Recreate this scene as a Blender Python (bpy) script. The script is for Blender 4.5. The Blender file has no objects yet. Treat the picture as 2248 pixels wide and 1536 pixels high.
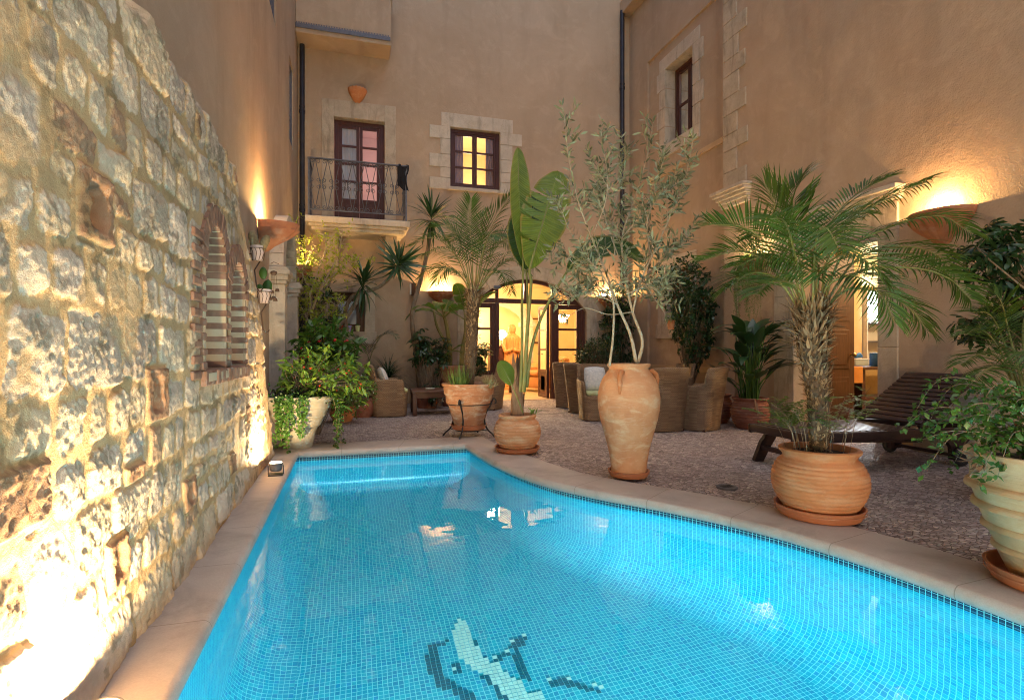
import bpy, bmesh, math, random
import numpy as np
from mathutils import Vector, Matrix
from math import sin, cos, pi, radians, sqrt, atan2

scene = bpy.context.scene
COL = scene.collection

# ------------------------------------------------------------------ camera
CAM_H = 1.12
YAW = radians(16.3)
cam_data = bpy.data.cameras.new("camera")
cam_data.sensor_width = 36.0
cam_data.lens = 36.0 * 1207 / 2248
cam_data.clip_start = 0.05
cam_data.clip_end = 300
cam = bpy.data.objects.new("camera", cam_data)
COL.objects.link(cam)
cam.location = (0, 0, CAM_H)
cam.rotation_euler = (radians(90), 0, -YAW)
scene.camera = cam

# ------------------------------------------------------------------ world: dusk sky
SUN_ELEV, SUN_AZ = radians(12.0), radians(200)
world = bpy.data.worlds.new("World")
scene.world = world
world.use_nodes = True
wnt = world.node_tree
sky = wnt.nodes.new("ShaderNodeTexSky")
sky.sky_type = 'NISHITA'
sky.sun_disc = False
sky.sun_elevation = SUN_ELEV
sky.sun_rotation = SUN_AZ
sky.air_density = 1.0
sky.dust_density = 1.0
sky.ozone_density = 5.0
wnt.nodes["Background"].inputs["Strength"].default_value = 0.042
wnt.links.new(sky.outputs[0], wnt.nodes["Background"].inputs[0])
sun_d = bpy.data.lights.new("sun", 'SUN')
sun_d.energy = 0.50
sun_d.angle = radians(60)
sun_d.color = (1.0, 0.94, 0.95)
sun = bpy.data.objects.new("sun", sun_d)
COL.objects.link(sun)
sun.rotation_euler = (radians(15), 0, radians(20))

vs = scene.view_settings
vs.view_transform = 'Standard'
vs.look = 'None'
vs.exposure = 1.9
vs.gamma = 1.0
vs.use_curve_mapping = False
cy = scene.cycles
cy.use_denoising = True
cy.denoising_prefilter = 'NONE'
cy.pixel_filter_type = 'BLACKMAN_HARRIS'
cy.filter_width = 1.05
cy.max_bounces = 9
cy.diffuse_bounces = 4
cy.glossy_bounces = 3
cy.transmission_bounces = 6
cy.transparent_max_bounces = 12
cy.caustics_reflective = False
cy.caustics_refractive = True
cy.blur_glossy = 0.6
cy.sample_clamp_indirect = 4.0

WARM = (1.0, 0.60, 0.22)
WARM2 = (1.0, 0.70, 0.36)

# ------------------------------------------------------------------ helpers
rnd = random.Random(7)
def U(a, b): return rnd.uniform(a, b)
Fpx, CU, CV = 1207.0, 1124.0, 768.0
_s, _c = sin(YAW), cos(YAW)
def ray(u, v):
    a, b = (u - CU) / Fpx, (CV - v) / Fpx
    return Vector((_s + _c * a, _c - _s * a, b))
def onx(u, v, X):
    r = ray(u, v); t = X / r.x
    return r.y * t, CAM_H + r.z * t
def ony(u, v, Y):
    r = ray(u, v); t = Y / r.y
    return r.x * t, CAM_H + r.z * t
def at(u, v, d):
    r = ray(u, v)
    return Vector((r.x * d, r.y * d, CAM_H + r.z * d))

def V3(*a): return Vector(a)

class MB:
    """collects shapes that become ONE mesh object"""
    def __init__(s):
        s.v = []; s.f = []; s.uv = {}; s.col = None
    def add(s, verts, faces):
        b = len(s.v)
        s.v.extend([tuple(p) for p in verts])
        s.f.extend([tuple(i + b for i in f) for f in faces])
        return b
    def box(s, x0, x1, y0, y1, z0, z1, rot=0.0, piv=None, M=None):
        P = [Vector((x, y, z)) for z in (z0, z1) for y in (y0, y1) for x in (x0, x1)]
        if rot:
            pv = Vector(piv) if piv else Vector(((x0 + x1) / 2, (y0 + y1) / 2, 0))
            R = Matrix.Rotation(rot, 3, 'Z')
            P = [R @ (p - pv) + pv for p in P]
        if M is not None: P = [M @ p for p in P]
        s.add(P, [(0, 2, 3, 1), (4, 5, 7, 6), (0, 1, 5, 4), (2, 6, 7, 3), (0, 4, 6, 2), (1, 3, 7, 5)])
    def bbox(s, x0, x1, y0, y1, z0, z1, b=0.008, M=None):
        """box with chamfered edges"""
        b = min(b, (x1 - x0) * .45, (y1 - y0) * .45, (z1 - z0) * .45)
        bm = bmesh.new()
        bmesh.ops.create_cube(bm, size=1)
        for q in bm.verts:
            q.co = Vector((x0 + (q.co.x + .5) * (x1 - x0), y0 + (q.co.y + .5) * (y1 - y0), z0 + (q.co.z + .5) * (z1 - z0)))
        bmesh.ops.bevel(bm, geom=bm.edges[:], offset=b, segments=2, affect='EDGES', profile=.5)
        bm.verts.index_update()
        s.add([(M @ q.co) if M is not None else q.co.copy() for q in bm.verts], [[q.index for q in f.verts] for f in bm.faces])
        bm.free()
    def bar(s, a, b, w, h=None, up=(0, 0, 1)):
        """rectangular bar from a to b, w across, h along up"""
        a, b = Vector(a), Vector(b); h = h or w
        d = (b - a).normalized(); u = Vector(up)
        if abs(d.dot(u)) > .98: u = Vector((1, 0, 0))
        sd = d.cross(u).normalized(); u = sd.cross(d).normalized()
        P = [q + sd * (i * w / 2) + u * (j * h / 2) for q in (a, b) for i, j in ((-1, -1), (1, -1), (1, 1), (-1, 1))]
        s.add(P, [(0, 1, 2, 3), (7, 6, 5, 4), (0, 4, 5, 1), (1, 5, 6, 2), (2, 6, 7, 3), (3, 7, 4, 0)])
    def tube(s, pts, r, n=6, cap=True):
        pts = [Vector(p) for p in pts]
        R = r if isinstance(r, (list, tuple)) else [r] * len(pts)
        rings = []; prev = None
        for i, p in enumerate(pts):
            t = (pts[min(i + 1, len(pts) - 1)] - pts[max(i - 1, 0)])
            t = t.normalized() if t.length > 1e-9 else Vector((0, 0, 1))
            if prev is None:
                a = Vector((0, 0, 1)) if abs(t.z) < .9 else Vector((1, 0, 0))
                sd = t.cross(a).normalized()
            else:
                sd = prev - t * prev.dot(t)
                sd = sd.normalized() if sd.length > 1e-6 else t.orthogonal().normalized()
            prev = sd; up = t.cross(sd)
            rings.append([p + (sd * cos(2 * pi * k / n) + up * sin(2 * pi * k / n)) * R[i] for k in range(n)])
        vs_ = [q for ring in rings for q in ring]
        fs = []
        for i in range(len(pts) - 1):
            for k in range(n):
                fs.append((i * n + k, i * n + (k + 1) % n, (i + 1) * n + (k + 1) % n, (i + 1) * n + k))
        if cap:
            fs.append(tuple(range(n - 1, -1, -1))); L = (len(pts) - 1) * n
            fs.append(tuple(L + k for k in range(n)))
        s.add(vs_, fs)
    def lathe(s, prof, n=48, c=(0, 0, 0), wob=None, a0=0.0, a1=2 * pi):
        full = abs(a1 - a0 - 2 * pi) < 1e-6
        m = n if full else n + 1
        vs_, fs = [], []
        for i, (r, z) in enumerate(prof):
            for k in range(m):
                a = a0 + (a1 - a0) * k / n
                rr = r * (1 + (wob(a, z) if wob else 0))
                vs_.append((c[0] + rr * cos(a), c[1] + rr * sin(a), c[2] + z))
        for i in range(len(prof) - 1):
            for k in range(n):
                k2 = (k + 1) % m if full else k + 1
                fs.append((i * m + k, i * m + k2, (i + 1) * m + k2, (i + 1) * m + k))
        s.add(vs_, fs)
    def prism(s, poly, fn, d0, d1):
        """extrude a 2-D outline; fn(a, b, d) -> point"""
        n = len(poly)
        s.add([fn(a, b, d) for d in (d0, d1) for a, b in poly],
              [tuple(range(n - 1, -1, -1)), tuple(range(n, 2 * n))] + [(i, (i + 1) % n, n + (i + 1) % n, n + i) for i in range(n)])
    def grid(s, fn, nu, nv):
        vs_ = [fn(i / nu, j / nv) for j in range(nv + 1) for i in range(nu + 1)]
        s.add(vs_, [(j * (nu + 1) + i, j * (nu + 1) + i + 1, (j + 1) * (nu + 1) + i + 1, (j + 1) * (nu + 1) + i) for j in range(nv) for i in range(nu)])
    # ---- foliage
    def diamond(s, p, d, n, L, W, fold=.25, curl=.15):
        p = Vector(p)
        sd = d.cross(n)
        if sd.length < 1e-5: sd = d.orthogonal()
        sd.normalize(); n = sd.cross(d)
        m = p + d * (L * .48) + n * (L * curl * .3)
        t = p + d * L - n * (L * curl)
        s.add([p, m + sd * (W / 2) + n * (W * fold * .5), t, m - sd * (W / 2) + n * (W * fold * .5), m],
              [(0, 4, 1), (4, 2, 1), (0, 3, 4), (4, 3, 2)])
    def leaf(s, p, d, n, L, W, segs=5, curl=.25, fold=.18, peak=.45, tip=1.0, twist=0.0):
        p = Vector(p)
        sd = d.cross(n)
        if sd.length < 1e-5: sd = d.orthogonal()
        sd.normalize(); n = sd.cross(d).normalized()
        vs_, fs = [], []
        for i in range(segs + 1):
            t = i / segs
            w = (t / peak) ** .7 if t < peak else max(0.0, 1 - ((t - peak) / (1 - peak)) ** 1.8) ** tip
            w = max(w, .03) * W / 2
            c = p + d * (L * t) - n * (curl * L * t * t) - d * (L * abs(curl) * .35 * t * t * t)
            sv = sd
            if twist: sv = (Matrix.Rotation(twist * t, 3, d) @ sd)
            nv = sv.cross(d)
            vs_ += [c + sv * w + nv * (fold * w), c, c - sv * w + nv * (fold * w)]
        for i in range(segs):
            a = i * 3
            fs += [(a, a + 1, a + 4, a + 3), (a + 1, a + 2, a + 5, a + 4)]
        s.add(vs_, fs)
    def build(s, name, mat, parent=None, smooth=True, angle=None, loc=None, uvf=None):
        me = bpy.data.meshes.new(name)
        me.from_pydata(s.v, [], s.f)
        if uvf is not None:
            uvl = me.uv_layers.new(name="uv")
            vi = np.empty(len(me.loops), dtype=np.int32); me.loops.foreach_get("vertex_index", vi)
            arr = np.asarray(uvf, dtype=np.float32)[vi]
            uvl.data.foreach_set("uv", arr.ravel())
        if smooth:
            me.polygons.foreach_set("use_smooth", [True] * len(me.polygons))
            if angle is not None:
                try: me.set_sharp_from_angle(angle=radians(angle))
                except Exception: pass
        me.materials.append(mat)
        o = bpy.data.objects.new(name, me)
        COL.objects.link(o)
        if parent is not None: o.parent = parent
        if loc is not None: o.location = loc
        return o

def tag(o, label=None, cat=None, group=None, kind=None):
    if label: o["label"] = label
    if cat: o["category"] = cat
    if group: o["group"] = group
    if kind: o["kind"] = kind
    return o
def thing(name, label, cat, loc=(0, 0, 0), rotz=0.0, group=None):
    o = bpy.data.objects.new(name, None)
    o.empty_display_size = .1
    COL.objects.link(o)
    o.location = loc; o.rotation_euler = (0, 0, rotz)
    return tag(o, label, cat, group)
def dup(root, loc, rotz=0.0, label=None, group=None, scale=None):
    r = root.copy(); COL.objects.link(r)
    r.location = loc; r.rotation_euler = (0, 0, rotz)
    if scale: r.scale = (scale,) * 3
    if label: r["label"] = label
    if group: r["group"] = group
    for ch in list(root.children):
        c = ch.copy(); COL.objects.link(c); c.parent = r
        for g in list(ch.children):
            d = g.copy(); COL.objects.link(d); d.parent = c
    return r
def lamp(name, kind, loc, energy, color, parent=None, size=.03, target=None, spot=None, blend=.5):
    L = bpy.data.lights.new(name, kind)
    L.energy = energy; L.color = color
    if kind in ('POINT', 'SPOT'): L.shadow_soft_size = size
    if kind == 'SPOT': L.spot_size = radians(spot); L.spot_blend = blend
    if kind == 'AREA': L.size = size
    o = bpy.data.objects.new(name, L); COL.objects.link(o)
    o.location = loc
    if target is not None:
        d = Vector(target) - Vector(loc)
        o.rotation_euler = d.to_track_quat('-Z', 'Y').to_euler()
    if parent is not None: o.parent = parent
    return o

# ------------------------------------------------------------------ materials
def N(nt, t, props=None, **ins):
    n = nt.nodes.new(t)
    for k, v in (props or {}).items(): setattr(n, k, v)
    for k, v in ins.items():
        key = int(k[1:]) if k[0] == 'i' and k[1:].isdigit() else k.replace('_', ' ')
        sck = n.inputs[key]
        if isinstance(v, bpy.types.NodeSocket): nt.links.new(v, sck)
        else: sck.default_value = v
    return n
def c4(c): return (c[0], c[1], c[2], 1.0)
def newmat(name):
    m = bpy.data.materials.new(name); m.use_nodes = True
    nt = m.node_tree
    return m, nt, nt.nodes["Principled BSDF"]
def ramp(nt, fac, stops, interp='LINEAR'):
    r = nt.nodes.new("ShaderNodeValToRGB"); r.color_ramp.interpolation = interp
    els = r.color_ramp.elements
    while len(els) < len(stops): els.new(.5)
    for e, (p, c) in zip(els, stops): e.position = p; e.color = c4(c)
    nt.links.new(fac, r.inputs[0])
    return r.outputs[0]
def mixc(nt, f, a, b, mode='MIX'):
    n = N(nt, "ShaderNodeMix", {'data_type': 'RGBA', 'blend_type': mode})
    for k, v in ((0, f), (6, a), (7, b)):
        if isinstance(v, bpy.types.NodeSocket): nt.links.new(v, n.inputs[k])
        else: n.inputs[k].default_value = v if k == 0 else c4(v)
    return n.outputs[2]
def coords(nt, kind='Object'):
    return nt.nodes.new("ShaderNodeTexCoord").outputs[kind]
def noise(nt, vec, scale, detail=4, rough=.55, dist=0.0):
    return N(nt, "ShaderNodeTexNoise", Vector=vec, Scale=scale, Detail=detail, Roughness=rough, Distortion=dist).outputs[0]
def math_(nt, op, a, b=0.0, clamp=False):
    n = N(nt, "ShaderNodeMath", {'operation': op, 'use_clamp': clamp}, i0=a, i1=b)
    return n.outputs[0]
def bump(nt, bsdf, h, strength=.5, dist=.01):
    b = N(nt, "ShaderNodeBump", Strength=strength, Distance=dist, Height=h)
    nt.links.new(b.outputs[0], bsdf.inputs["Normal"])
    return b
def plain(name, a, b, scale=4, rough=.7, bs=60, bd=.003, spec=.4, metal=0.0, stretch=None, bstr=.6):
    m, nt, p = newmat(name)
    co = coords(nt)
    if stretch: co = N(nt, "ShaderNodeMapping", Vector=co, Scale=stretch).outputs[0]
    f = noise(nt, co, scale, 6, .6)
    nt.links.new(ramp(nt, f, [(.3, a), (.7, b)]), p.inputs["Base Color"])
    p.inputs["Roughness"].default_value = rough
    p.inputs["Specular IOR Level"].default_value = spec
    p.inputs["Metallic"].default_value = metal
    if bd: bump(nt, p, noise(nt, co, bs, 5, .65), bstr, bd)
    return m
def plaster(name, a, b, bstr=.5):
    m, nt, p = newmat(name)
    co = coords(nt)
    f = noise(nt, co, .8, 7, .66, .6)
    f2 = noise(nt, co, 7, 5, .6)
    c = mixc(nt, ramp(nt, f, [(.32, (0, 0, 0)), (.72, (1, 1, 1))]), a, b)
    c = mixc(nt, math_(nt, 'MULTIPLY', f2, .22), c, (a[0] * .72, a[1] * .66, a[2] * .6))
    st = noise(nt, N(nt, "ShaderNodeMapping", Vector=co, Scale=(1.6, 1.6, .25)).outputs[0], 1.4, 5, .6)
    c = mixc(nt, ramp(nt, st, [(.5, (0, 0, 0)), (.75, (.5, .5, .5))]), c, (a[0] * .72, a[1] * .70, a[2] * .70))
    pa = noise(nt, co, 2.1, 8, .72, 1.2)
    c = mixc(nt, ramp(nt, pa, [(.54, (0, 0, 0)), (.57, (.16, .16, .16)), (.7, (.30, .30, .30))]), c, (b[0] * 1.12, b[1] * 1.12, b[2] * 1.12))
    nt.links.new(c, p.inputs["Base Color"])
    p.inputs["Roughness"].default_value = .88
    p.inputs["Specular IOR Level"].default_value = .25
    h = math_(nt, 'ADD', noise(nt, co, 55, 4, .6), math_(nt, 'MULTIPLY', noise(nt, co, 6, 4, .5), 2.2))
    bump(nt, p, h, bstr, .008)
    return m
def leafmat(name, a, b, rough=.42, trans=.28, veins=0.0, spec=.45):
    m, nt, p = newmat(name)
    g = nt.nodes.new("ShaderNodeNewGeometry")
    f = noise(nt, coords(nt), 3.0, 3, .6)
    k = math_(nt, 'ADD', math_(nt, 'MULTIPLY', g.outputs["Random Per Island"], .7), math_(nt, 'MULTIPLY', f, .45), True)
    c = ramp(nt, k, [(.15, a), (.9, b)])
    nt.links.new(c, p.inputs["Base Color"])
    p.inputs["Roughness"].default_value = rough
    p.inputs["Specular IOR Level"].default_value = spec
    t = nt.nodes.new("ShaderNodeBsdfTranslucent")
    nt.links.new(mixc(nt, .5, c, (b[0] * 1.5, b[1] * 1.5, b[2])), t.inputs[0])
    mx = N(nt, "ShaderNodeMixShader", i0=trans)
    nt.links.new(p.outputs[0], mx.inputs[1]); nt.links.new(t.outputs[0], mx.inputs[2])
    nt.links.new(mx.outputs[0], nt.nodes["Material Output"].inputs[0])
    return m
def emit(name, col, strength):
    m, nt, p = newmat(name)
    p.inputs["Base Color"].default_value = c4(col)
    p.inputs["Emission Color"].default_value = c4(col)
    p.inputs["Emission Strength"].default_value = strength
    return m
def terracotta(name, a, b, white=.35, ribs=0.0, lime=(.55, .44, .33)):
    m, nt, p = newmat(name)
    co = coords(nt)
    f = noise(nt, co, 5, 6, .6, .3)
    c = ramp(nt, f, [(.3, a), (.7, b)])
    w = noise(nt, N(nt, "ShaderNodeMapping", Vector=co, Scale=(3, 3, 7)).outputs[0], 1.6, 7, .68, .5)
    c = mixc(nt, ramp(nt, w, [(.5, (0, 0, 0)), (.68, (white,) * 3)]), c, lime)
    w2 = noise(nt, co, 3.1, 5, .7)
    c = mixc(nt, ramp(nt, w2, [(.55, (0, 0, 0)), (.8, (.5, .5, .5))]), c, (a[0] * .45, a[1] * .4, a[2] * .4))
    nt.links.new(c, p.inputs["Base Color"])
    p.inputs["Roughness"].default_value = .78
    p.inputs["Specular IOR Level"].default_value = .3
    h = math_(nt, 'ADD', noise(nt, co, 45, 5, .65), math_(nt, 'MULTIPLY', noise(nt, N(nt, "ShaderNodeMapping", Vector=co, Scale=(1, 1, 14)).outputs[0], 6, 3, .5), 1.5))
    bump(nt, p, h, .6, .004)
    return m
def glassmat(name, tint=(1, 1, 1), refl=1.0):
    m, nt, p = newmat(name)
    nt.nodes.remove(p)
    fr = N(nt, "ShaderNodeFresnel", IOR=1.5)
    tr = N(nt, "ShaderNodeBsdfTransparent", Color=c4(tint))
    gl = N(nt, "ShaderNodeBsdfGlossy", Roughness=.02)
    mx = N(nt, "ShaderNodeMixShader", i0=math_(nt, 'MULTIPLY', fr.outputs[0], refl, True))
    nt.links.new(tr.outputs[0], mx.inputs[1]); nt.links.new(gl.outputs[0], mx.inputs[2])
    nt.links.new(mx.outputs[0], nt.nodes["Material Output"].inputs[0])
    return m

MT = {}
MT['plaster'] = plaster("ochre_plaster", (.42, .310, .215), (.50, .375, .272))
MT['plaster_r'] = plaster("ochre_plaster_rough", (.43, .315, .222), (.51, .38, .278), .9)
MT['plaster_in'] = plain("room_plaster", (.72, .56, .30), (.78, .62, .36), 2, .85, 40, .002)
MT['cream'] = plain("cream_plaster", (.66, .55, .40), (.74, .62, .46), 2, .85, 40, .002)
def weathered(name, a, b, dirt=.5):
    m, nt, p = newmat(name)
    co = coords(nt)
    c = ramp(nt, noise(nt, co, 4, 8, .68, .5), [(.3, a), (.7, b)])
    st = noise(nt, N(nt, "ShaderNodeMapping", Vector=co, Scale=(5, 5, .9)).outputs[0], 1.3, 6, .65, .3)
    c = mixc(nt, ramp(nt, st, [(.52, (0, 0, 0)), (.70, (dirt,) * 3)]), c, (.10, .085, .065))
    pit = noise(nt, co, 28, 6, .7)
    c = mixc(nt, ramp(nt, pit, [(.56, (0, 0, 0)), (.72, (.4, .4, .4))]), c, (a[0] * .5, a[1] * .48, a[2] * .42))
    nt.links.new(c, p.inputs["Base Color"]); p.inputs["Roughness"].default_value = .86; p.inputs["Specular IOR Level"].default_value = .25
    bump(nt, p, math_(nt, 'ADD', noise(nt, co, 38, 6, .7), math_(nt, 'MULTIPLY', noise(nt, co, 9, 4, .6), 1.5)), .8, .008)
    return m
MT['stone'] = weathered("dressed_stone", (.38, .31, .23), (.54, .45, .35), .6)
MT['stone_p'] = weathered("pale_stone", (.46, .39, .31), (.60, .52, .43), .4)
MT['stone_old'] = plain("weathered_stone", (.16, .13, .10), (.55, .47, .38), 4, .9, 30, .01)
MT['wood'] = plain("dark_red_wood", (.055, .018, .014), (.10, .034, .024), 6, .42, 80, .001, stretch=(8, 8, 1))
MT['wood_door'] = plain("brown_door_wood", (.075, .033, .015), (.12, .055, .025), 6, .5, 80, .001, stretch=(8, 8, 1))
MT['wood_lounger'] = plain("oiled_dark_teak", (.020, .010, .010), (.050, .024, .022), 9, .34, 90, .0015, stretch=(1, 12, 12))
MT['wood_table'] = plain("dark_table_wood", (.07, .030, .018), (.12, .05, .03), 6, .45, 80, .001, stretch=(2, 9, 9))
MT['iron'] = plain("black_iron", (.02, .02, .024), (.06, .055, .055), 20, .5, 90, .001, metal=.5)
MT['iron_grey'] = plain("grey_painted_iron", (.10, .10, .12), (.16, .16, .18), 20, .45, 90, .0006, metal=.3)
MT['rust'] = plain("rusty_iron", (.05, .03, .022), (.14, .075, .045), 20, .7, 90, .001, metal=.2)
MT['pipe'] = plain("dark_pipe_metal", (.030, .032, .045), (.055, .05, .055), 6, .4, 60, .0006, metal=.4)
MT['terra'] = terracotta("terracotta", (.44, .155, .055), (.58, .24, .10), .50, lime=(.62, .38, .22))
MT['terra_limed'] = terracotta("limed_terracotta", (.47, .19, .08), (.60, .31, .155), .9, lime=(.64, .46, .30))
MT['terra_worn'] = terracotta("worn_terracotta", (.42, .17, .08), (.55, .28, .15), .95, lime=(.66, .55, .42))
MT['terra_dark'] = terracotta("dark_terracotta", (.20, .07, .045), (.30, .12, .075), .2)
MT['saucer'] = plain("saucer_terracotta", (.40, .14, .065), (.48, .19, .09), 5, .6, 60, .001)
MT['sconce'] = terracotta("sconce_terracotta", (.34, .12, .06), (.46, .20, .10), .3)
MT['creampot'] = terracotta("cream_stone_pot", (.33, .29, .22), (.43, .38, .29), .4, lime=(.47, .42, .34))
MT['sandpot'] = terracotta("sandy_pot", (.46, .29, .14), (.58, .39, .21), .55, lime=(.60, .44, .28))
MT['soil'] = plain("potting_soil", (.018, .012, .008), (.05, .034, .022), 30, .95, 60, .02)
MT['bark'] = plain("grey_brown_bark", (.16, .11, .07), (.30, .23, .16), 12, .9, 40, .006, stretch=(3, 3, .6))
MT['bark_pale'] = plain("pale_olive_bark", (.34, .27, .18), (.50, .42, .30), 12, .85, 40, .004, stretch=(3, 3, .6))
MT['palmbark'] = plain("palm_fibre_bark", (.07, .045, .028), (.16, .11, .07), 14, .95, 60, .01)
MT['palmfibre'] = leafmat("palm_fibre", (.10, .06, .032), (.40, .28, .16), .9, .08, spec=.2)
MT['bananastem'] = plain("banana_stem", (.12, .10, .025), (.26, .22, .07), 5, .6, 30, .002, stretch=(6, 6, .5))
MT['drysheath'] = plain("dry_leaf_sheath", (.13, .075, .045), (.34, .21, .13), 7, .85, 40, .004, stretch=(6, 6, .6))
MT['olive'] = leafmat("olive_leaf", (.035, .05, .022), (.34, .36, .21), .45, .12)
MT['palm'] = leafmat("palm_leaf", (.022, .058, .010), (.10, .17, .028), .42, .2, spec=.3)
MT['palm2'] = leafmat("palm_leaf_fresh", (.02, .06, .010), (.09, .16, .028), .42, .2, spec=.3)
MT['rachis'] = plain("palm_rachis", (.14, .17, .04), (.26, .24, .08), 6, .5, 40, .001)
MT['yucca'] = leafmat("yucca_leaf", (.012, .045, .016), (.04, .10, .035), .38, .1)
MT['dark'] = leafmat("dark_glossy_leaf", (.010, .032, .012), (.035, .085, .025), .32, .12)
MT['mid'] = leafmat("mid_green_leaf", (.02, .07, .012), (.09, .19, .03), .4, .25)
MT['bright'] = leafmat("bright_green_leaf", (.05, .13, .015), (.20, .32, .045), .45, .32)
MT['yellowgreen'] = leafmat("yellow_green_leaf", (.16, .22, .02), (.42, .48, .07), .5, .42)
MT['banana'] = leafmat("banana_leaf", (.03, .11, .015), (.11, .24, .03), .35, .32)
MT['grassy'] = leafmat("grassy_leaf", (.06, .13, .025), (.20, .30, .07), .5, .25)
MT['dry'] = leafmat("dry_twig_leaf", (.22, .19, .10), (.42, .38, .22), .7, .2)
MT['red'] = plain("red_berry", (.45, .02, .012), (.65, .07, .02), 9, .3, 0, 0)
MT['glass'] = glassmat("window_glass", (.92, .93, .95), 1.0)
MT['wire'] = plain("brown_wire", (.05, .03, .02), (.10, .06, .04), 30, .6, 0, 0)
MT['cush'] = plain("pale_green_cushion", (.42, .44, .22), (.52, .54, .30), 8, .9, 120, .002)
MT['pillow'] = plain("pale_patterned_pillow", (.42, .44, .46), (.66, .64, .60), 30, .9, 90, .002)
MT['dirt_white'] = plain("white_paint", (.70, .68, .64), (.80, .78, .74), 4, .6, 40, .001)

# ================================================================== POOL, COPING, PATIO
def catmull(P, step=.06):
    P = [Vector((p[0], p[1])) for p in P]
    Q = [P[0] * 2 - P[1]] + P + [P[-1] * 2 - P[-2]]
    out = []
    for i in range(1, len(Q) - 2):
        p0, p1, p2, p3 = Q[i - 1:i + 3]
        n = max(2, int((p2 - p1).length / step))
        for k in range(n):
            t = k / n
            out.append(.5 * ((2 * p1) + (p2 - p0) * t + (2 * p0 - 5 * p1 + 4 * p2 - p3) * t * t + (3 * p1 - p0 - 3 * p2 + p3) * t ** 3))
    out.append(P[-1])
    return out
def straight(a, b, step=.1):
    a, b = Vector(a), Vector(b); n = max(1, int((b - a).length / step))
    return [a.lerp(b, k / n) for k in range(n)]
NEAR_Y = -1.6
curve_in = catmull([(2.76, 1.2), (2.745, 1.64), (2.71, 2.05), (2.64, 2.45), (2.50, 2.90), (2.20, 3.46), (1.87, 3.92), (1.60, 4.42), (1.43, 5.07), (1.345, 5.72), (1.31, 6.36)])
ring = straight((-.58, NEAR_Y), (2.76, NEAR_Y)) + straight((2.76, NEAR_Y), (2.76, 1.2)) + curve_in[:-1] + \
       straight((1.31, 6.36), (-.58, 6.36)) + straight((-.58, 6.36), (-.58, NEAR_Y))
def ring_offset(ring, d):
    """d(i) distance to the inside of the ring (negative = outside), mitred"""
    n = len(ring); out = []
    for i in range(n):
        a = (ring[i] - ring[i - 1]).normalized(); b = (ring[(i + 1) % n] - ring[i]).normalized()
        na, nb = Vector((-a.y, a.x)), Vector((-b.y, b.x))
        m = (na + nb).normalized()
        out.append(ring[i] + m * (d / max(.35, m.dot(na))))
    return out
nR = len(ring)
arc = [0.0]
for i in range(nR): arc.append(arc[-1] + (ring[(i + 1) % nR] - ring[i]).length)

def tile_material():
    m, nt, p = newmat("pool_mosaic")
    uv = nt.nodes.new("ShaderNodeUVMap").outputs[0]
    sc = N(nt, "ShaderNodeVectorMath", {'operation': 'SCALE'}, i0=uv, Scale=1 / .0275).outputs[0]
    fl = N(nt, "ShaderNodeVectorMath", {'operation': 'FLOOR'}, i0=sc).outputs[0]
    fr = N(nt, "ShaderNodeVectorMath", {'operation': 'FRACTION'}, i0=sc).outputs[0]
    wn = N(nt, "ShaderNodeTexWhiteNoise", {'noise_dimensions': '2D'}, Vector=fl)
    blues = ramp(nt, wn.outputs[0], [(0, (.003, .31, .48)), (.15, (.004, .37, .51)), (.5, (.005, .40, .53)), (.8, (.008, .46, .56)), (.95, (.003, .33, .54))], 'CONSTANT')
    sp = N(nt, "ShaderNodeSeparateXYZ", Vector=sc)
    fx = N(nt, "ShaderNodeSeparateXYZ", Vector=fr)
    dark = math_(nt, 'MULTIPLY', math_(nt, 'GREATER_THAN', sp.outputs[1], -400.0), 1.0)
    row = math_(nt, 'GREATER_THAN', sp.outputs[1], 1000.0)          # wall rows carry v + 1000 tiles
    top = math_(nt, 'MULTIPLY', row, math_(nt, 'LESS_THAN', sp.outputs[1], 1003.0))
    blues = mixc(nt, top, blues, (.008, .045, .10))
    ax = math_(nt, 'ABSOLUTE', math_(nt, 'SUBTRACT', fx.outputs[0], .5))
    ay = math_(nt, 'ABSOLUTE', math_(nt, 'SUBTRACT', fx.outputs[1], .5))
    g = math_(nt, 'MAXIMUM', math_(nt, 'GREATER_THAN', ax, .43), math_(nt, 'GREATER_THAN', ay, math_(nt, 'ADD', .435, math_(nt, 'MULTIPLY', row, .02))))
    s11 = N(nt, "ShaderNodeVectorMath", {'operation': 'SCALE'}, i0=sc, Scale=1 / 12.0).outputs[0]
    f11 = N(nt, "ShaderNodeSeparateXYZ", Vector=N(nt, "ShaderNodeVectorMath", {'operation': 'FRACTION'}, i0=s11).outputs[0])
    e = math_(nt, 'MINIMUM', f11.outputs[0], f11.outputs[1])
    g = math_(nt, 'MAXIMUM', g, math_(nt, 'LESS_THAN', e, .006))
    c = mixc(nt, g, blues, (.26, .74, .74))
    nt.links.new(c, p.inputs["Base Color"])
    p.inputs["Roughness"].default_value = .3
    return m
MT['tile'] = tile_material()
POOL_Z = -1.32
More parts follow.
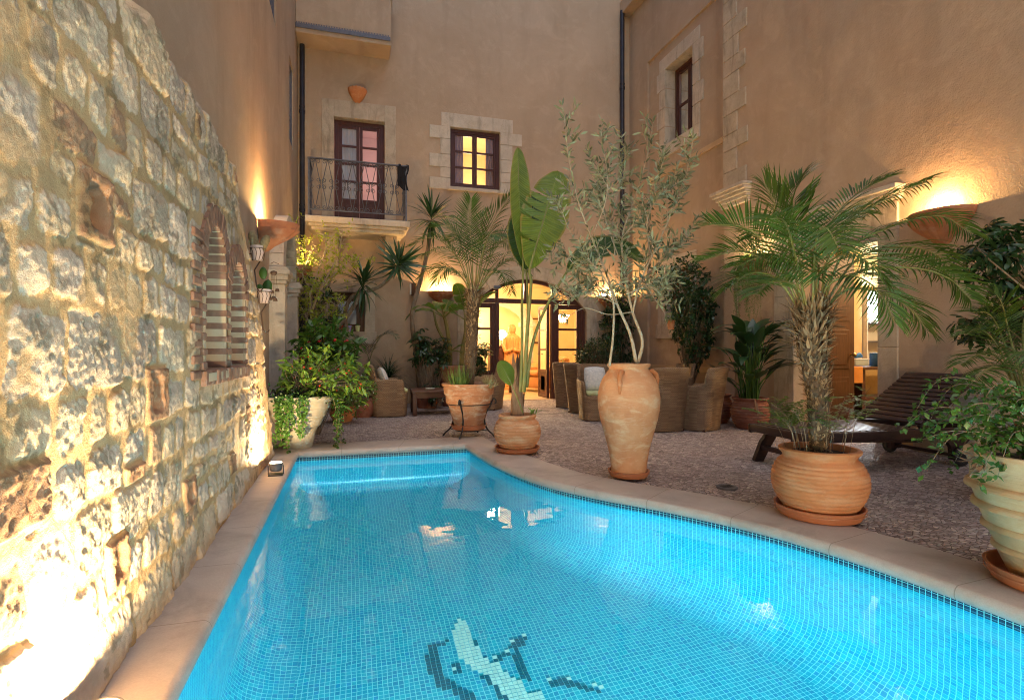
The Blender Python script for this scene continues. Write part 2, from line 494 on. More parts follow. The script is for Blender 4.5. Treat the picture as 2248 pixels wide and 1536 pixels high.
def build_pool():
    prof = [(0, -.045), (0, -.2), (0, -.4), (0, -.6), (0, -.8), (0, -.95)]
    R = .32
    for k in range(1, 9):
        a = k / 8 * pi / 2
        prof.append((R * (1 - cos(a)), -1.0 - R * sin(a)))
    vv = [0.0]
    for i in range(1, len(prof)): vv.append(vv[-1] + math.hypot(prof[i][0] - prof[i - 1][0], prof[i][1] - prof[i - 1][1]))
    bm = bmesh.new(); uvl = bm.loops.layers.uv.new("uv")
    base = ring_offset(ring, -.03)
    rows = []
    for o, z in prof:
        pts = ring_offset(base, o) if o else base
        rows.append([bm.verts.new((p.x, p.y, z)) for p in pts])
    T = .0275
    for j in range(len(prof) - 1):
        for i in range(nR):
            i2 = (i + 1) % nR
            f = bm.faces.new((rows[j][i], rows[j][i2], rows[j + 1][i2], rows[j + 1][i])); f.smooth = True
            for l, (a, b) in zip(f.loops, ((arc[i], vv[j]), (arc[i + 1], vv[j]), (arc[i + 1], vv[j + 1]), (arc[i], vv[j + 1]))):
                l[uvl].uv = (a, b + 1000 * T)
    f = bm.faces.new(rows[-1][::1])
    r = bmesh.ops.triangulate(bm, faces=[f])
    for f in r['faces']:
        for l in f.loops: l[uvl].uv = (l.vert.co.x, l.vert.co.y)
    bmesh.ops.recalc_face_normals(bm, faces=bm.faces[:])
    me = bpy.data.meshes.new("pool_basin"); bm.to_mesh(me); bm.free()
    # basin faces look inwards
    me.materials.append(MT['tile'])
    o = bpy.data.objects.new("pool_basin", me); COL.objects.link(o)
    tag(o, "blue glass mosaic pool basin with coved edges and curved side", "pool", kind="structure")
    # water
    m, nt, p = newmat("pool_water")
    nt.nodes.remove(p)
    gl = N(nt, "ShaderNodeBsdfGlass", Roughness=0.0, IOR=1.333, Color=(.93, 1.0, 1.0, 1))
    co = coords(nt)
    h = math_(nt, 'ADD', noise(nt, co, 1.6, 2, .5, .4), math_(nt, 'MULTIPLY', noise(nt, co, 6, 2, .5), .15))
    b = N(nt, "ShaderNodeBump", Strength=.5, Distance=.012, Height=h)
    nt.links.new(b.outputs[0], gl.inputs["Normal"])
    nt.links.new(gl.outputs[0], nt.nodes["Material Output"].inputs[0])
    bm = bmesh.new()
    f = bm.faces.new([bm.verts.new((p.x, p.y, -.082)) for p in ring_offset(ring, -.035)])
    bmesh.ops.triangulate(bm, faces=[f])
    me = bpy.data.meshes.new("pool_water"); bm.to_mesh(me); bm.free()
    me.materials.append(m)
    o = bpy.data.objects.new("pool_water", me); COL.objects.link(o)
    tag(o, "still clear pool water glowing turquoise", "water", kind="structure")
build_pool()

# outer edge of the coping, matched vertex by vertex to the ring
def outer_pt(i):
    p = ring[i]
    a = (ring[i] - ring[i - 1]).normalized(); b = (ring[(i + 1) % nR] - ring[i]).normalized()
    if p.y > 6.35:
        if p.x > 1.30: return Vector((1.60, 6.84))
        if p.x < -.57: return Vector((-.83, 6.84))
        return Vector((p.x * (1.60 / 1.31) if p.x > 0 else p.x, 6.84))
    if p.x < -.57: return Vector((-.83, p.y if p.y > NEAR_Y + .01 else NEAR_Y - .4))
    if p.y < NEAR_Y + .01: return Vector((3.16 if p.x > 2.7 else p.x, NEAR_Y - .4))
    m = (Vector((a.y, -a.x)) + Vector((b.y, -b.x))).normalized()
    w = .41 if p.y < 5.2 else .41 - .1 * min(1, (p.y - 5.2) / 1.0)
    return p + m * w
outer = [outer_pt(i) for i in range(nR)]
def build_coping():
    prof = [(-1, -.03), (-1, .020), (-.97, .022), (0, .022), (.012, .020), (.026, .010), (.034, -.008), (.034, -.026), (.022, -.044), (-.03, -.05)]
    mb = MB(); uv = []
    offs = {o: ring_offset(ring, o) for o, _ in prof if o > -.9}
    for o, z in prof:
        for i in range(nR):
            p = outer[i] if o == -1 else (outer[i].lerp(ring[i], .012) if o < -.9 else offs[o][i])
            mb.v.append((p.x, p.y, z)); uv.append((arc[i], o))
    for j in range(len(prof) - 1):
        for i in range(nR):
            i2 = (i + 1) % nR
            mb.f.append((j * nR + i, j * nR + i2, (j + 1) * nR + i2, (j + 1) * nR + i))
    m, nt, p = newmat("coping_stone")
    co = coords(nt)
    c = ramp(nt, noise(nt, co, 3, 6, .6), [(.3, (.46, .38, .32)), (.7, (.58, .50, .43))])
    c = mixc(nt, math_(nt, 'MULTIPLY', noise(nt, co, 160, 2, .6), .45), c, (.24, .19, .16))
    c = mixc(nt, ramp(nt, noise(nt, co, 2.3, 6, .7, .6), [(.48, (0, 0, 0)), (.66, (.55, .55, .55))]), c, (.27, .22, .185))
    u = N(nt, "ShaderNodeSeparateXYZ", Vector=nt.nodes.new("ShaderNodeUVMap").outputs[0]).outputs[0]
    fr = math_(nt, 'FRACT', math_(nt, 'MULTIPLY', u, 1 / .62))
    j = math_(nt, 'LESS_THAN', fr, .008)
    c = mixc(nt, math_(nt, 'MULTIPLY', j, .7), c, (.20, .16, .12))
    nt.links.new(c, p.inputs["Base Color"]); p.inputs["Roughness"].default_value = .62
    bump(nt, p, math_(nt, 'SUBTRACT', noise(nt, co, 90, 4, .6), math_(nt, 'MULTIPLY', j, 2)), .35, .003)
    o = mb.build("pool_coping", m, angle=50, uvf=uv)
    tag(o, "smooth beige stone coping round the pool", "coping", kind="structure")
build_coping()

def pebble_material():
    m, nt, p = newmat("pebble_paving")
    co = coords(nt)
    w = N(nt, "ShaderNodeTexNoise", Vector=co, Scale=9.0, Detail=2.0)
    mixv = N(nt, "ShaderNodeVectorMath", {'operation': 'MULTIPLY_ADD'}, i0=w.outputs[1], i1=(.03, .03, 0), i2=co).outputs[0]
    st = N(nt, "ShaderNodeMapping", Vector=mixv, Scale=(1, 1.25, 0)).outputs[0]
    v = N(nt, "ShaderNodeTexVoronoi", {'voronoi_dimensions': '2D', 'feature': 'F1'}, Vector=st, Scale=26.0, Randomness=.95)
    e = N(nt, "ShaderNodeTexVoronoi", {'voronoi_dimensions': '2D', 'feature': 'DISTANCE_TO_EDGE'}, Vector=st, Scale=26.0, Randomness=.95)
    rc = N(nt, "ShaderNodeSeparateColor", Color=v.outputs["Color"]).outputs[0]
    c = ramp(nt, rc, [(0, (.20, .145, .13)), (.25, (.40, .31, .28)), (.5, (.64, .53, .49)), (.75, (.32, .26, .24)), (.92, (.68, .58, .50))])
    big = noise(nt, co, 1.1, 5, .6)
    c = mixc(nt, ramp(nt, big, [(.4, (0, 0, 0)), (.7, (.5, .5, .5))]), c, (.38, .29, .27))
    ed = ramp(nt, e.outputs["Distance"], [(0, (0, 0, 0)), (.10, (1, 1, 1))])
    c = mixc(nt, ed, (.07, .048, .04), c)
    # a dark pebble medallion laid into the paving in front of the doors
    d = N(nt, "ShaderNodeVectorMath", {'operation': 'DISTANCE'}, i0=co, i1=(3.35, 9.6, 0.0)).outputs["Value"]
    rg = math_(nt, 'MULTIPLY', math_(nt, 'LESS_THAN', d, .75), math_(nt, 'GREATER_THAN', math_(nt, 'SINE', math_(nt, 'MULTIPLY', d, 15.0)), .35))
    c = mixc(nt, math_(nt, 'MULTIPLY', math_(nt, 'MULTIPLY', rg, noise(nt, co, 5, 3, .6)), .8), c, (.05, .04, .04))
    nt.links.new(c, p.inputs["Base Color"])
    wet = ramp(nt, noise(nt, co, 1.7, 3, .5), [(.45, (.7, .7, .7)), (.66, (.38, .38, .38))])
    nt.links.new(wet, p.inputs["Roughness"])
    h = ramp(nt, e.outputs["Distance"], [(0, (0, 0, 0)), (.10, (.55, .55, .55)), (.35, (1, 1, 1))], 'EASE')
    hh = math_(nt, 'ADD', h, math_(nt, 'MULTIPLY', rc, .5))
    bump(nt, p, hh, 1.0, .016)
    return m
def build_patio():
    bm = bmesh.new()
    # hole under the middle of the coping
    mid = [outer[i].lerp(ring[i], .3) for i in range(nR)]
    hv = [bm.verts.new((p.x, p.y, 0)) for p in mid]
    ov = [bm.verts.new((x, y, 0)) for x, y in ((-2, -9), (10, -9), (10, 12.2), (-2, 12.2))]
    es = [bm.edges.new((hv[i], hv[(i + 1) % nR])) for i in range(nR)] + [bm.edges.new((ov[i], ov[(i + 1) % 4])) for i in range(4)]
    bmesh.ops.triangle_fill(bm, use_beauty=True, use_dissolve=False, edges=es)
    bmesh.ops.recalc_face_normals(bm, faces=bm.faces[:])
    for f in bm.faces:
        if f.normal.z < 0: f.normal_flip()
    me = bpy.data.meshes.new("patio"); bm.to_mesh(me); bm.free()
    me.materials.append(pebble_material())
    o = bpy.data.objects.new("patio", me); COL.objects.link(o)
    tag(o, "brown pebble paving of the courtyard", "patio", kind="structure")
build_patio()

# underwater lamps in the near pool wall
for x, y, tx, ty in ((.15, NEAR_Y + .06, .7, 4), (1.35, NEAR_Y + .06, 1.8, 4)):
    t = thing("pool_lamp", "round white underwater lamp in the pool wall beside its twin", "pool lamp", (x, y, -.36), group="underwater lamps in the pool wall")
    mb = MB(); M90 = Matrix.Rotation(radians(-90), 4, 'X')
    mb.lathe([(.13, -.06), (.13, 0), (.11, .012), (.09, .014)], 24); mb.v = [tuple(M90 @ Vector(p)) for p in mb.v]
    mb.build("rim", MT['dirt_white'], t, angle=40)
    mb = MB(); mb.lathe([(.09, .013), (.05, .018), (.001, .02)], 24); mb.v = [tuple(M90 @ Vector(p)) for p in mb.v]
    mb.build("lens", emit("pool_lamp_lens", (.7, .95, 1.0), 12.0), t)
    lamp("pool_light", 'SPOT', (0, .05, 0), 330, (.34, .82, 1.0), t, .08, (-.30, 3, -.95), 112, .9)

# mosaic figure in the pool floor: runs of tiles as (row, first column, count) on the tile grid
PALE_RUNS = [(128, 24, 1), (127, 24, 2), (126, 23, 3), (125, 23, 3), (124, 22, 4), (123, 22, 4), (122, 22, 4), (121, 22, 4), (120, 22, 4), (119, 22, 4), (118, 22, 4), (118, 37, 1), (117, 22, 5), (117, 34, 1), (116, 22, 5), (115, 22, 5), (114, 23, 4), (114, 32, 1), (113, 23, 5), (113, 29, 1), (112, 20, 1), (112, 24, 4), (111, 24, 6), (110, 25, 5), (109, 26, 4), (108, 27, 4), (107, 27, 4), (106, 27, 5), (105, 28, 5), (104, 28, 5), (104, 38, 1), (103, 28, 5), (103, 42, 1), (102, 29, 4), (101, 29, 7), (100, 30, 6), (100, 46, 1), (99, 30, 6), (99, 47, 1), (98, 30, 6), (97, 31, 5), (96, 31, 5), (95, 31, 5), (94, 31, 6), (93, 31, 6), (92, 34, 3)]
DARK_RUNS = [(121, 20, 1), (120, 16, 4), (119, 16, 2), (119, 26, 1), (118, 16, 2), (118, 26, 1), (117, 15, 3), (117, 35, 3), (116, 15, 3), (116, 34, 3), (115, 15, 3), (115, 33, 4), (114, 15, 3), (114, 34, 1), (113, 15, 3), (113, 20, 2), (113, 30, 3), (113, 34, 1), (112, 15, 3), (112, 21, 1), (112, 29, 2), (112, 33, 2), (111, 16, 2), (111, 20, 2), (111, 33, 2), (110, 16, 2), (110, 33, 2), (109, 16, 3), (109, 33, 2), (108, 16, 4), (108, 25, 2), (108, 33, 2), (107, 17, 3), (107, 26, 1), (107, 33, 2), (106, 19, 2), (106, 26, 1), (106, 33, 2), (105, 19, 3), (105, 27, 1), (105, 34, 1), (104, 20, 3), (104, 27, 1), (103, 20, 3), (103, 27, 1), (103, 38, 4), (102, 21, 2), (102, 27, 2), (102, 38, 5), (101, 28, 1), (101, 41, 3), (100, 28, 1), (100, 43, 2), (99, 44, 2), (98, 46, 1)]
def build_figure():
    t = thing("pool_floor_mosaic", "pale and dark tile figure laid into the blue pool floor", "mosaic", (0, 0, POOL_Z))
    t["kind"] = "structure"
    T = .0275
    for nm, runs, colr in (("pale_tiles", PALE_RUNS, (.62, .92, .80)), ("dark_tiles", DARK_RUNS, (.008, .17, .23))):
        mb = MB()
        for j, i0, count in runs:
            for i in range(i0, i0 + count):
                x, y = i * T, j * T; g = .0014
                mb.add([(x + g, y + g, .004), (x + T - g, y + g, .004), (x + T - g, y + T - g, .004), (x + g, y + T - g, .004)], [(0, 1, 2, 3)])
        m, nt, p = newmat("mosaic_" + nm)
        g = nt.nodes.new("ShaderNodeNewGeometry")
        nt.links.new(ramp(nt, g.outputs["Random Per Island"], [(0, tuple(k * .88 for k in colr)), (1, colr)]), p.inputs["Base Color"])
        p.inputs["Roughness"].default_value = .3
        o = mb.build(nm, m, t, smooth=False); o["kind"] = "structure"
build_figure()

# ================================================================== RUBBLE STONE WALL
_rs = np.random.RandomState(3)
_tab = _rs.rand(256, 256).astype(np.float32)
def vnoise(x, y):
    xi = np.floor(x).astype(int); yi = np.floor(y).astype(int)
    fx = x - xi; fy = y - yi
    fx = fx * fx * fx * (fx * (fx * 6 - 15) + 10); fy = fy * fy * fy * (fy * (fy * 6 - 15) + 10)
    a = _tab[xi & 255, yi & 255]; b = _tab[(xi + 1) & 255, yi & 255]
    c = _tab[xi & 255, (yi + 1) & 255]; d = _tab[(xi + 1) & 255, (yi + 1) & 255]
    return (a * (1 - fx) + b * fx) * (1 - fy) + (c * (1 - fx) + d * fx) * fy - .5
def fbm(x, y, s, o=4, g=.5, off=0.0):
    r = 0; a = 1.0
    for k in range(o):
        r = r + a * vnoise(x * s + off + 17.3 * k, y * s + off * 1.7 + 5.1 * k); s = s * 2.03; a *= g
    return r
def sstep(a, b, x):
    t = np.clip((x - a) / (b - a), 0, 1); return t * t * (3 - 2 * t)
WALL_X = -.80
NICHES = ((3.47, 3.98, 1.00, 1.62), (4.14, 4.66, 1.00, 1.50))   # y0, y1, sill, springing; round heads
def stone_wall():
    rr = random.Random(11)
    ys = [.2]
    while ys[-1] < 6.55: ys.append(ys[-1] + min(.013, max(.0058, .0021 * ys[-1] + .0012)))
    ys = np.array(ys); zs = np.arange(-.06, 2.66, .0062)
    Y, Z = np.meshgrid(ys, zs, indexing='ij')
    warpY = Y + .032 * fbm(Y, Z, 2.4, 3, .5, 3.1) + .013 * fbm(Y, Z, 11, 4, .6, 9.0)
    warpZ = Z + .030 * fbm(Y, Z, 1.9, 3, .5, 40.2) + .012 * fbm(Y, Z, 11, 4, .6, 60.0)
    h = np.zeros_like(Y); mask = np.zeros_like(Y)
    col = np.zeros(Y.shape + (3,), dtype=np.float32)
    mort = np.array((.62, .42, .22))
    col[:] = mort * (1 + .35 * fbm(Y, Z, 3, 4, .6, 77)[..., None])
    palette = [(.66, .53, .39), (.62, .50, .38), (.70, .57, .41), (.60, .48, .35), (.66, .54, .42), (.58, .47, .37), (.68, .53, .36)]
    rough = .003 * fbm(Y, Z, 5, 5, .55, 1.0) + .0048 * (.5 - np.abs(fbm(Y, Z, 16, 5, .62, 21.0)) * 2.2)
    fine = .0058 * fbm(Y, Z, 48, 3, .65, 5.0)
    stones = []
    z = -.12
    while z < 2.75:
        hh = rr.choice((.17, .23, .28, .32, .36)) * rr.uniform(.88, 1.1)
        y = .0 - rr.uniform(0, .3)
        while y < 6.7:
            w = hh * rr.uniform(.75, 1.7)
            w = max(.16, min(.56, w))
            if rr.random() < .22 and hh > .2:
                q = rr.uniform(.4, .6)
                stones.append((y + w / 2, z + hh * q / 2, w / 2, hh * q / 2)); stones.append((y + w / 2, z + hh * (1 + q) / 2, w / 2, hh * (1 - q) / 2))
            else: stones.append((y + w / 2, z + hh / 2, w / 2, hh / 2))
            y += w
        z += hh
    specials = []
    for (u, v, w, hgt, kind) in ((205, 458, .24, .22, 'hollow'), (340, 868, .23, .22, 'hollow'), (35, 1095, .26, .16, 'solid'), (252, 1232, .17, .16, 'hollow'), (411, 1082, .20, .15, 'hollow'),
                                 (505, 1017, .16, .14, 'solid'), (541, 908, .14, .12, 'solid'), (430, 275, .05, .13, 'solid'), (512, 390, .07, .09, 'solid'), (290, 1040, .16, .06, 'solid')):
        yy, zz = onx(u, v, WALL_X); specials.append((yy, zz, w / 2, hgt / 2, kind))
    def local(cy_, cz_, hw, hz, m=.07):
        i0, i1 = np.searchsorted(ys, (cy_ - hw - m - .06, cy_ + hw + m + .06)); j0, j1 = np.searchsorted(zs, (cz_ - hz - m - .06, cz_ + hz + m + .06))
        return slice(i0, i1), slice(j0, j1)
    for (sy, sz, hw, hz) in stones:
        sl = local(sy, sz, hw, hz)
        yy, zz = warpY[sl], warpZ[sl]
        if yy.size == 0: continue
        off = rr.uniform(0, 200); gap = rr.uniform(.010, .026); ang = rr.uniform(-.10, .10)
        dy, dz = yy - sy, zz - sz
        dy, dz = dy * cos(ang) + dz * sin(ang), -dy * sin(ang) + dz * cos(ang)
        rad = min(hw, hz) * rr.uniform(.15, .5)
        qy = np.abs(dy) - (hw - gap - rad); qz = np.abs(dz) - (hz - gap - rad)
        sd = np.hypot(np.maximum(qy, 0), np.maximum(qz, 0)) + np.minimum(np.maximum(qy, qz), 0) - rad
        sd = sd + .016 * fbm(yy, zz, 26, 3, .6, off)
        mk = sstep(.006, -.008, sd)
        dome = sstep(.01, -.06, sd)
        prot = rr.uniform(.003, .012); ty, tz = rr.uniform(-.05, .05), rr.uniform(-.075, .05)
        r2 = .0055 * fbm(yy, zz, rr.uniform(6, 11), 4, .6, off)
        facet = np.abs(dy * rr.uniform(-.06, .06) + dz * rr.uniform(-.08, .08))
        hs = prot + dome * .004 + ty * dy + tz * dz + r2 + rough[sl] + fine[sl] * rr.uniform(.5, 1.3) - facet
        c = np.array(rr.choice(palette)) * rr.uniform(.85, 1.12)
        if rr.random() < .05: c = np.array((.42, .27, .17))
        cc = c * (1 + .24 * fbm(yy, zz, 7, 4, .6, off)[..., None])
        upd = mk > mask[sl]
        h[sl] = np.where(upd, hs * mk, h[sl]); col[sl] = np.where((mk > .5)[..., None] & upd[..., None], cc, col[sl])
        mask[sl] = np.maximum(mask[sl], mk)
    # mortar smeared over some stone faces
    sm = sstep(.20, .30, fbm(Y, Z, 2.2, 4, .55, 133.0))
    h = h * (1 - .7 * sm); col = col * (1 - .75 * sm[..., None]) + (mort * (1 + .3 * fbm(Y, Z, 5, 3, .6, 8)[..., None])) * (.75 * sm[..., None])
    h += (1 - mask) * (  .005 * fbm(Y, Z, 5, 4, .5, 14.0) + .003 * fbm(Y, Z, 30, 3, .5, 2.0))
    for (sy, sz, hw, hz, kind) in specials:
        sl = local(sy, sz, hw, hz, .04)
        yy, zz = warpY[sl] * .4 + Y[sl] * .6, warpZ[sl] * .4 + Z[sl] * .6
        qy = np.abs(yy - sy) - hw; qz = np.abs(zz - sz) - hz
        sd = np.maximum(qy, qz)
        mk = sstep(.006, -.006, sd); mo = sstep(.03, .012, sd)
        h[sl] = h[sl] * (1 - mo) + .002 * mo
        hb = .020 + .012 * fbm(yy, zz, 22, 4, .6, sy * 10)
        if kind == 'hollow':
            inn = np.hypot(np.maximum(np.abs(yy - sy) - hw * .30, 0), np.maximum(np.abs(zz - sz) - hz * .38, 0)) - hz * .24
            hb = hb - .075 * sstep(.012, -.012, inn) + .02 * sstep(0, -.03, inn) * np.sin(yy * 170)
        h[sl] = h[sl] * (1 - mk) + hb * mk
        bc = np.array((.38, .22, .13)) * (1 + .6 * fbm(yy, zz, 9, 4, .6, 31)[..., None])
        col[sl] = col[sl] * (1 - mo[..., None]) + (mort * 1.05) * mo[..., None]
        col[sl] = np.where((mk > .5)[..., None], bc, col[sl])
    # flat surround for the brick niches
    fl = sstep(.10, .02, np.maximum(np.abs(Y - 4.07) - .72, np.abs(Z - 1.42) - .52))
    h = h * (1 - .85 * fl)
    # lichen near the top and in streaks
    li = sstep(.22, .42, fbm(Y, Z, 7, 5, .65, 200.) + .30 * sstep(2.2, 2.6, Z) - .06)
    col = col * (1 - .5 * li[..., None]) + np.array((.13, .11, .06)) * (.5 * li[..., None])
    li2 = sstep(.24, .40, fbm(Y, Z, 9, 5, .65, 300.)) * sstep(2.6, 3.6, Y)
    col = col * (1 - .35 * li2[..., None]) + np.array((.10, .085, .05)) * (.35 * li2[..., None])
    # batter: the foot of the wall swells a little
    h += .05 * sstep(.5, -.05, Z) * .5
    X = WALL_X + h
    top = 2.53 + .07 * fbm(ys, ys * 0, 3.0, 4, .6, 50) + .05 * fbm(ys, ys * 0, 11.0, 3, .6, 80)
    ez = [-.1, .3, .75, 1.2, 1.6, 2.0, 2.3, 2.6]; ey = [6.42, 6.22, 6.0, 5.72, 5.36, 4.86, 4.52, 4.30]
    endy = np.interp(zs, ez, ey) + .10 * fbm(zs, zs * 0, 5.0, 4, .6, 10)
    keep_v = (Z <= top[:, None]) & (Y <= endy[None, :])
    # round the free edges off towards the back
    dt = np.minimum(top[:, None] - Z, (endy[None, :] - Y) * .9)
    X = X - .09 * sstep(.09, 0.0, dt)
    nz = len(zs); ny = len(ys)
    inn = np.zeros_like(keep_v)
    for (a, b, s0, sp) in NICHES:
        r = (b - a) / 2; cyy = (a + b) / 2
        inn |= (Y > a) & (Y < b) & (Z > s0) & (Z < sp)
        inn |= (np.hypot(Y - cyy, Z - sp) < r) & (Z >= sp)
    vid = np.arange(ny * nz).reshape(ny, nz)
    fk = keep_v[:-1, :-1] & keep_v[1:, :-1] & keep_v[:-1, 1:] & keep_v[1:, 1:]
    fn = inn[:-1, :-1] & inn[1:, :-1] & inn[:-1, 1:] & inn[1:, 1:]
    fk &= ~fn
    ii, jj = np.nonzero(fk)
    quads = np.stack([vid[ii, jj], vid[ii + 1, jj], vid[ii + 1, jj + 1], vid[ii, jj + 1]], 1)
    P = np.stack([X, Y, Z], -1).reshape(-1, 3); C = col.reshape(-1, 3)
    # skirt to the back along the open boundary
    pad = np.zeros((ny + 1, nz + 1), bool); pad[1:ny, 1:nz] = fk
    ex = []
    def edges(cond, a, b): 
        i, j = np.nonzero(cond); return np.stack([a(i, j), b(i, j)], 1)
    f0 = pad[1:ny, 1:nz]
    ex.append(edges(f0 & ~pad[2:, 1:nz], lambda i, j: vid[i + 1, j], lambda i, j: vid[i + 1, j + 1]))
    ex.append(edges(f0 & ~pad[1:ny, 2:], lambda i, j: vid[i + 1, j + 1], lambda i, j: vid[i, j + 1]))
    E = np.concatenate(ex)
    ymid = P[E[:, 0], 1]; zmid = P[E[:, 0], 2]
    okk = ~((ymid > 3.3) & (ymid < 4.8) & (zmid > .9) & (zmid < 1.95))
    E = E[okk]
    uniq, inv = np.unique(E, return_inverse=True)
    back = P[uniq].copy(); back[:, 0] = -1.06
    nb = len(P)
    inv = inv.reshape(-1, 2)
    sk = np.stack([E[:, 0], E[:, 1], nb + inv[:, 1], nb + inv[:, 0]], 1)
    P = np.concatenate([P, back]); C = np.concatenate([C, C[uniq] * .9]); quads = np.concatenate([quads, sk])
    used, inv2 = np.unique(quads, return_inverse=True)
    P, C = P[used], C[used]; quads = inv2.reshape(-1, 4)
    me = bpy.data.meshes.new("masonry")
    me.vertices.add(len(P)); me.vertices.foreach_set("co", P.astype(np.float32).ravel())
    me.loops.add(quads.size); me.loops.foreach_set("vertex_index", quads.astype(np.int32).ravel())
    me.polygons.add(len(quads)); me.polygons.foreach_set("loop_start", np.arange(0, quads.size, 4, dtype=np.int32))
    me.polygons.foreach_set("use_smooth", np.ones(len(quads), bool))
    me.update(calc_edges=True)
    ca = me.color_attributes.new("stone_colour", 'FLOAT_COLOR', 'POINT')
    ca.data.foreach_set("color", np.concatenate([np.clip(C, .01, .9), np.ones((len(C), 1))], 1).astype(np.float32).ravel())
    m, nt, p = newmat("rubble_masonry")
    a = N(nt, "ShaderNodeAttribute", {'attribute_name': 'stone_colour'}).outputs[0]
    co = coords(nt)
    f = noise(nt, co, 60, 5, .65)
    nt.links.new(mixc(nt, math_(nt, 'MULTIPLY', f, .4), a, mixc(nt, 1.0, a, (.55, .5, .45), 'MULTIPLY')), p.inputs["Base Color"])
    p.inputs["Roughness"].default_value = .9; p.inputs["Specular IOR Level"].default_value = .2
    bump(nt, p, math_(nt, 'ADD', noise(nt, co, 95, 5, .7), math_(nt, 'MULTIPLY', noise(nt, co, 300, 2, .6), .4)), .75, .006)
    me.materials.append(m)
    t = thing("stone_wall", "tall rough rubble stone wall with two small arched brick niches", "wall", (WALL_X, 3.3, 0))
    o = bpy.data.objects.new("masonry", me); COL.objects.link(o); o.parent = t; o.location = (-WALL_X, -3.3, 0)
    # niches
    brick = plain("old_red_brick", (.15, .085, .06), (.36, .20, .13), 9, .9, 45, .006)
    mortar = plain("cream_mortar", (.50, .40, .26), (.62, .51, .35), 6, .9, 50, .006)
    nb_ = random.Random(5)
    for (a, b, s0, sp) in NICHES:
        r = (b - a) / 2; cyy = (a + b) / 2; D = .215
        mb = MB(); bk = MB()
        fx = WALL_X + .012
        # mortar lining: back, jambs, vault, sill bed
        mb.box(fx - D - .012, fx - D, a - .02, b + .02, s0 - .05, sp + r + .03)
        mb.box(fx - D, fx, a - .035, a, s0 - .05, sp); mb.box(fx - D, fx, b, b + .035, s0 - .05, sp)
        nseg = 16
        arcp = [(cyy + r * cos(pi * k / nseg), sp + r * sin(pi * k / nseg)) for k in range(nseg + 1)]
        arco = [(cyy + (r + .035) * cos(pi * k / nseg), sp + (r + .035) * sin(pi * k / nseg)) for k in range(nseg + 1)]
        for k in range(nseg):
            mb.prism([arcp[k], arcp[k + 1], arco[k + 1], arco[k]], lambda p_, q_, d_: (d_, p_, q_), fx - D, fx)
        mb.box(fx - D, fx + .02, a - .02, b + .02, s0 - .06, s0 - .012)
        # jamb bricks
        zz = s0 + .008
        while zz < sp - .03:
            for (j0, sg) in ((a, -1), (b, 1)):
                e = nb_.uniform(.001, .006); w = nb_.uniform(.07, .1)
                y0, y1 = (j0 - w, j0 + e) if sg < 0 else (j0 - e, j0 + w)
                bk.bbox(fx - D + .01, fx + nb_.uniform(.004, .010), y0, y1, zz, zz + nb_.uniform(.036, .046), .007)
            zz += .082
        # voussoirs
        nv = 13
        for k in range(nv):
            a0, a1 = pi * (k + .12) / nv, pi * (k + .88) / nv
            ro = r + nb_.uniform(.105, .135); ri = r - .004
            bk.prism([(cyy + ri * cos(a0), sp + ri * sin(a0)), (cyy + ri * cos(a1), sp + ri * sin(a1)), (cyy + ro * cos(a1), sp + ro * sin(a1)), (cyy + ro * cos(a0), sp + ro * sin(a0))][::-1],
                     lambda p_, q_, d_: (d_, p_, q_), fx - .12, fx + nb_.uniform(.004, .012))
        # brick sill, laid on edge
        y = a - .06
        while y < b + .02:
            w = nb_.uniform(.062, .075); bk.bbox(fx - .10, fx + nb_.uniform(.014, .03), y, y + w, s0 - .085, s0 + .004, .009); y += w + .012
        n = mb.build("niche", mortar, t, loc=(-WALL_X, -3.3, 0), smooth=False)
        bk.build("brick_surround", brick, n, smooth=False)
    # brick piers beside and between
    bk = MB(); zz = .96
    fx = WALL_X + .01
    while zz < 1.75:
        bk.bbox(fx - .05, fx + nb_.uniform(.008, .016), 3.20, 3.36 + nb_.uniform(0, .02), zz, zz + .048, .01)
        zz += .084
    bk.build("brick_pier", brick, t, loc=(-WALL_X, -3.3, 0), smooth=False)
stone_wall()

# floodlights at the foot of the wall
def floodlight(name_label, loc, aim, energy, rot=0.0, spot=150):
    t = thing("floodlight", name_label, "floodlight", loc, rot)
    mb = MB()
    mb.box(-.06, .06, -.05, .05, 0, .012)
    mb.bar((-.062, 0, .01), (-.062, 0, .085), .006, .03, (0, 1, 0)); mb.bar((.062, 0, .01), (.062, 0, .085), .006, .03, (0, 1, 0))
    mb.build("bracket", MT['pipe'], t, smooth=False)
    mb = MB(); mb.lathe([(.001, .035), (.040, .037), (.052, .055), (.056, .10), (.060, .104), (.060, .112), (.052, .112), (.050, .104)], 28)
    mb.build("body", MT['iron_grey'], t, angle=35)
    mb = MB(); mb.lathe([(.051, .106), (.03, .109), (.001, .110)], 24)
    mb.build("lens", emit("flood_lens", (1, .86, .6), 22.0), t)
    lamp("flood_light", 'SPOT', (0, 0, .125), energy, WARM2, t, .03, Vector(aim) - Vector(loc), spot, .12)
floodlight("small round grey floodlight lit at the far end of the stone wall", (-.635, 5.22, .022), (-.80, 5.40, 1.8), 55, 0, 178)
floodlight("small round floodlight at the foot of the brightest, overlit part of the rubble wall", (-.665, 1.765, .022), (-.80, 1.86, 1.8), 58, 0, 178)
floodlight("small round grey floodlight on the coping at the near end of the pool", (1.25, -1.78, .022), (2.8, 6.0, 2.0), 165, 0, 104)

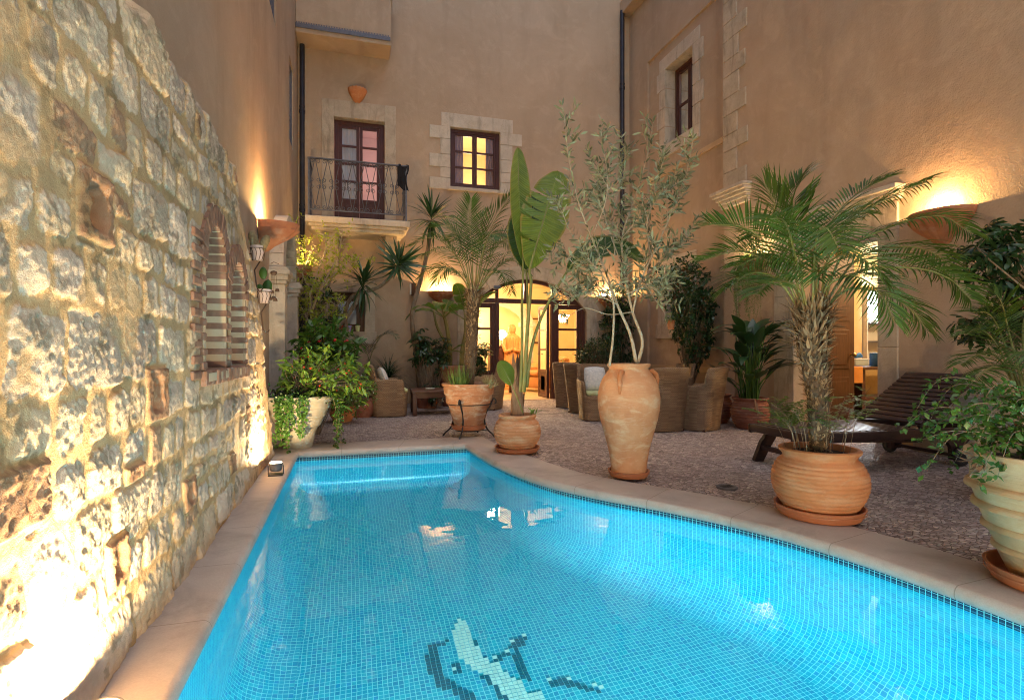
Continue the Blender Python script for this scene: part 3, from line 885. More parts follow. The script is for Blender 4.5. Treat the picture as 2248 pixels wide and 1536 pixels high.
# ================================================================== HOUSES
class Fr:
    """a wall plane: s along it, z up, d out of it into the courtyard"""
    def __init__(f, axis, pos, sign): f.axis, f.pos, f.sign = axis, pos, sign
    def P(f, s_, z, d=0.0):
        return (s_, f.pos + f.sign * d, z) if f.axis == 'y' else (f.pos + f.sign * d, s_, z)
    def box(f, mb, s0, s1, z0, z1, d0, d1, b=0):
        a, c = f.P(s0, z0, d0), f.P(s1, z1, d1)
        lo = [min(p, q) for p, q in zip(a, c)]; hi = [max(p, q) for p, q in zip(a, c)]
        (mb.bbox if b else mb.box)(lo[0], hi[0], lo[1], hi[1], lo[2], hi[2], **({'b': b} if b else {}))
BACK = Fr('y', 11.68, -1); RA = Fr('x', 6.35, -1); RB = Fr('x', 6.10, -1); LEFT = Fr('x', -1.02, 1)

def wall(fr, s0, s1, z0, z1, holes, th=.35, arches=()):
    """one wall with rectangular openings (s0,s1,z0,z1); arches = (s0,s1,spring,crown) fill the top of a hole"""
    mb = MB()
    ss = sorted({s0, s1} | {v for h in holes for v in h[:2] if s0 < v < s1}); zz = sorted({z0, z1} | {v for h in holes for v in h[2:] if z0 < v < z1})
    inh = lambda a, b: any(h[0] < a < h[1] and h[2] < b < h[3] for h in holes)
    for i in range(len(ss) - 1):
        for j in range(len(zz) - 1):
            if inh((ss[i] + ss[i + 1]) / 2, (zz[j] + zz[j + 1]) / 2): continue
            for d in (0, -th):
                mb.add([fr.P(ss[i], zz[j], d), fr.P(ss[i + 1], zz[j], d), fr.P(ss[i + 1], zz[j + 1], d), fr.P(ss[i], zz[j + 1], d)], [(0, 1, 2, 3)])
    for h in holes:
        for (a, b) in (((h[0], h[2]), (h[0], h[3])), ((h[1], h[2]), (h[1], h[3])), ((h[0], h[2]), (h[1], h[2])), ((h[0], h[3]), (h[1], h[3]))):
            if a[1] == b[1] == h[3] and any(abs(h[0] - q[0]) < 1e-6 for q in arches): continue
            mb.add([fr.P(*a, 0), fr.P(*b, 0), fr.P(*b, -th), fr.P(*a, -th)], [(0, 1, 2, 3)])
    for a0, a1, spz, cr in arches:
        w = (a1 - a0) / 2; rise = cr - spz; R = (w * w + rise * rise) / (2 * rise); cz = cr - R; cs = (a0 + a1) / 2
        top = [h[3] for h in holes if abs(h[0] - a0) < 1e-6][0]; n = 28
        zf = lambda s_: cz + sqrt(max(0, R * R - (s_ - cs) ** 2))
        for k in range(n):
            u0, u1 = a0 + (a1 - a0) * k / n, a0 + (a1 - a0) * (k + 1) / n
            for d in (0, -th):
                mb.add([fr.P(u0, zf(u0), d), fr.P(u1, zf(u1), d), fr.P(u1, top, d), fr.P(u0, top, d)], [(0, 1, 2, 3)])
            mb.add([fr.P(u0, zf(u0), 0), fr.P(u1, zf(u1), 0), fr.P(u1, zf(u1), -th), fr.P(u0, zf(u0), -th)], [(0, 1, 2, 3)])
    return mb

def casement(fr, s0, s1, z0, z1, d, cols, rows, parent, mat, w=.07, mw=.035, solid=0.0, name="window", leaves=1, glass=True, sill=False):
    """wooden frame with glazing bars; solid = height of a wooden panel at the bottom"""
    mb = MB(); t = .05
    fr.box(mb, s0, s0 + w, z0, z1, d - t, d + .012, .006); fr.box(mb, s1 - w, s1, z0, z1, d - t, d + .012, .006)
    fr.box(mb, s0 + w, s1 - w, z1 - w, z1, d - t, d + .010, .006); fr.box(mb, s0 + w, s1 - w, z0, z0 + w, d - t, d + .010, .006)
    a0, a1, b0, b1 = s0 + w, s1 - w, z0 + w, z1 - w
    lw = (a1 - a0) / leaves
    for k in range(leaves):
        p0, p1 = a0 + lw * k + .002, a0 + lw * (k + 1) - .002; st = w * .72
        fr.box(mb, p0, p0 + st, b0, b1, d - t + .008, d - .006, .004); fr.box(mb, p1 - st, p1, b0, b1, d - t + .008, d - .006, .004)
        fr.box(mb, p0 + st, p1 - st, b1 - st, b1, d - t + .008, d - .007, .004); fr.box(mb, p0 + st, p1 - st, b0, b0 + st, d - t + .008, d - .007, .004)
        g0, g1, h0, h1 = p0 + st, p1 - st, b0 + st, b1 - st
        if solid:
            fr.box(mb, g0, g1, h0, h0 + solid, d - t + .012, d - .016)
            fr.box(mb, g0 + .07, g1 - .07, h0 + .06, h0 + solid - .08, d - t + .012, d - .008, .006)
            fr.box(mb, g0, g1, h0 + solid, h0 + solid + .07, d - t + .008, d - .007, .004); h0 += solid + .07
        for i in range(1, cols):
            x = g0 + (g1 - g0) * i / cols; fr.box(mb, x - mw / 2, x + mw / 2, h0, h1, d - t + .012, d - .010)
        for j in range(1, rows):
            z = h0 + (h1 - h0) * j / rows; fr.box(mb, g0, g1, z - mw / 2, z + mw / 2, d - t + .011, d - .009)
    f = mb.build(name, mat, parent, smooth=False)
    if glass:
        g = MB(); fr_d = d - .032
        g.add([fr.P(a0 + .01, b0 + .01 + solid, fr_d), fr.P(a1 - .01, b0 + .01 + solid, fr_d), fr.P(a1 - .01, b1 - .01, fr_d), fr.P(a0 + .01, b1 - .01, fr_d)], [(0, 1, 2, 3)])
        g.build("pane", MT['glass'], f, smooth=False)
    return f
def curtain(fr, s0, s1, z0, z1, d, mat, parent, wav=.03):
    mb = MB()
    mb.grid(lambda u, v: Vector(fr.P(s0 + (s1 - s0) * u, z0 + (z1 - z0) * v, d + wav * sin(u * 22 + v * 1.2) * (.6 + .4 * v))), 44, 6)
    return mb.build("curtain", mat, parent)

curtain_w = leafmat("white_curtain", (.52, .54, .62), (.66, .68, .76), .9, .1)
curtain_p = leafmat("mauve_curtain", (.30, .22, .30), (.42, .32, .40), .9, .06)
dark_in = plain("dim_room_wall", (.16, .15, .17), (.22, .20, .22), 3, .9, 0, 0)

# ------------------------------------------------------------------ back house
house = thing("house", "tall ochre plastered house with balcony and arched doorway closing the far end", "house", (2.6, 11.68, 0))
def hp(mb, name, mat, parent=None, smooth=False, **k):
    o = mb.build(name, mat, None, smooth=smooth, **k); o.parent = parent or house
    if parent is None: o.location = -house.location
    return o
ARCH = (2.45, 5.20, 2.00, 2.70)
holes_b = [(-.34, .67, 3.62, 5.84), (2.03, 3.15, 4.61, 5.90), (-.43, .27, 1.49, 2.30), (2.45, 5.20, -.06, 2.75)]
w = wall(BACK, -1.4, 6.7, -.06, 9.8, holes_b, .35, [ARCH])
hp(w, "wall", MT['plaster'])
# dressed stone round the balcony door
mb = MB()
BACK.box(mb, -.57, -.335, 3.62, 6.18, -.14, .02, .008); BACK.box(mb, .665, .89, 3.62, 6.18, -.14, .02, .008)
BACK.box(mb, -.334, .664, 5.835, 6.18, -.14, .0195, .008)
hp(mb, "door_surround", MT['stone'], smooth=False)
d = casement(BACK, -.33, .66, 3.60, 5.83, -.15, 1, 4, None, MT['wood'], .085, .04, .42, "balcony_door", 2)
d.parent = house; d.location = -house.location
curtain(BACK, -.22, .15, 3.7, 5.72, -.25, curtain_w, d, .018)
# window with quoined surround
mb = MB()
BACK.box(mb, 1.84, 3.43, 5.895, 6.19, -.12, .02, .008)
for k, (z0, z1) in enumerate(((5.63, 5.90), (5.30, 5.63), (5.02, 5.30), (4.80, 5.02), (4.55, 4.80))):
    wide = k % 2 == 0
    BACK.box(mb, 1.59 if (wide or k == 4) else 1.82, 2.036, z0 + .001, z1 - .006, -.12, .0195, .006)
    BACK.box(mb, 3.144, 3.64 if wide and k < 1 else 3.42, z0 + .001, z1 - .006, -.12, .0195, .006)
BACK.box(mb, 1.98, 3.46, 4.545, 4.616, -.12, .055, .008)
hp(mb, "window_surround", MT['stone_p'])
f = casement(BACK, 2.04, 3.14, 4.62, 5.89, -.09, 1, 3, None, MT['wood'], .07, .04, 0, "window", 2)
f.parent = house; f.location = -house.location
curtain(BACK, 2.10, 2.36, 4.65, 5.85, -.2, curtain_p, f, .015); curtain(BACK, 2.86, 3.10, 4.65, 5.85, -.2, curtain_p, f, .015)
# small lower window
mb = MB()
BACK.box(mb, -.66, .47, 2.295, 2.57, -.12, .02, .008)
BACK.box(mb, .265, .47, 1.46, 2.294, -.12, .0195, .008); BACK.box(mb, -.66, -.425, 1.46, 2.294, -.12, .0195, .008)
BACK.box(mb, -.70, .50, 1.24, 1.495, -.25, .035, .008)
hp(mb, "window_surround", MT['stone'])
f = casement(BACK, -.42, .26, 1.50, 2.29, -.2, 1, 1, None, MT['wood_door'], .09, .04, 0, "window", 1)
f.parent = house; f.location = -house.location
curtain(BACK, -.36, .2, 1.5, 2.28, -.27, curtain_w, f, .012)
# balcony
bal = MB()
by0, by1 = -.82, 1.09
BACK.box(bal, by0, by1, 3.50, 3.62, -.05, .86, .012); BACK.box(bal, by0 + .05, by1 - .05, 3.44, 3.499, -.05, .81, .012); BACK.box(bal, by0 + .10, by1 - .10, 3.38, 3.439, -.05, .76, .012)
balcony = hp(bal, "balcony", MT['stone_p'])
for x in (-.36, .76):
    mb = MB()
    prof = [(0, 2.78), (.10, 2.80), (.16, 2.92), (.22, 3.02), (.42, 3.10), (.52, 3.22), (.54, 3.30), (.54, 3.378), (0, 3.378)]
    mb.prism(prof, lambda a, b, d_: BACK.P(x + d_, b, a), -.11, .11)
    mb.build("corbel", MT['stone'], balcony, smooth=False)
def spiral(mb, cx, cz, r, turns, a0, sg, fr, d, rad=.006):
    pts = []
    for k in range(int(14 * turns) + 1):
        q = k / (14 * turns); a = a0 + sg * q * turns * 2 * pi; rr_ = r * (1 - .72 * q)
        pts.append(fr.P(cx + rr_ * cos(a), cz + rr_ * sin(a), d))
    mb.tube(pts, rad, 4)
RZ0, RZ1 = 3.74, 4.70
rail = MB()
xa, xb, dd = by0 + .06, by1 - .06, .80
def rail_panel(P2, L):
    """P2(s, z) -> world point along one side of length L"""
    class G: pass
    g = G(); g.P = lambda s_, z, d_: P2(s_, z)
    rail.bar(P2(0, RZ1), P2(L, RZ1), .045, .022); rail.bar(P2(0, RZ0), P2(L, RZ0), .03, .015)
    n = max(2, round(L / .235)); st = L / n; zm = (RZ0 + RZ1) / 2
    for k in range(n):
        c = st * (k + .5)
        rail.tube([P2(c, RZ1), P2(c - st * .42, zm + .02), P2(c, RZ0)], .007, 4); rail.tube([P2(c, RZ1), P2(c + st * .42, zm + .02), P2(c, RZ0)], .007, 4)
        for zc, sg in ((RZ1 - .055, 1), (RZ0 + .05, -1)):
            spiral(rail, c - .052, zc, .045, 1.4, 0, sg, g, 0); spiral(rail, c + .052, zc, .045, 1.4, pi, -sg, g, 0)
        for q in (-1, 1):
            spiral(rail, c + q * st * .27, zm + .07, .045, 1.4, -pi / 2, q, g, 0); spiral(rail, c + q * st * .27, zm - .05, .045, 1.4, pi / 2, -q, g, 0)
rail_panel(lambda s_, z: Vector(BACK.P(xa + s_, z, dd)), xb - xa)
rail_panel(lambda s_, z: Vector(BACK.P(xa, z, dd - s_)), dd - .02)
rail_panel(lambda s_, z: Vector(BACK.P(xb, z, dd - s_)), dd - .02)
for x in (xa, xb): rail.bar(BACK.P(x, 3.61, dd), BACK.P(x, RZ1 + .01, dd), .032, .032)
rail.build("railing", MT['iron_grey'], balcony, smooth=False)
# closed balcony of the storey above
mb = MB()
BACK.box(mb, -1.015, .76, 7.14, 8.20, -.05, .55, .012)
ub = hp(mb, "closed_balcony", MT['plaster'])
mb = MB(); BACK.box(mb, -1.014, .80, 8.20, 8.27, -.05, .60, .01); mb.build("coping_slab", MT['stone_p'], ub, smooth=False)
mb = MB(); BACK.box(mb, -1.014, .745, 7.22, 7.30, .551, .575, .006)
for k in range(58): BACK.box(mb, -1.0 + k * .0298, -.985 + k * .0298, 7.30, 7.33, .551, .572)
mb.build("drip_moulding", MT['iron_grey'], ub, smooth=False)
# arched doorway: stone ring, frame, side panels, fanlight, open leaves
w_, rise = (ARCH[1] - ARCH[0]) / 2, ARCH[3] - ARCH[2]
AR = (w_ * w_ + rise * rise) / (2 * rise); ACZ = ARCH[3] - AR; ACS = (ARCH[0] + ARCH[1]) / 2
def az(s_, r=AR): return ACZ + sqrt(max(0, r * r - (s_ - ACS) ** 2))
mb = MB(); na = 13; a_end = math.asin(w_ / AR)
for k in range(na):
    t0, t1 = -a_end - .10 + (2 * a_end + .20) * (k + .012) / na, -a_end - .10 + (2 * a_end + .20) * (k + .988) / na
    q = [(ACS + (AR + o) * sin(t), ACZ + (AR + o) * cos(t)) for o, t in ((.002, t0), (.002, t1), (.30, t1), (.30, t0))]
    mb.prism(q, lambda a, b, d_: BACK.P(a, b, d_), -.02, .022)
for s0, s1 in ((2.16, 2.45), (5.20, 5.48)):
    for z0, z1 in ((0, .5), (.5, 1.02), (1.02, 1.5), (1.5, 1.98)): BACK.box(mb, s0 + (.03 if s0 < 3 else 0), s1 - (.03 if s0 > 3 else 0), z0 + .003, z1 - .003, -.02, .0215, .006)
hp(mb, "arch_stone", MT['stone'])
DD = -.12
mb = MB()
for k in range(24):
    s0, s1 = ARCH[0] + (ARCH[1] - ARCH[0]) * k / 24, ARCH[0] + (ARCH[1] - ARCH[0]) * (k + 1) / 24
    mb.prism([(s0, az(s0) - .075), (s1, az(s1) - .075), (s1, az(s1) - .002), (s0, az(s0) - .002)], lambda a, b, d_: BACK.P(a, b, d_), DD - .05, DD + .03)
BACK.box(mb, ARCH[0], ARCH[0] + .08, 0, 2.02, DD - .06, DD + .031); BACK.box(mb, ARCH[1] - .08, ARCH[1], 0, 2.02, DD - .06, DD + .031)
BACK.box(mb, ARCH[0] + .03, ARCH[1] - .03, 2.16, 2.26, DD - .055, DD + .035, .008)
for s_ in (3.10, 3.76, 4.42): BACK.box(mb, s_ - .035, s_ + .035, 2.262, az(s_) - .04, DD - .045, DD + .025)
for s_ in (3.10, 4.42): BACK.box(mb, s_ - .045, s_ + .045, 0, 2.158, DD - .06, DD + .032, .008)
door = hp(mb, "arched_door", MT['wood'])
g = MB(); n = 20
g.add([BACK.P(ARCH[0] + .05 + (ARCH[1] - ARCH[0] - .1) * k / n, 2.22, DD - .01) for k in range(n + 1)] + [BACK.P(ARCH[0] + .05 + (ARCH[1] - ARCH[0] - .1) * k / n, az(ARCH[0] + .05 + (ARCH[1] - ARCH[0] - .1) * k / n) - .05, DD - .01) for k in range(n + 1)],
      [(k, k + 1, n + 2 + k, n + 1 + k) for k in range(n)])
g.build("fanlight_pane", MT['glass'], door, smooth=False)
casement(BACK, 2.53, 3.055, 0.01, 2.155, DD, 1, 3, house, MT['wood'], .06, .05, .48, "side_panel", 1).location = -house.location
casement(BACK, 4.465, 5.12, 0.01, 2.155, DD, 1, 3, house, MT['wood'], .06, .05, .48, "side_panel", 1).location = -house.location
# the two leaves stand open into the room
for s_, sg in ((3.165, -1), (4.355, 1)):
    q = Fr('x', s_, 1)
    lf = casement(q, 11.87, 12.50, .015, 2.15, 0, 1, 3, house, MT['wood'], .06, .045, .48, "door_leaf", 1)
    lf.location = -house.location
    mb = MB(); mb.tube([(s_ - .05 * sg - .02, 12.43, 1.02), (s_ - .06 * sg - .02, 12.43, 1.02), (s_ - .06 * sg - .02, 12.33, 1.02)], .011, 6); mb.build("handle", MT['iron'], lf)
# roof slab edge
mb = MB(); BACK.box(mb, -1.4, 6.7, 9.8, 9.95, -.6, .15); hp(mb, "roof_edge", MT['stone'])

# ------------------------------------------------------------------ rooms seen through the openings
def room(x0, x1, y0, y1, z0, z1, mw, mf, name, parent, open_y0=True):
    """open towards the courtyard: at y0 behind the back house, at x0 behind the house with the brown door"""
    mb = MB()
    if open_y0: mb.box(x0 - .1, x0, y0, y1, z0, z1)
    else: mb.box(x0, x1, y0 - .1, y0, z0, z1)
    mb.box(x0, x1, y1, y1 + .1, z0, z1); mb.box(x1, x1 + .1, y0, y1, z0, z1)
    mb.box(x0 - (.1 if open_y0 else 0), x1 + .1, y0 - (0 if open_y0 else .1), y1 + .1, z1, z1 + .1)
    o = mb.build(name, mw, parent, smooth=False); o.location = -parent.location
    mb = MB(); mb.box(x0 - (.1 if open_y0 else .40), x1 + .1, y0 - (.34 if open_y0 else .1), y1, z0 - .1, z0)
    mb.build("room_floor", mf, o, smooth=False)
    return o
floor_m = plain("room_floor_tile", (.50, .34, .19), (.58, .41, .25), 3, .35, 30, .001)
lounge = room(1.2, 7.2, 12.04, 17.2, .012, 3.15, MT['plaster_in'], floor_m, "lounge_room", house)
# inner arch across the room
mb = MB()
ax0, ax1, ay = .9, 4.35, 15.6
cxs, rr_ = 3.70, 1.30
n = 20
for k in range(n):
    t0, t1 = pi * k / n, pi * (k + 1) / n
    q = [(cxs + rr_ * cos(t0), 1.93 + .60 * sin(t0)), (cxs + rr_ * cos(t1), 1.93 + .60 * sin(t1)), (cxs + (rr_ + .22) * cos(t1), 1.93 + .80 * sin(t1)), (cxs + (rr_ + .22) * cos(t0), 1.93 + .80 * sin(t0))]
    mb.prism(q, lambda a, b, d_: (a, ay + d_, b), 0, .5)
mb.box(cxs + rr_ - .02, cxs + rr_ + .22, ay, ay + .5, .012, 1.94); mb.box(cxs + rr_ - .08, cxs + rr_ + .28, ay - .04, ay + .52, 1.82, 1.96)
mb.build("inner_arch", MT['stone_p'], lounge, smooth=False)
lamp("lounge_light", 'POINT', (3.4, 13.3, 2.75), 120, WARM2, None, .15)
lamp("lounge_light_far", 'POINT', (3.4, 16.5, 2.0), 60, WARM2, None, .12)
# upper rooms
mb = MB()
up1 = room(-1.3, 1.35, 12.04, 15.0, 3.45, 6.7, plain("bedroom_wall", (.52, .38, .36), (.58, .44, .42), 2, .9, 0, 0), floor_m, "bedroom", house)
up2 = room(1.55, 4.6, 12.04, 15.2, 3.45, 6.7, MT['plaster_in'], floor_m, "bedroom", house)
mb = MB(); mb.box(1.7, 4.4, 15.05, 15.19, 5.15, 5.21); mb.box(2.2, 3.9, 14.2, 15.19, 3.45, 4.7); mb.build("bed_board", MT['cream'], up2, smooth=False)
low = room(-1.2, .95, 12.04, 14.0, .8, 3.1, dark_in, floor_m, "store_room", house)
lamp("bedroom_light", 'POINT', (3.0, 14.0, 5.0), 48, (1, .74, .44), None, .12)
lamp("bedroom_light_dim", 'POINT', (.9, 13.8, 5.6), 14, (1, .66, .55), None, .12)

# ------------------------------------------------------------------ house on the left
lh = thing("house", "plain ochre house wall behind the rubble wall with a stone arch", "house", (-1.02, 5, 0))
def lp(mb, name, mat, parent=None, smooth=False):
    o = mb.build(name, mat, parent or lh, smooth=smooth)
    if parent is None: o.location = -lh.location
    return o
wins = [(7.45, 8.35, 5.65, 7.6), (10.15, 10.75, 4.75, 6.2)]
lp(wall(LEFT, -6, 11.70, -.06, 9.8, wins, .3), "wall", MT['plaster'])
for (a, b, z0, z1) in wins:
    casement(LEFT, a + .005, b - .005, z0 + .005, z1 - .005, -.03, 1, 3, lh, MT['iron_grey'], .06, .035, 0, "window", 2).location = -lh.location
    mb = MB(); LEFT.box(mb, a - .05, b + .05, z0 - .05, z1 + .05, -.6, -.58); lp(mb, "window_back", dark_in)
mb = MB()
for (y0, y1) in ((7.72, 8.00), (9.45, 9.73)):
    LEFT.box(mb, y0, y1, .0, 1.98, -.02, .19, .01)
    for q, (e, z0, z1) in enumerate(((.02, 1.98, 2.03), (.045, 2.03, 2.10), (.07, 2.10, 2.16), (.04, 2.16, 2.20))): LEFT.box(mb, y0 - e, y1 + e, z0 + .001, z1, -.02, .19 + e, .008)
    LEFT.box(mb, y0 - .03, y1 + .03, 0, .18, -.02, .22, .01)
n = 15; ac, ar = 8.725, .86
for k in range(n):
    t0, t1 = pi * (k + .02) / n, pi * (k + .98) / n
    mb.prism([(ac + r_ * cos(t), 2.205 + r_ * .86 * sin(t)) for r_, t in ((ar - .13, t0), (ar - .13, t1), (ar + .15, t1), (ar + .15, t0))], lambda a, b, d_: LEFT.P(a, b, d_), -.02, .17)
arch = lp(mb, "stone_arch", MT['stone_p'])
mb = MB(); mb.grid(lambda u, v: Vector(LEFT.P(8.0 + 1.45 * u, 2.86 * v, .012 + .02 * sin(u * 11) * sin(v * 17))), 20, 24)
mb.build("arch_infill", MT['stone_old'], arch)
# tilted pale slab resting over the arch

# ------------------------------------------------------------------ house on the right: recessed wing and near wing
rh = thing("house", "ochre house with stone quoins, open brown door and lintel beside the wooden lounger", "house", (6.10, 5, 0))
def rp(mb, name, mat, parent=None, smooth=False):
    o = mb.build(name, mat, parent or rh, smooth=smooth)
    if parent is None: o.location = -rh.location
    return o
DOOR = (5.11, 6.42, -.06, 2.52)
mb = wall(RB, -6, 7.98, -.06, 9.8, [DOOR], .40)
mb.add([(6.10, 7.98, -.06), (6.36, 7.98, -.06), (6.36, 7.98, 9.8), (6.10, 7.98, 9.8)], [(0, 1, 2, 3)])
rp(mb, "wall", MT['plaster_r'])
A1, A2 = (9.22, 10.20, 5.42, 7.02), (9.35, 10.20, 1.66, 2.78)
mb = wall(RA, 7.9, 11.70, -.06, 9.8, [A1, A2], .34)
RA.box(mb, 7.985, 11.675, 7.48, 9.0, -.01, .05); RA.box(mb, 10.85, 11.675, -.06, 7.479, -.01, .049)
RA.box(mb, 7.985, 11.672, 8.95, 9.25, -.01, .30)
rp(mb, "recessed_wall", MT['plaster'])
# quoins and cornice
mb = MB(); z = 3.80; k = 0
while z < 9.6:
    hgt = (.30, .36, .27, .33)[k % 4]
    RB.box(mb, (7.42, 7.62)[k % 2] + .03 * sin(k * 2.3), 7.985, z + .004, z + hgt - .004, -.22, .022, .008); z += hgt; k += 1
rp(mb, "quoins", MT['stone'])
mb = MB()
for e, z0, z1 in ((.16, 3.74, 3.80), (.13, 3.69, 3.74), (.09, 3.63, 3.69), (.06, 3.57, 3.63), (.03, 3.50, 3.57)):
    RB.box(mb, 7.36 - e * .4, 7.985 + e, z0, z1 - .001, -.23, .02 + e, .012)
rp(mb, "cornice", MT['stone_p'])
# windows of the recessed wing
mb = MB()
RA.box(mb, 9.0, 10.42, 7.014, 7.28, -.22, .021, .008); RA.box(mb, 9.0, 10.42, 5.16, 5.426, -.22, .021, .008)
for k, (z0, z1) in enumerate(((5.42, 5.82), (5.82, 6.22), (6.22, 6.62), (6.62, 7.02))):
    e = .10 * (k % 2)
    RA.box(mb, 10.194, 10.42 + e, z0 + .008, z1 - .008, -.22, .0205, .006); RA.box(mb, 9.00 - e, 9.226, z0 + .008, z1 - .008, -.22, .0205, .006)
rp(mb, "window_surround", MT['stone_p'])
casement(RA, 9.23, 10.19, 5.43, 7.01, -.24, 1, 2, rh, MT['wood'], .07, .045, 0, "window", 2).location = -rh.location
mb = MB()
RA.box(mb, 9.12, 10.50, 2.774, 3.05, -.16, .021, .008); RA.box(mb, 9.05, 10.56, 1.36, 1.666, -.16, .026, .008)
RA.box(mb, 10.194, 10.48, 1.668, 2.772, -.16, .0205, .006); RA.box(mb, 9.12, 9.356, 1.668, 2.772, -.16, .0205, .006)
rp(mb, "window_surround", MT['stone_p'])
casement(RA, 9.36, 10.19, 1.67, 2.77, -.18, 1, 2, rh, MT['wood_door'], .08, .045, 0, "window", 2).location = -rh.location
# doorway with stone jambs, hood and a brown leaf standing open
mb = MB()
for (s0, s1) in ((4.86, 5.112), (6.418, 6.80)):
    for z0, z1 in ((.0, .30), (.30, 1.15), (1.15, 1.9), (1.9, 2.52)):
        e = .03 if z1 == .30 else 0
        RB.box(mb, s0 - (e if s0 < 6 else 0), s1 + (e if s0 > 6 else 0), z0 + .002, z1 - .002, -.14, .03 + e, .008)
RB.box(mb, 4.86, 6.80, 2.522, 2.86, -.14, .030, .008)
rp(mb, "door_surround", MT['stone'])
mb = MB()
for e, z0, z1 in ((.05, 2.87, 2.92), (.09, 2.92, 2.97), (.13, 2.97, 3.03)): RB.box(mb, 4.83 - e * .4, 6.88 + e * .4, z0, z1 - .001, -.02, .03 + e, .01)
rp(mb, "door_hood", MT['stone_p'])
ld = Fr('y', 6.40, -1)
mb = MB()
ld.box(mb, 6.40, 7.16, .02, 2.5, -.05, .0, .004)
for z0, z1 in ((.14, .72), (.84, 1.42), (1.54, 2.36)):
    ld.box(mb, 6.50, 7.06, z0, z1, .0, .012, .01); ld.box(mb, 6.56, 7.00, z0 + .06, z1 - .06, .012, .022, .008)
dl = rp(mb, "door_leaf", MT['wood_door'])
mb = MB(); mb.lathe([(.001, 0), (.022, .004), (.012, .02), (.012, .045), (.028, .055), (.032, .07), (.022, .085), (.001, .088)], 14)
mb.v = [(7.09 + a, 6.40 - c, 1.05 + b) for a, b, c in mb.v]; mb.build("handle", plain("brass", (.5, .34, .12), (.6, .42, .16), 8, .3, 0, 0, .5, .9), dl)
# ochre plinth along the foot of the wall
mb = MB(); RB.box(mb, -6, 4.80, 0, .16, -.05, .035, .01)
rp(mb, "plinth", plain("ochre_plinth", (.52, .32, .13), (.60, .38, .17), 4, .8, 40, .003))
shop = room(6.52, 10.2, 3.4, 7.9, .0, 2.9, plain("stained_room_wall", (.46, .30, .12), (.62, .43, .20), 2.2, .9, 12, .02), floor_m, "work_room", rh, False)
lamp("work_room_light", 'POINT', (8.3, 5.2, 2.6), 55, WARM2, None, .08)
upr = room(6.72, 9.0, 8.4, 11.6, 4.9, 7.7, plain("lit_room_wall", (.44, .42, .34), (.52, .50, .42), 2, .9, 0, 0), floor_m, "upper_room", rh, False)
lamp("upper_room_light", 'POINT', (7.8, 9.6, 7.2), 30, (.95, .9, .7), None, .1)
lor = room(6.72, 8.6, 8.4, 11.6, .8, 3.1, MT['plaster_in'], floor_m, "side_room", rh, False)
lamp("side_room_light", 'POINT', (7.6, 9.9, 2.8), 40, WARM2, None, .1)
# thin conduit beside the aspidistra

# ================================================================== FIXTURES ON THE WALLS
def pipe_line(name_label, x, y, z0, z1, r, brk, n=3, mat='pipe'):
    t = thing("drainpipe", name_label, "drainpipe", (x, y, z0))
    mb = MB(); mb.tube([(0, 0, 0), (0, 0, z1 - z0)], r, 14)
    for k in range(1, n + 1): mb.tube([(0, 0, (z1 - z0) * k / (n + 1) - .03), (0, 0, (z1 - z0) * k / (n + 1) + .03)], r * 1.22, 14)
    mb.build("pipe", MT[mat], t, angle=40)
    for k in range(1, n + 1):
        mb = MB(); zz = (z1 - z0) * k / (n + 1)
        mb.tube([(0, 0, zz - .012 + .1), (0, 0, zz + .012 + .1)], r * 1.18, 14); mb.bar((0, 0, zz + .1), Vector((brk[0], brk[1], zz + .1)), .02, .02)
        mb.build("bracket", MT['pipe'], t, angle=40)
pipe_line("dark drainpipe in the corner beside the small balcony", -.93, 11.58, 0, 9.7, .048, (0, .09), 4)
pipe_line("dark drainpipe in the corner above the olive tree", 6.07, 11.59, 0, 9.02, .052, (0, .08), 4)
t = thing("conduit", "thin pale cable conduit on the wall beside the broad-leaved plant", "conduit", (6.08, 7.62, 0))
mb = MB(); mb.tube([(0, 0, .2), (0, 0, 2.45)], .014, 8); mb.tube([(0, .05, .2), (0, .05, 2.45)], .010, 8); mb.build("tubes", MT['plaster'], t)
for z in (.9, 1.35, 1.62, 2.1):
    mb = MB(); mb.box(-.018, .018, -.03, .075, z, z + .03); mb.build("clip", MT['iron_grey'], t, smooth=False)

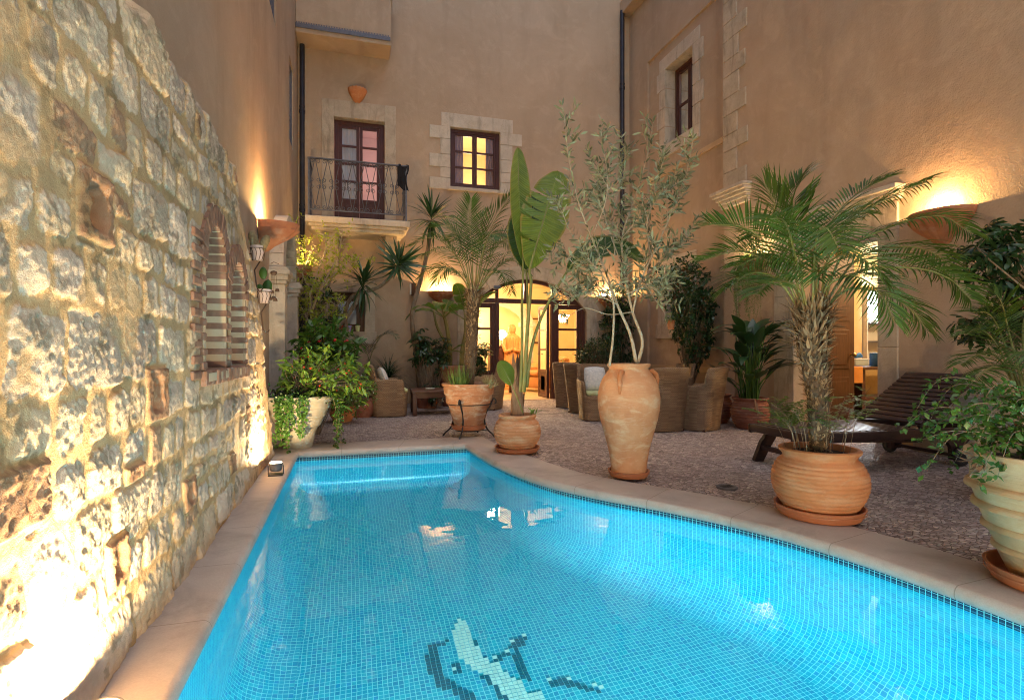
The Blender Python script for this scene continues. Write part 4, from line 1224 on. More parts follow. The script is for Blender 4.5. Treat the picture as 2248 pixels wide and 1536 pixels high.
def sconce(label, loc, ang, w=.22, dep=.30, h=.24, energy=0, col=WARM, lit=True, group="terracotta wall uplights", mat='sconce'):
    """half bowl fixed to a wall; ang = direction it points (radians, about z)"""
    t = thing("wall_uplight", label, "wall light", loc, ang - pi / 2, group)
    prof = [(.05, -h), (.16, -h * .99), (.24, -h * .93), (.34, -h * .80), (.52, -h * .66), (.70, -h * .52), (.84, -h * .38), (.92, -h * .27), (.93, -h * .24), (.97, -h * .22), (1.0, -h * .10), (1.03, -.012), (1.0, 0), (.94, -.006), (.88, -.06), (.60, -h * .36), (.2, -h * .55), (.01, -h * .58)]
    mb = MB(); n = 44; vs_, fs = [], []
    for i, (r, z) in enumerate(prof):
        for k in range(n + 1):
            a = pi * k / n
            fl = 1 + (.11 * abs(sin(a * 7)) if 2 <= i <= 8 else (.02 * abs(sin(a * 9)) if i in (9, 10) else 0))
            vs_.append((w * r * fl * cos(a), dep * r * fl * sin(a), z))
    for i in range(len(prof) - 1):
        for k in range(n): fs.append((i * (n + 1) + k, i * (n + 1) + k + 1, (i + 1) * (n + 1) + k + 1, (i + 1) * (n + 1) + k))
    mb.add(vs_, fs); mb.build("bowl", MT[mat], t, angle=60)
    mb = MB(); mb.box(-w * .5, w * .5, -.02, .012, -h * .6, -.04); mb.build("wall_plate", MT['iron'], t, smooth=False)
    if lit:
        mb = MB(); mb.lathe([(.001, 0), (.018, .004), (.024, .02), (.02, .04), (.001, .05)], 12, (0, dep * .42, -.085))
        mb.build("bulb", emit("warm_bulb", (1.0, .72, .36), 40), t)
        lamp("uplight", 'POINT', (0, dep * .42, -.010), energy, col, t, .022)
    return t
sconce("fluted terracotta half-bowl uplight glowing beside the rubble wall, above the cactus pots", (-1.015, 6.95, 2.60), 0, .21, .42, .34, 34)
sconce("terracotta uplight with a fern over the stone arch by the small tree", (-1.015, 9.75, 2.52), 0, .20, .38, .30, 60)
sconce("terracotta uplight hidden behind the banana leaves beside the arched doorway", (1.83, 11.675, 2.36), -pi / 2, .27, .25, .26, 30)
sconce("terracotta uplight glowing behind the olive branches", (5.72, 11.675, 2.34), -pi / 2, .25, .25, .25, 26)
sconce("terracotta uplight with trailing fern beside the brown door", (6.095, 7.17, 2.54), pi, .22, .24, .24, 16, WARM2)
sconce("wide terracotta uplight washing the wall above the lounger", (6.095, 4.36, 2.60), pi, .33, .27, .36, 19)
# terracotta shell above the balcony door
t = thing("wall_shell", "unlit ribbed terracotta shell fixed above the balcony door", "wall light", (.12, 11.67, 6.42))
mb = MB(); n = 36
mb.grid(lambda u, v: Vector((.19 * (1 - .80 * v ** 1.6) * cos(pi * u), -.16 * (1 - .75 * v ** 1.5) * sin(pi * u) * (1 + .06 * abs(sin(u * 26))), -.27 * v + .02 * abs(sin(u * 26)) * (1 - v))), 72, 8)
mb.build("bowl", MT['terra'], t)
mb = MB(); mb.grid(lambda u, v: Vector((.17 * cos(pi * u) * v, -.14 * sin(pi * u) * v, -.03)), 24, 4); mb.build("filling", MT['stone_old'], t)
# small things on the back wall
px, pz = ony(908, 636, 11.68)
t = thing("wall_lantern", "small wooden box lantern on the back wall beside the banana stems", "lantern", (px, 11.66, pz))
mb = MB(); mb.bbox(-.055, .055, -.10, .015, -.13, .13, .008); mb.build("body", MT['wood_door'], t)
for x in (.057, -.085):
    mb = MB(); mb.bbox(x, x + .028, -.09, .015, -.11, .11, .006); mb.build("side_panel", MT['dirt_white'], t)
px, pz = ony(1093, 631, 11.5)
t = thing("security_camera", "small grey security camera above the arched doorway", "camera", (px, 11.5, pz))
mb = MB(); mb.bbox(-.10, .06, -.035, .035, -.03, .035, .01); mb.build("body", MT['iron_grey'], t)
mb = MB(); mb.bar((.05, 0, .0), (.07, .17, .06), .02, .02); mb.build("bracket", MT['iron_grey'], t, smooth=False)

# black cloth over the balcony railing
mb = MB()
def cloth(u, v):
    s_ = (v - .3) * .62
    z = 4.725 - abs(s_) if abs(s_) > .02 else 4.725
    return Vector((.86 + .20 * u + .03 * sin(v * 7) * u, 11.68 - .80 + (-.024 if s_ > 0 else .024) + .012 * sin(u * 14 + v * 4), z - .10 * u * (s_ > 0) * v + .02 * sin(u * 9)))
mb.grid(cloth, 16, 24)
o = mb.build("towel", plain("black_cloth", (.006, .006, .008), (.014, .013, .016), 20, .95, 90, .002))
tag(o, "black towel hung over the balcony railing", "towel")

# pots on the small window sill
for px_, nm, colr, r_ in ((723, "purple", (.20, .13, .42), .05), (747, "red", (.55, .02, .02), .055), (766, "lilac", (.34, .28, .55), .05), (785, "pale yellow striped", (.60, .62, .30), .05)):
    x, _z = ony(px_, 725, 11.52)
    t = thing("sill_pot", "small %s pot on the sill of the low window" % nm, "pot", (x, 11.52, 1.492), group="small pots on the window sill")
    mb = MB(); mb.lathe([(.001, 0), (r_ * .7, 0), (r_, .10), (r_ * 1.06, .10), (r_ * 1.06, .118), (r_ * .9, .118), (r_ * .8, .09), (.001, .09)], 18)
    mb.build("pot", plain(nm.replace(" ", "_") + "_glaze", colr, tuple(min(1, q * 1.2) for q in colr), 20, .35, 0, 0), t, angle=40)
    mb = MB()
    for k in range(14):
        a = U(0, 6.28); d = Vector((cos(a) * .5, sin(a) * .5, 1)).normalized(); mb.diamond(Vector((0, 0, .09)), d, Vector((cos(a), sin(a), -.4)), U(.05, .09), .014)
    mb.build("leaves", MT['mid'], t)

# cactus pots in iron holders beside the end of the rubble wall
def cactus_pot(label, loc, kind):
    t = thing("cactus_pot", label, "cactus pot", loc)
    mb = MB(); mb.lathe([(.001, -.12), (.045, -.12), (.066, .0), (.072, 0), (.072, .022), (.060, .022), (.055, -.01), (.001, -.01)], 24)
    mb.build("pot", plain("pale_pink_clay", (.50, .40, .38), (.60, .50, .48), 12, .8, 60, .002), t, angle=40)
    mb = MB()
    for k in range(10):
        a = 2 * pi * k / 10; mb.tube([(.070 * cos(a), .070 * sin(a), .0), (.064 * cos(a + .3), .064 * sin(a + .3), -.05), (.05 * cos(a), .05 * sin(a), -.125)], .0028, 4)
    mb.tube([(.074 * cos(a * .2618), .074 * sin(a * .2618), -.005) for a in range(25)], .004, 5)
    mb.tube([(.02, 0, -.13), (-.03, 0, -.22), (-.01, 0, -.40), (.02, 0, -.44), (.05, 0, -.40)], .007, 6)
    mb.bar((-.19, .0, -.06), (-.05, 0, -.06), .012, .012); mb.bar((-.19, .0, .02), (-.19, 0, -.44), .016, .008)
    mb.build("wire_holder", MT['wire'], t)
    if kind == 0:
        mb = MB()
        for (dx, dy, tl, hh, rr_) in ((-.02, .01, -.2, .20, .045), (.025, -.01, .45, .17, .042), (.0, -.03, .1, .07, .03)):
            pts = [Vector((dx + sin(tl) * hh * q, dy, -.02 + cos(tl) * hh * q)) for q in (0, .2, .45, .7, .88, .97, 1)]
            mb.tube(pts, [rr_ * k for k in (.8, .95, 1, .98, .78, .45, .1)], 14)
        mb.build("cactus", plain("fuzzy_cactus", (.16, .12, .06), (.30, .23, .12), 40, .95, 120, .006), t)
    else:
        mb = MB()
        for (dx, tl, hh, ww) in ((-.03, -.15, .10, .05), (.02, .12, .15, .055)):
            mb.grid(lambda u, v: Vector((dx + sin(tl) * hh * v + ww * cos(u * 2 * pi) * sin(pi * (.06 + .94 * v)) ** .6 * .9, .022 * sin(u * 2 * pi) * sin(pi * v) ** .5, -.02 + hh * v)), 16, 10)
        mb.grid(lambda u, v: Vector((-.01 + .04 * cos(u * 2 * pi) * sin(pi * (.05 + .95 * v)) ** .6, .018 * sin(u * 2 * pi) * sin(pi * v) ** .5, .13 + .13 * v)), 16, 10)
        mb.build("cactus", MT['mid'], t)
cactus_pot("pink clay pot with brown fuzzy cactus in an iron holder, under the glowing uplight", at(566, 545, 5.55), 0)
cactus_pot("pink clay pot with green prickly pear in an iron holder, below the fuzzy cactus", at(580, 640, 5.75), 1)
p = at(601, 600, 5.8)
t = thing("wind_chime", "rusty hanging chime of small cups beside the prickly pear pot", "wind chime", p)
mb = MB()
mb.tube([(-.03, 0, .10), (0, 0, .12), (.05, 0, .10)], .004, 5)
mb.lathe([(.001, .03), (.03, .02), (.035, 0), (.02, -.02), (.001, -.025)], 10)
for (x, z) in ((-.02, -.20), (.0, -.26), (.035, -.18), (-.035, -.27), (.015, -.28)):
    mb.tube([(x * .6, 0, 0), (x, 0, z)], .0018, 4); mb.lathe([(.001, .02), (.017, .018), (.022, -.012), (.018, -.012)], 10, (x, 0, z))
mb.build("cups", MT['rust'], t)

# ================================================================== POTS
def pot(name, label, cat, loc, prof, mat, soil_r=None, soil_z=None, n=64, ribs=None, group=None, extra=None, wob=None):
    t = thing(name, label, cat, loc, 0, group)
    mb = MB(); mb.lathe(prof, n, wob=wob)
    mb.build("pot", MT[mat], t, angle=50)
    if soil_r:
        mb = MB(); mb.grid(lambda u, v: Vector((soil_r * v * cos(2 * pi * u), soil_r * v * sin(2 * pi * u), soil_z + .012 * sin(u * 40) * v * (1 - v) + .02 * (1 - v))), 32, 6)
        mb.build("soil", MT['soil'], t)
    return t
def inner(prof, rim_r, rim_z, th, depth):
    return prof + [(rim_r - th, rim_z), (rim_r - th - .012, rim_z - .02), (rim_r - th - .02, rim_z - depth), (.001, rim_z - depth)]
def smooth_prof(P, n=8):
    out = []
    for i in range(len(P) - 1):
        p0, p1, p2, p3 = P[max(i - 1, 0)], P[i], P[i + 1], P[min(i + 2, len(P) - 1)]
        for k in range(n):
            t = k / n
            out.append(tuple(.5 * (2 * p1[j] + (p2[j] - p0[j]) * t + (2 * p0[j] - 5 * p1[j] + 4 * p2[j] - p3[j]) * t * t + (3 * p1[j] - p0[j] - 3 * p2[j] + p3[j]) * t ** 3) for j in (0, 1)))
    out.append(P[-1]); return out
def ribbed(P, pitch, amp, z0, z1):
    return [(r + (amp * (abs(sin(pi * z / pitch)) - .5) if z0 < z < z1 else 0), z) for r, z in P]
def saucer(label, loc, r, h, group="terracotta saucers under pots"):
    t = thing("plant_saucer", label, "saucer", loc, 0, group)
    mb = MB(); mb.lathe([(.001, 0), (r * .86, 0), (r * .90, .004), (r, h - .006), (r + .004, h), (r - .008, h + .001), (r - .014, h - .006), (r * .85, .012), (.001, .012)], 56)
    mb.build("dish", MT['saucer'], t, angle=40)
    mb = MB(); mb.lathe([(r * .985 + .002, h * .55), (r * .99 + .004, h * .6), (r * .99 + .002, h * .66)], 56); mb.build("ridge", MT['saucer'], t)

# tall jar
JAR = (2.33, 4.33)
saucer("terracotta saucer under the tall jar on the pool coping", (*JAR, .022), .178, .052)
P = smooth_prof([(.145, .036), (.150, .06), (.158, .14), (.178, .26), (.215, .40), (.252, .54), (.268, .66), (.262, .76), (.232, .86), (.186, .925), (.168, .955)], 9)
P = [(.001, .036)] + P + [(.170, .962), (.184, .978), (.188, .992), (.184, 1.002)]
jar = pot("tall_jar", "tall pale terracotta jar with small handles on the pool edge holding the olive tree", "jar", (*JAR, .0), inner(P, .184, 1.002, .02, .05), 'terra_limed', .16, .955, 96)
for a in (-2.35, -.15, 1.9):
    mb = MB(); d = Vector((cos(a), sin(a), 0)); sd = Vector((-sin(a), cos(a), 0))
    pts = [d * .172 + V3(0, 0, .925), d * .215 + V3(0, 0, .935), d * .250 + V3(0, 0, .905), d * .262 + V3(0, 0, .86), d * .255 + V3(0, 0, .80), d * .255 + V3(0, 0, .75)]
    mb.tube(pts, [.02, .022, .021, .02, .018, .012], 10)
    mb.build("handle", MT['terra'], jar)
# round ribbed pot of the bird-of-paradise plant
RP = (1.735, 5.73)
saucer("terracotta saucer under the round pot of the paddle-leaved plant", (*RP, .022), .245, .052)
P = smooth_prof([(.150, .036), (.185, .07), (.232, .14), (.255, .21), (.250, .28), (.222, .345), (.190, .375)], 12)
P = [(.001, .036)] + ribbed(P, .032, .008, .05, .34) + [(.193, .385), (.205, .395), (.207, .415), (.200, .423)]
pot("round_pot", "round ribbed terracotta pot holding the tall paddle-leaved plant", "plant pot", (*RP, .0), inner(P, .20, .423, .018, .04), 'terra_limed', .175, .39, 80)
# big ribbed pot of the near palm
PP = (3.00, 2.95)
saucer("large wet terracotta saucer under the palm pot on the pool coping", (*PP, .022), .272, .07)
P = smooth_prof([(.175, .036), (.212, .07), (.265, .15), (.289, .235), (.283, .31), (.252, .375), (.222, .405)], 14)
P = [(.001, .036)] + ribbed(P, .028, .009, .06, .385) + [(.221, .415), (.228, .430), (.245, .445), (.249, .462), (.240, .470)]
pot("round_pot", "large round ribbed terracotta pot holding the feathery palm beside the pool", "plant pot", (*PP, .0), inner(P, .240, .470, .022, .05), 'terra', .21, .43, 96)
# worn pot on the iron stand
SP = (1.46, 6.98); SZ = .105
t = thing("plant_stand", "black wrought iron stand with curled legs under the worn pot", "plant stand", (*SP, 0))
mb = MB(); mb.tube([(.17 * cos(2 * pi * k / 28), .17 * sin(2 * pi * k / 28), SZ - .012) for k in range(29)], .009, 6)
mb.build("ring", MT['iron'], t)
mb = MB(); mb.tube([(.285 * cos(2 * pi * k / 36), .285 * sin(2 * pi * k / 36), .43) for k in range(37)], .008, 6)
mb.build("ring", MT['iron'], t)
for a in (-.55, -.55 + pi / 2, -.55 + pi, -.55 + 3 * pi / 2):
    d = Vector((cos(a), sin(a), 0)); mb = MB()
    pts = [(.36, 0), (.315, .05), (.25, .11), (.215, .20), (.225, .30), (.285, .40), (.315, .47), (.335, .50), (.36, .485), (.365, .455), (.35, .44)]
    mb.tube([d * r + V3(0, 0, z) for r, z in smooth_prof([(r, z) for r, z in pts], 4)], .0105, 7)
    mb.bar(d * .16 + V3(0, 0, SZ - .012), d * .245 + V3(0, 0, SZ - .012), .012, .008)
    mb.build("leg", MT['iron'], t)
saucer("terracotta saucer held in the black iron stand", (*SP, SZ), .235, .062)
P = [(.001, SZ + .014), (.175, SZ + .014), (.185, SZ + .03), (.262, SZ + .30), (.285, SZ + .325), (.292, SZ + .335), (.296, SZ + .345), (.300, SZ + .44), (.318, SZ + .446), (.322, SZ + .46), (.326, SZ + .545), (.345, SZ + .555), (.352, SZ + .575), (.345, SZ + .588)]
pot("worn_pot", "worn flaking terracotta pot on the black iron stand holding the shaggy palm", "plant pot", (*SP, 0), inner(P, .345, SZ + .588, .03, .05), 'terra_worn', .30, SZ + .545, 72)
# cream pot at the end of the rubble wall
CP = (-.575, 6.66)
P = smooth_prof([(.15, .0), (.165, .06), (.19, .18), (.225, .24), (.24, .25), (.265, .30), (.285, .345), (.30, .355), (.31, .40), (.335, .445), (.345, .455), (.350, .50), (.378, .535), (.392, .565), (.385, .585)], 4)
pot("cream_planter", "wide cream tiered planter at the pool corner where the rubble wall ends", "plant pot", (*CP, .022), inner([(.001, 0)] + P, .385, .585, .03, .05), 'creampot', .34, .55, 64)
# sandy pot in the near corner
NP = (3.17, 1.74)
saucer("terracotta saucer under the big sandy pot at the near pool edge", (*NP, .022), .275, .075)
P = []
for z, r in ((.036, .175), (.08, .195), (.165, .232), (.172, .248), (.19, .247), (.198, .238), (.26, .268), (.268, .288), (.285, .286), (.295, .276), (.36, .300), (.368, .326), (.388, .322), (.398, .308), (.45, .322), (.458, .350), (.478, .346), (.490, .328), (.55, .330), (.60, .342), (.62, .354), (.635, .350)): P.append((r, z))
pot("sandy_pot", "big sandy terracotta pot with raised bands at the near pool edge", "plant pot", (*NP, 0), inner([(.001, .036)] + P, .350, .635, .03, .06), 'sandpot', .31, .585, 80, wob=lambda a, z: .006 * abs(sin(a * 22)) if .43 < z < .48 else 0)
P = [(.001, 0), (.24, 0), (.29, .30), (.33, .52), (.36, .53), (.365, .58), (.355, .59)]
pot("grey_planter", "pale grey stone planter standing behind the big sandy pot", "plant pot", (4.70, 2.75, 0), inner(P, .355, .59, .03, .07), 'stone_p', .32, .53, 48)
# pots by the walls
P = smooth_prof([(.18, 0), (.235, .10), (.262, .22), (.25, .32), (.215, .39)], 10)
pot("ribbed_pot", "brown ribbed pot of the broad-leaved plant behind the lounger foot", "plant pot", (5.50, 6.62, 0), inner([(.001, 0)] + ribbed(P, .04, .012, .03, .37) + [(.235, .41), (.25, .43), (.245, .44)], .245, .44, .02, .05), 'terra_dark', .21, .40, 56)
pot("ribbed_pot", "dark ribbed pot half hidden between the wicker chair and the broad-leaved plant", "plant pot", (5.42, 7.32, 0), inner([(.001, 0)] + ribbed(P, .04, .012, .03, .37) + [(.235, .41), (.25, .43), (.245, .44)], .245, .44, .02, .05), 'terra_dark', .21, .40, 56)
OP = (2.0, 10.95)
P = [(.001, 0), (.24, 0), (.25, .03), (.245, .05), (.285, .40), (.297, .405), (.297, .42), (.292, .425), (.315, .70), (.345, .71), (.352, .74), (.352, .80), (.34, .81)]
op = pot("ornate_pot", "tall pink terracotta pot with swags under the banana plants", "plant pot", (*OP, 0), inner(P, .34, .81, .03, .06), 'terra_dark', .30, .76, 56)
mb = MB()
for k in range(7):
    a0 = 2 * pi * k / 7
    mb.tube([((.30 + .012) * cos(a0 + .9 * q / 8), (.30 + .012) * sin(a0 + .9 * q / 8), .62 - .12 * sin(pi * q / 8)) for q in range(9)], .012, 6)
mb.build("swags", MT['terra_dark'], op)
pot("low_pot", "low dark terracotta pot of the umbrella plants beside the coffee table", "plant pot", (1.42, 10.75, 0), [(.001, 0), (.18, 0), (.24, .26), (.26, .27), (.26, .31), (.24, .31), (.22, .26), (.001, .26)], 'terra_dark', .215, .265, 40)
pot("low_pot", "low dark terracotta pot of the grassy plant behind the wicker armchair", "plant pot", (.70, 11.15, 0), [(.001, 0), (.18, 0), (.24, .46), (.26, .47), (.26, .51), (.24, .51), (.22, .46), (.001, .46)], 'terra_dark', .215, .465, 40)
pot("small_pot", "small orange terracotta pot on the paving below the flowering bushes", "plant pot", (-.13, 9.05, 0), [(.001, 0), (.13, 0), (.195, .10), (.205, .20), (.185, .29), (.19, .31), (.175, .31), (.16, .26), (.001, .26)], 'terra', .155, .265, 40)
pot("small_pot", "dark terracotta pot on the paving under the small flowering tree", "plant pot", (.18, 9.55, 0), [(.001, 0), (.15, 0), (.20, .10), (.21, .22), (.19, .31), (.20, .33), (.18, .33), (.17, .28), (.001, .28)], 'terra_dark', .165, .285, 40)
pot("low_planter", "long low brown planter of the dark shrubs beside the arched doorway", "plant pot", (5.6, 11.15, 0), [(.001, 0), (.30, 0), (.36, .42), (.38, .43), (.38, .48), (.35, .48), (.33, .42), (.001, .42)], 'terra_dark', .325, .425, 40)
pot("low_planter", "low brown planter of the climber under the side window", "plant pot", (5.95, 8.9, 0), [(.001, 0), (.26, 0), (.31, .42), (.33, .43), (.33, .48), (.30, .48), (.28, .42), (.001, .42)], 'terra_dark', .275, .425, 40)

# floor drain
t = thing("floor_drain", "small round metal drain cover in the pebble paving beside the coping", "drain cover", (2.93, 3.80, .0))
mb = MB(); mb.lathe([(.085, 0), (.085, .012), (.078, .014), (.05, .013), (.001, .013)], 32); mb.build("cover", MT['iron_grey'], t, angle=40)
mb = MB()
for k in range(6): mb.box(-.05 + k * .018, -.042 + k * .018, -.035, .035, .0135, .0155)
mb.build("slots", MT['iron'], t, smooth=False)
# carved plaque leaning at the wall behind the lounger
t = thing("stone_plaque", "carved stone plaque with notched corner leaning on the wall behind the lounger", "plaque", (6.0, 4.03, .42))
mb = MB()
q = [(-.55, -.16), (.34, -.16), (.34, -.10), (.40, -.06), (.44, -.06), (.44, .22), (-.55, .22)]
mb.prism(q, lambda a, b, d_: (d_ + .06, -a, b), -.03, .03)
mb.build("slab", MT['stone_old'], t, smooth=False)
mb = MB(); mb.bbox(-.02, .09, -.42, .58, -.42, -.161, .01); mb.build("ledge", MT['stone'], t)

# ================================================================== FURNITURE
def wicker_material():
    m, nt, p = newmat("wicker")
    uv = nt.nodes.new("ShaderNodeUVMap").outputs[0]
    sp = N(nt, "ShaderNodeSeparateXYZ", Vector=uv)
    u = math_(nt, 'MULTIPLY', sp.outputs[0], 1 / .030); v = math_(nt, 'MULTIPLY', sp.outputs[1], 1 / .014)
    row = math_(nt, 'FLOOR', v)
    par = math_(nt, 'MULTIPLY', math_(nt, 'MODULO', row, 2.0), .5)
    wv = math_(nt, 'ABSOLUTE', math_(nt, 'SINE', math_(nt, 'MULTIPLY', math_(nt, 'ADD', u, par), pi)))
    st = math_(nt, 'ABSOLUTE', math_(nt, 'SINE', math_(nt, 'MULTIPLY', v, pi)))
    h = math_(nt, 'MULTIPLY', st, math_(nt, 'ADD', math_(nt, 'MULTIPLY', wv, .65), .35))
    wn = N(nt, "ShaderNodeTexWhiteNoise", {'noise_dimensions': '2D'}, Vector=N(nt, "ShaderNodeCombineXYZ", X=row, Y=math_(nt, 'FLOOR', math_(nt, 'MULTIPLY', u, .25))).outputs[0])
    c = ramp(nt, wn.outputs[0], [(0, (.28, .16, .075)), (.5, (.40, .245, .12)), (1, (.50, .33, .17))])
    c = mixc(nt, ramp(nt, h, [(.1, (0, 0, 0)), (.6, (1, 1, 1))]), (.09, .05, .028), c)
    c = mixc(nt, math_(nt, 'MULTIPLY', noise(nt, coords(nt), 5, 4, .6), .5), c, (.24, .14, .075))
    nt.links.new(c, p.inputs["Base Color"]); p.inputs["Roughness"].default_value = .55
    bump(nt, p, h, 1.0, .009)
    return m
MT['wicker'] = wicker_material()
def make_chair(label, loc, rot, group="wicker armchairs on the patio"):
    t = thing("wicker_armchair", label, "armchair", loc, rot, group)
    mb = MB(); uv = []
    ts = sorted(set([2 * pi * k / 72 for k in range(73)] + [pi + sg * radians(q) for q in (47, 49, 51, 53, 55, 57, 116, 119, 122, 125, 128) for sg in (-1, 1)]))
    ts = ts[:-1]
    def hh(t):
        ph = abs(math.degrees(t - pi)); st = lambda a, b, x: max(0, min(1, (x - a) / (b - a)))
        s1 = st(47, 57, ph); s1 = s1 * s1 * (3 - 2 * s1); s2 = st(116, 128, ph); s2 = s2 * s2 * (3 - 2 * s2)
        return .875 - .245 * s1 - .02 * st(57, 116, ph) - .215 * s2 - .015 * (ph / 50) ** 2 * (ph < 50)
    def plan(t, inset, z):
        a, b = .315 - inset, .325 - inset
        c_, s_ = cos(t), sin(t); e = .58
        x = a * math.copysign(abs(c_) ** e, c_); y = b * math.copysign(abs(s_) ** e, s_)
        k = .90 + .10 * min(1, z / .5)
        x *= k; y *= k
        bk = max(0, -c_)
        x -= .10 * bk * (z / .875) ** 2.2; y *= 1 + .05 * (z / .875) ** 2 * (bk > .3)
        return x, y
    n = len(ts); per = [0.0]
    for i in range(n):
        a, b = plan(ts[i], 0, .5), plan(ts[(i + 1) % n], 0, .5); per.append(per[-1] + math.hypot(a[0] - b[0], a[1] - b[1]))
    NV = 14; rows = []
    for j in range(NV + 1): rows.append([(0, hh(t) * j / NV) for t in ts])
    for (ins, dz) in ((.006, .008), (.022, .013), (.038, .008), (.045, -.004)): rows.append([(ins, hh(t) + dz) for t in ts])
    for j in range(1, 7): rows.append([(.047, hh(t) + (min(.40, hh(t) - .02) - hh(t)) * j / 6) for t in ts])
    for j, row in enumerate(rows):
        for i, (ins, z) in enumerate(row):
            x, y = plan(ts[i], ins, z); mb.v.append((x, y, max(z, .012))); uv.append((per[i], z if ins < .03 else 2 - z))
    for j in range(len(rows) - 1):
        for i in range(n):
            i2 = (i + 1) % n; mb.f.append((j * n + i, j * n + i2, (j + 1) * n + i2, (j + 1) * n + i))
    b = len(mb.v); mb.v.append((0, 0, .395)); uv.append((0, 0))
    L = (len(rows) - 1) * n
    for i in range(n): mb.f.append((L + i, L + (i + 1) % n, b))
    mb.build("wicker_body", MT['wicker'], t, uvf=uv, angle=70)
    mb = MB(); mb.bbox(-.24, .29, -.255, .255, .405, .475, .03); mb.build("seat_cushion", MT['cush'], t)
    mb = MB()
    for x, y in ((.22, .23), (.22, -.23), (-.22, .23), (-.22, -.23)): mb.box(x - .02, x + .02, y - .02, y + .02, 0, .03)
    mb.build("feet", MT['wood'], t, smooth=False)
    return t
ch0 = make_chair("wicker armchair with green seat cushion and white pillow, alone at the coffee table", (.62, 9.62, 0), 0.05)
def chair(label, loc, rot): return dup(ch0, loc, rot, label)
p_ = at(1068, 800, 10.5)
chair("wicker armchair half hidden behind the worn pot, in front of the arched doorway", (p_.x, p_.y, 0), 2.6)
chair("wicker armchair seen from behind, closest to the open arched doorway", (4.18, 10.05, 0), .75)
chair("wicker armchair tucked behind the one with the pale oval pillow", (4.05, 9.05, 0), .35)
chair("wicker armchair with a pale oval pillow, partly behind the tall jar", (3.83, 8.12, 0), -1.75)
chair("wicker armchair seen from behind, touching the right side of the tall jar", (4.16, 6.86, 0), 1.62)
chair("wicker armchair seen from behind with one low arm showing, beside the broad-leaved plant", (4.72, 6.78, 0), 2.08)
chair("wicker armchair at the wall below the side window, only its back showing", (5.45, 8.6, 0), pi)
def pillow(label, loc, w, h, d, tilt, rot):
    mb = MB()
    M = Matrix.Translation(loc) @ Matrix.Rotation(rot, 4, 'Z') @ Matrix.Rotation(tilt, 4, 'X')
    def f(u, v, sg):
        x, z = (u - .5) * 2, (v - .5) * 2
        e = max(0, (1 - abs(x) ** 2.6)) ** .5 * max(0, (1 - abs(z) ** 2.6)) ** .5
        r = 1 - .10 * (abs(x) * abs(z)) ** 2
        return M @ Vector((x * w / 2 * r, sg * d / 2 * e, z * h / 2 * r))
    for sg in (-1, 1): mb.grid(lambda u, v: f(u, v, sg), 16, 16)
    o = mb.build("pillow", MT['pillow'], None)
    return tag(o, label, "pillow", "pillows on the wicker chairs")
pillow("pale oval pillow leaning in the wicker chair beside the tall jar", (3.76, 8.10, .66), .36, .40, .17, -.32, -.18)
pillow("white pillow in the wicker chair at the coffee table", (.52, 9.58, .66), .40, .36, .14, -.35, pi / 2 + .05)

# coffee table
t = thing("coffee_table", "low dark wooden coffee table beside the wicker armchair", "table", (1.42, 9.72, 0), -.05)
mb = MB(); mb.bbox(-.42, .42, -.36, .36, .385, .43, .008); mb.build("top", MT['wood_table'], t)
mb = MB()
for y in (-.30, .30): mb.box(-.34, .34, y - .012, y + .012, .30, .384)
for x in (-.36, .36): mb.box(x - .012, x + .012, -.28, .28, .301, .383)
mb.build("apron", MT['wood_table'], t, smooth=False)
for x in (-.37, .37):
    for y in (-.31, .31):
        mb = MB(); mb.bbox(x - .036, x + .036, y - .036, y + .036, 0, .3845, .005); mb.build("leg", MT['wood_table'], t)
o = MB(); o.lathe([(.001, 0), (.05, 0), (.085, .018), (.09, .022), (.07, .012), (.001, .008)], 24)
tag(o.build("ashtray", MT['dirt_white'], None, loc=(1.32, 9.6, .431)), "small pale dish on the low dark coffee table", "dish")

# sun lounger
t = thing("sun_lounger", "dark slatted wooden sun lounger with raised back and wheels by the wall", "sun lounger", (3.86, 4.31, 0), radians(-2))
W2 = .37; LW = MT['wood_lounger']
for y in (-W2, W2):
    mb = MB()
    mb.bbox(0, 2.20, y - .019, y + .019, .285, .375, .012); mb.build("side_rail", LW, t)
for x0, x1, z0, z1 in ((.0, .05, .30, .374), (2.14, 2.18, .29, .37), (1.30, 1.34, .27, .33)):
    mb = MB(); mb.bbox(x0, x1, -W2 + .02, W2 - .02, z0, z1, .008); mb.build("cross_rail", LW, t)
mb = MB(); x = .065
while x < 1.28: mb.bbox(x, x + .058, -W2 + .021, W2 - .021, .358, .378, .005); x += .072
mb.build("seat_slats", LW, t)
hx, hz, tx, tz = 1.33, .385, 2.02, .845
dv = Vector((tx - hx, 0, tz - hz)); Lb = dv.length; dv.normalize(); nv = Vector((-dv.z, 0, dv.x))
Mb = Matrix(((dv.x, 0, nv.x, hx), (0, 1, 0, 0), (dv.z, 0, nv.z, hz), (0, 0, 0, 1)))
mb = MB(); x = .015
while x < Lb - .05: mb.bbox(x, x + .055, -W2 + .012, W2 - .012, .021, .040, .005, Mb); x += .0715
mb.bbox(Lb - .045, Lb + .005, -W2 + .012, W2 - .012, .0215, .042, .006, Mb)
bf = mb.build("backrest", LW, t)
for y in (-W2 + .035, W2 - .035):
    mb = MB(); mb.bbox(0, Lb, y - .017, y + .017, -.035, .0208, .006, Mb); mb.build("back_rail", LW, bf)
mb = MB()
for y in (-.24, .24): mb.bar((1.72, y, .60), (2.08, y, .34), .03, .022, (0, 1, 0))
mb.bar((2.08, -.30, .34), (2.08, .30, .34), .025, .025)
mb.build("prop", LW, bf, smooth=False)
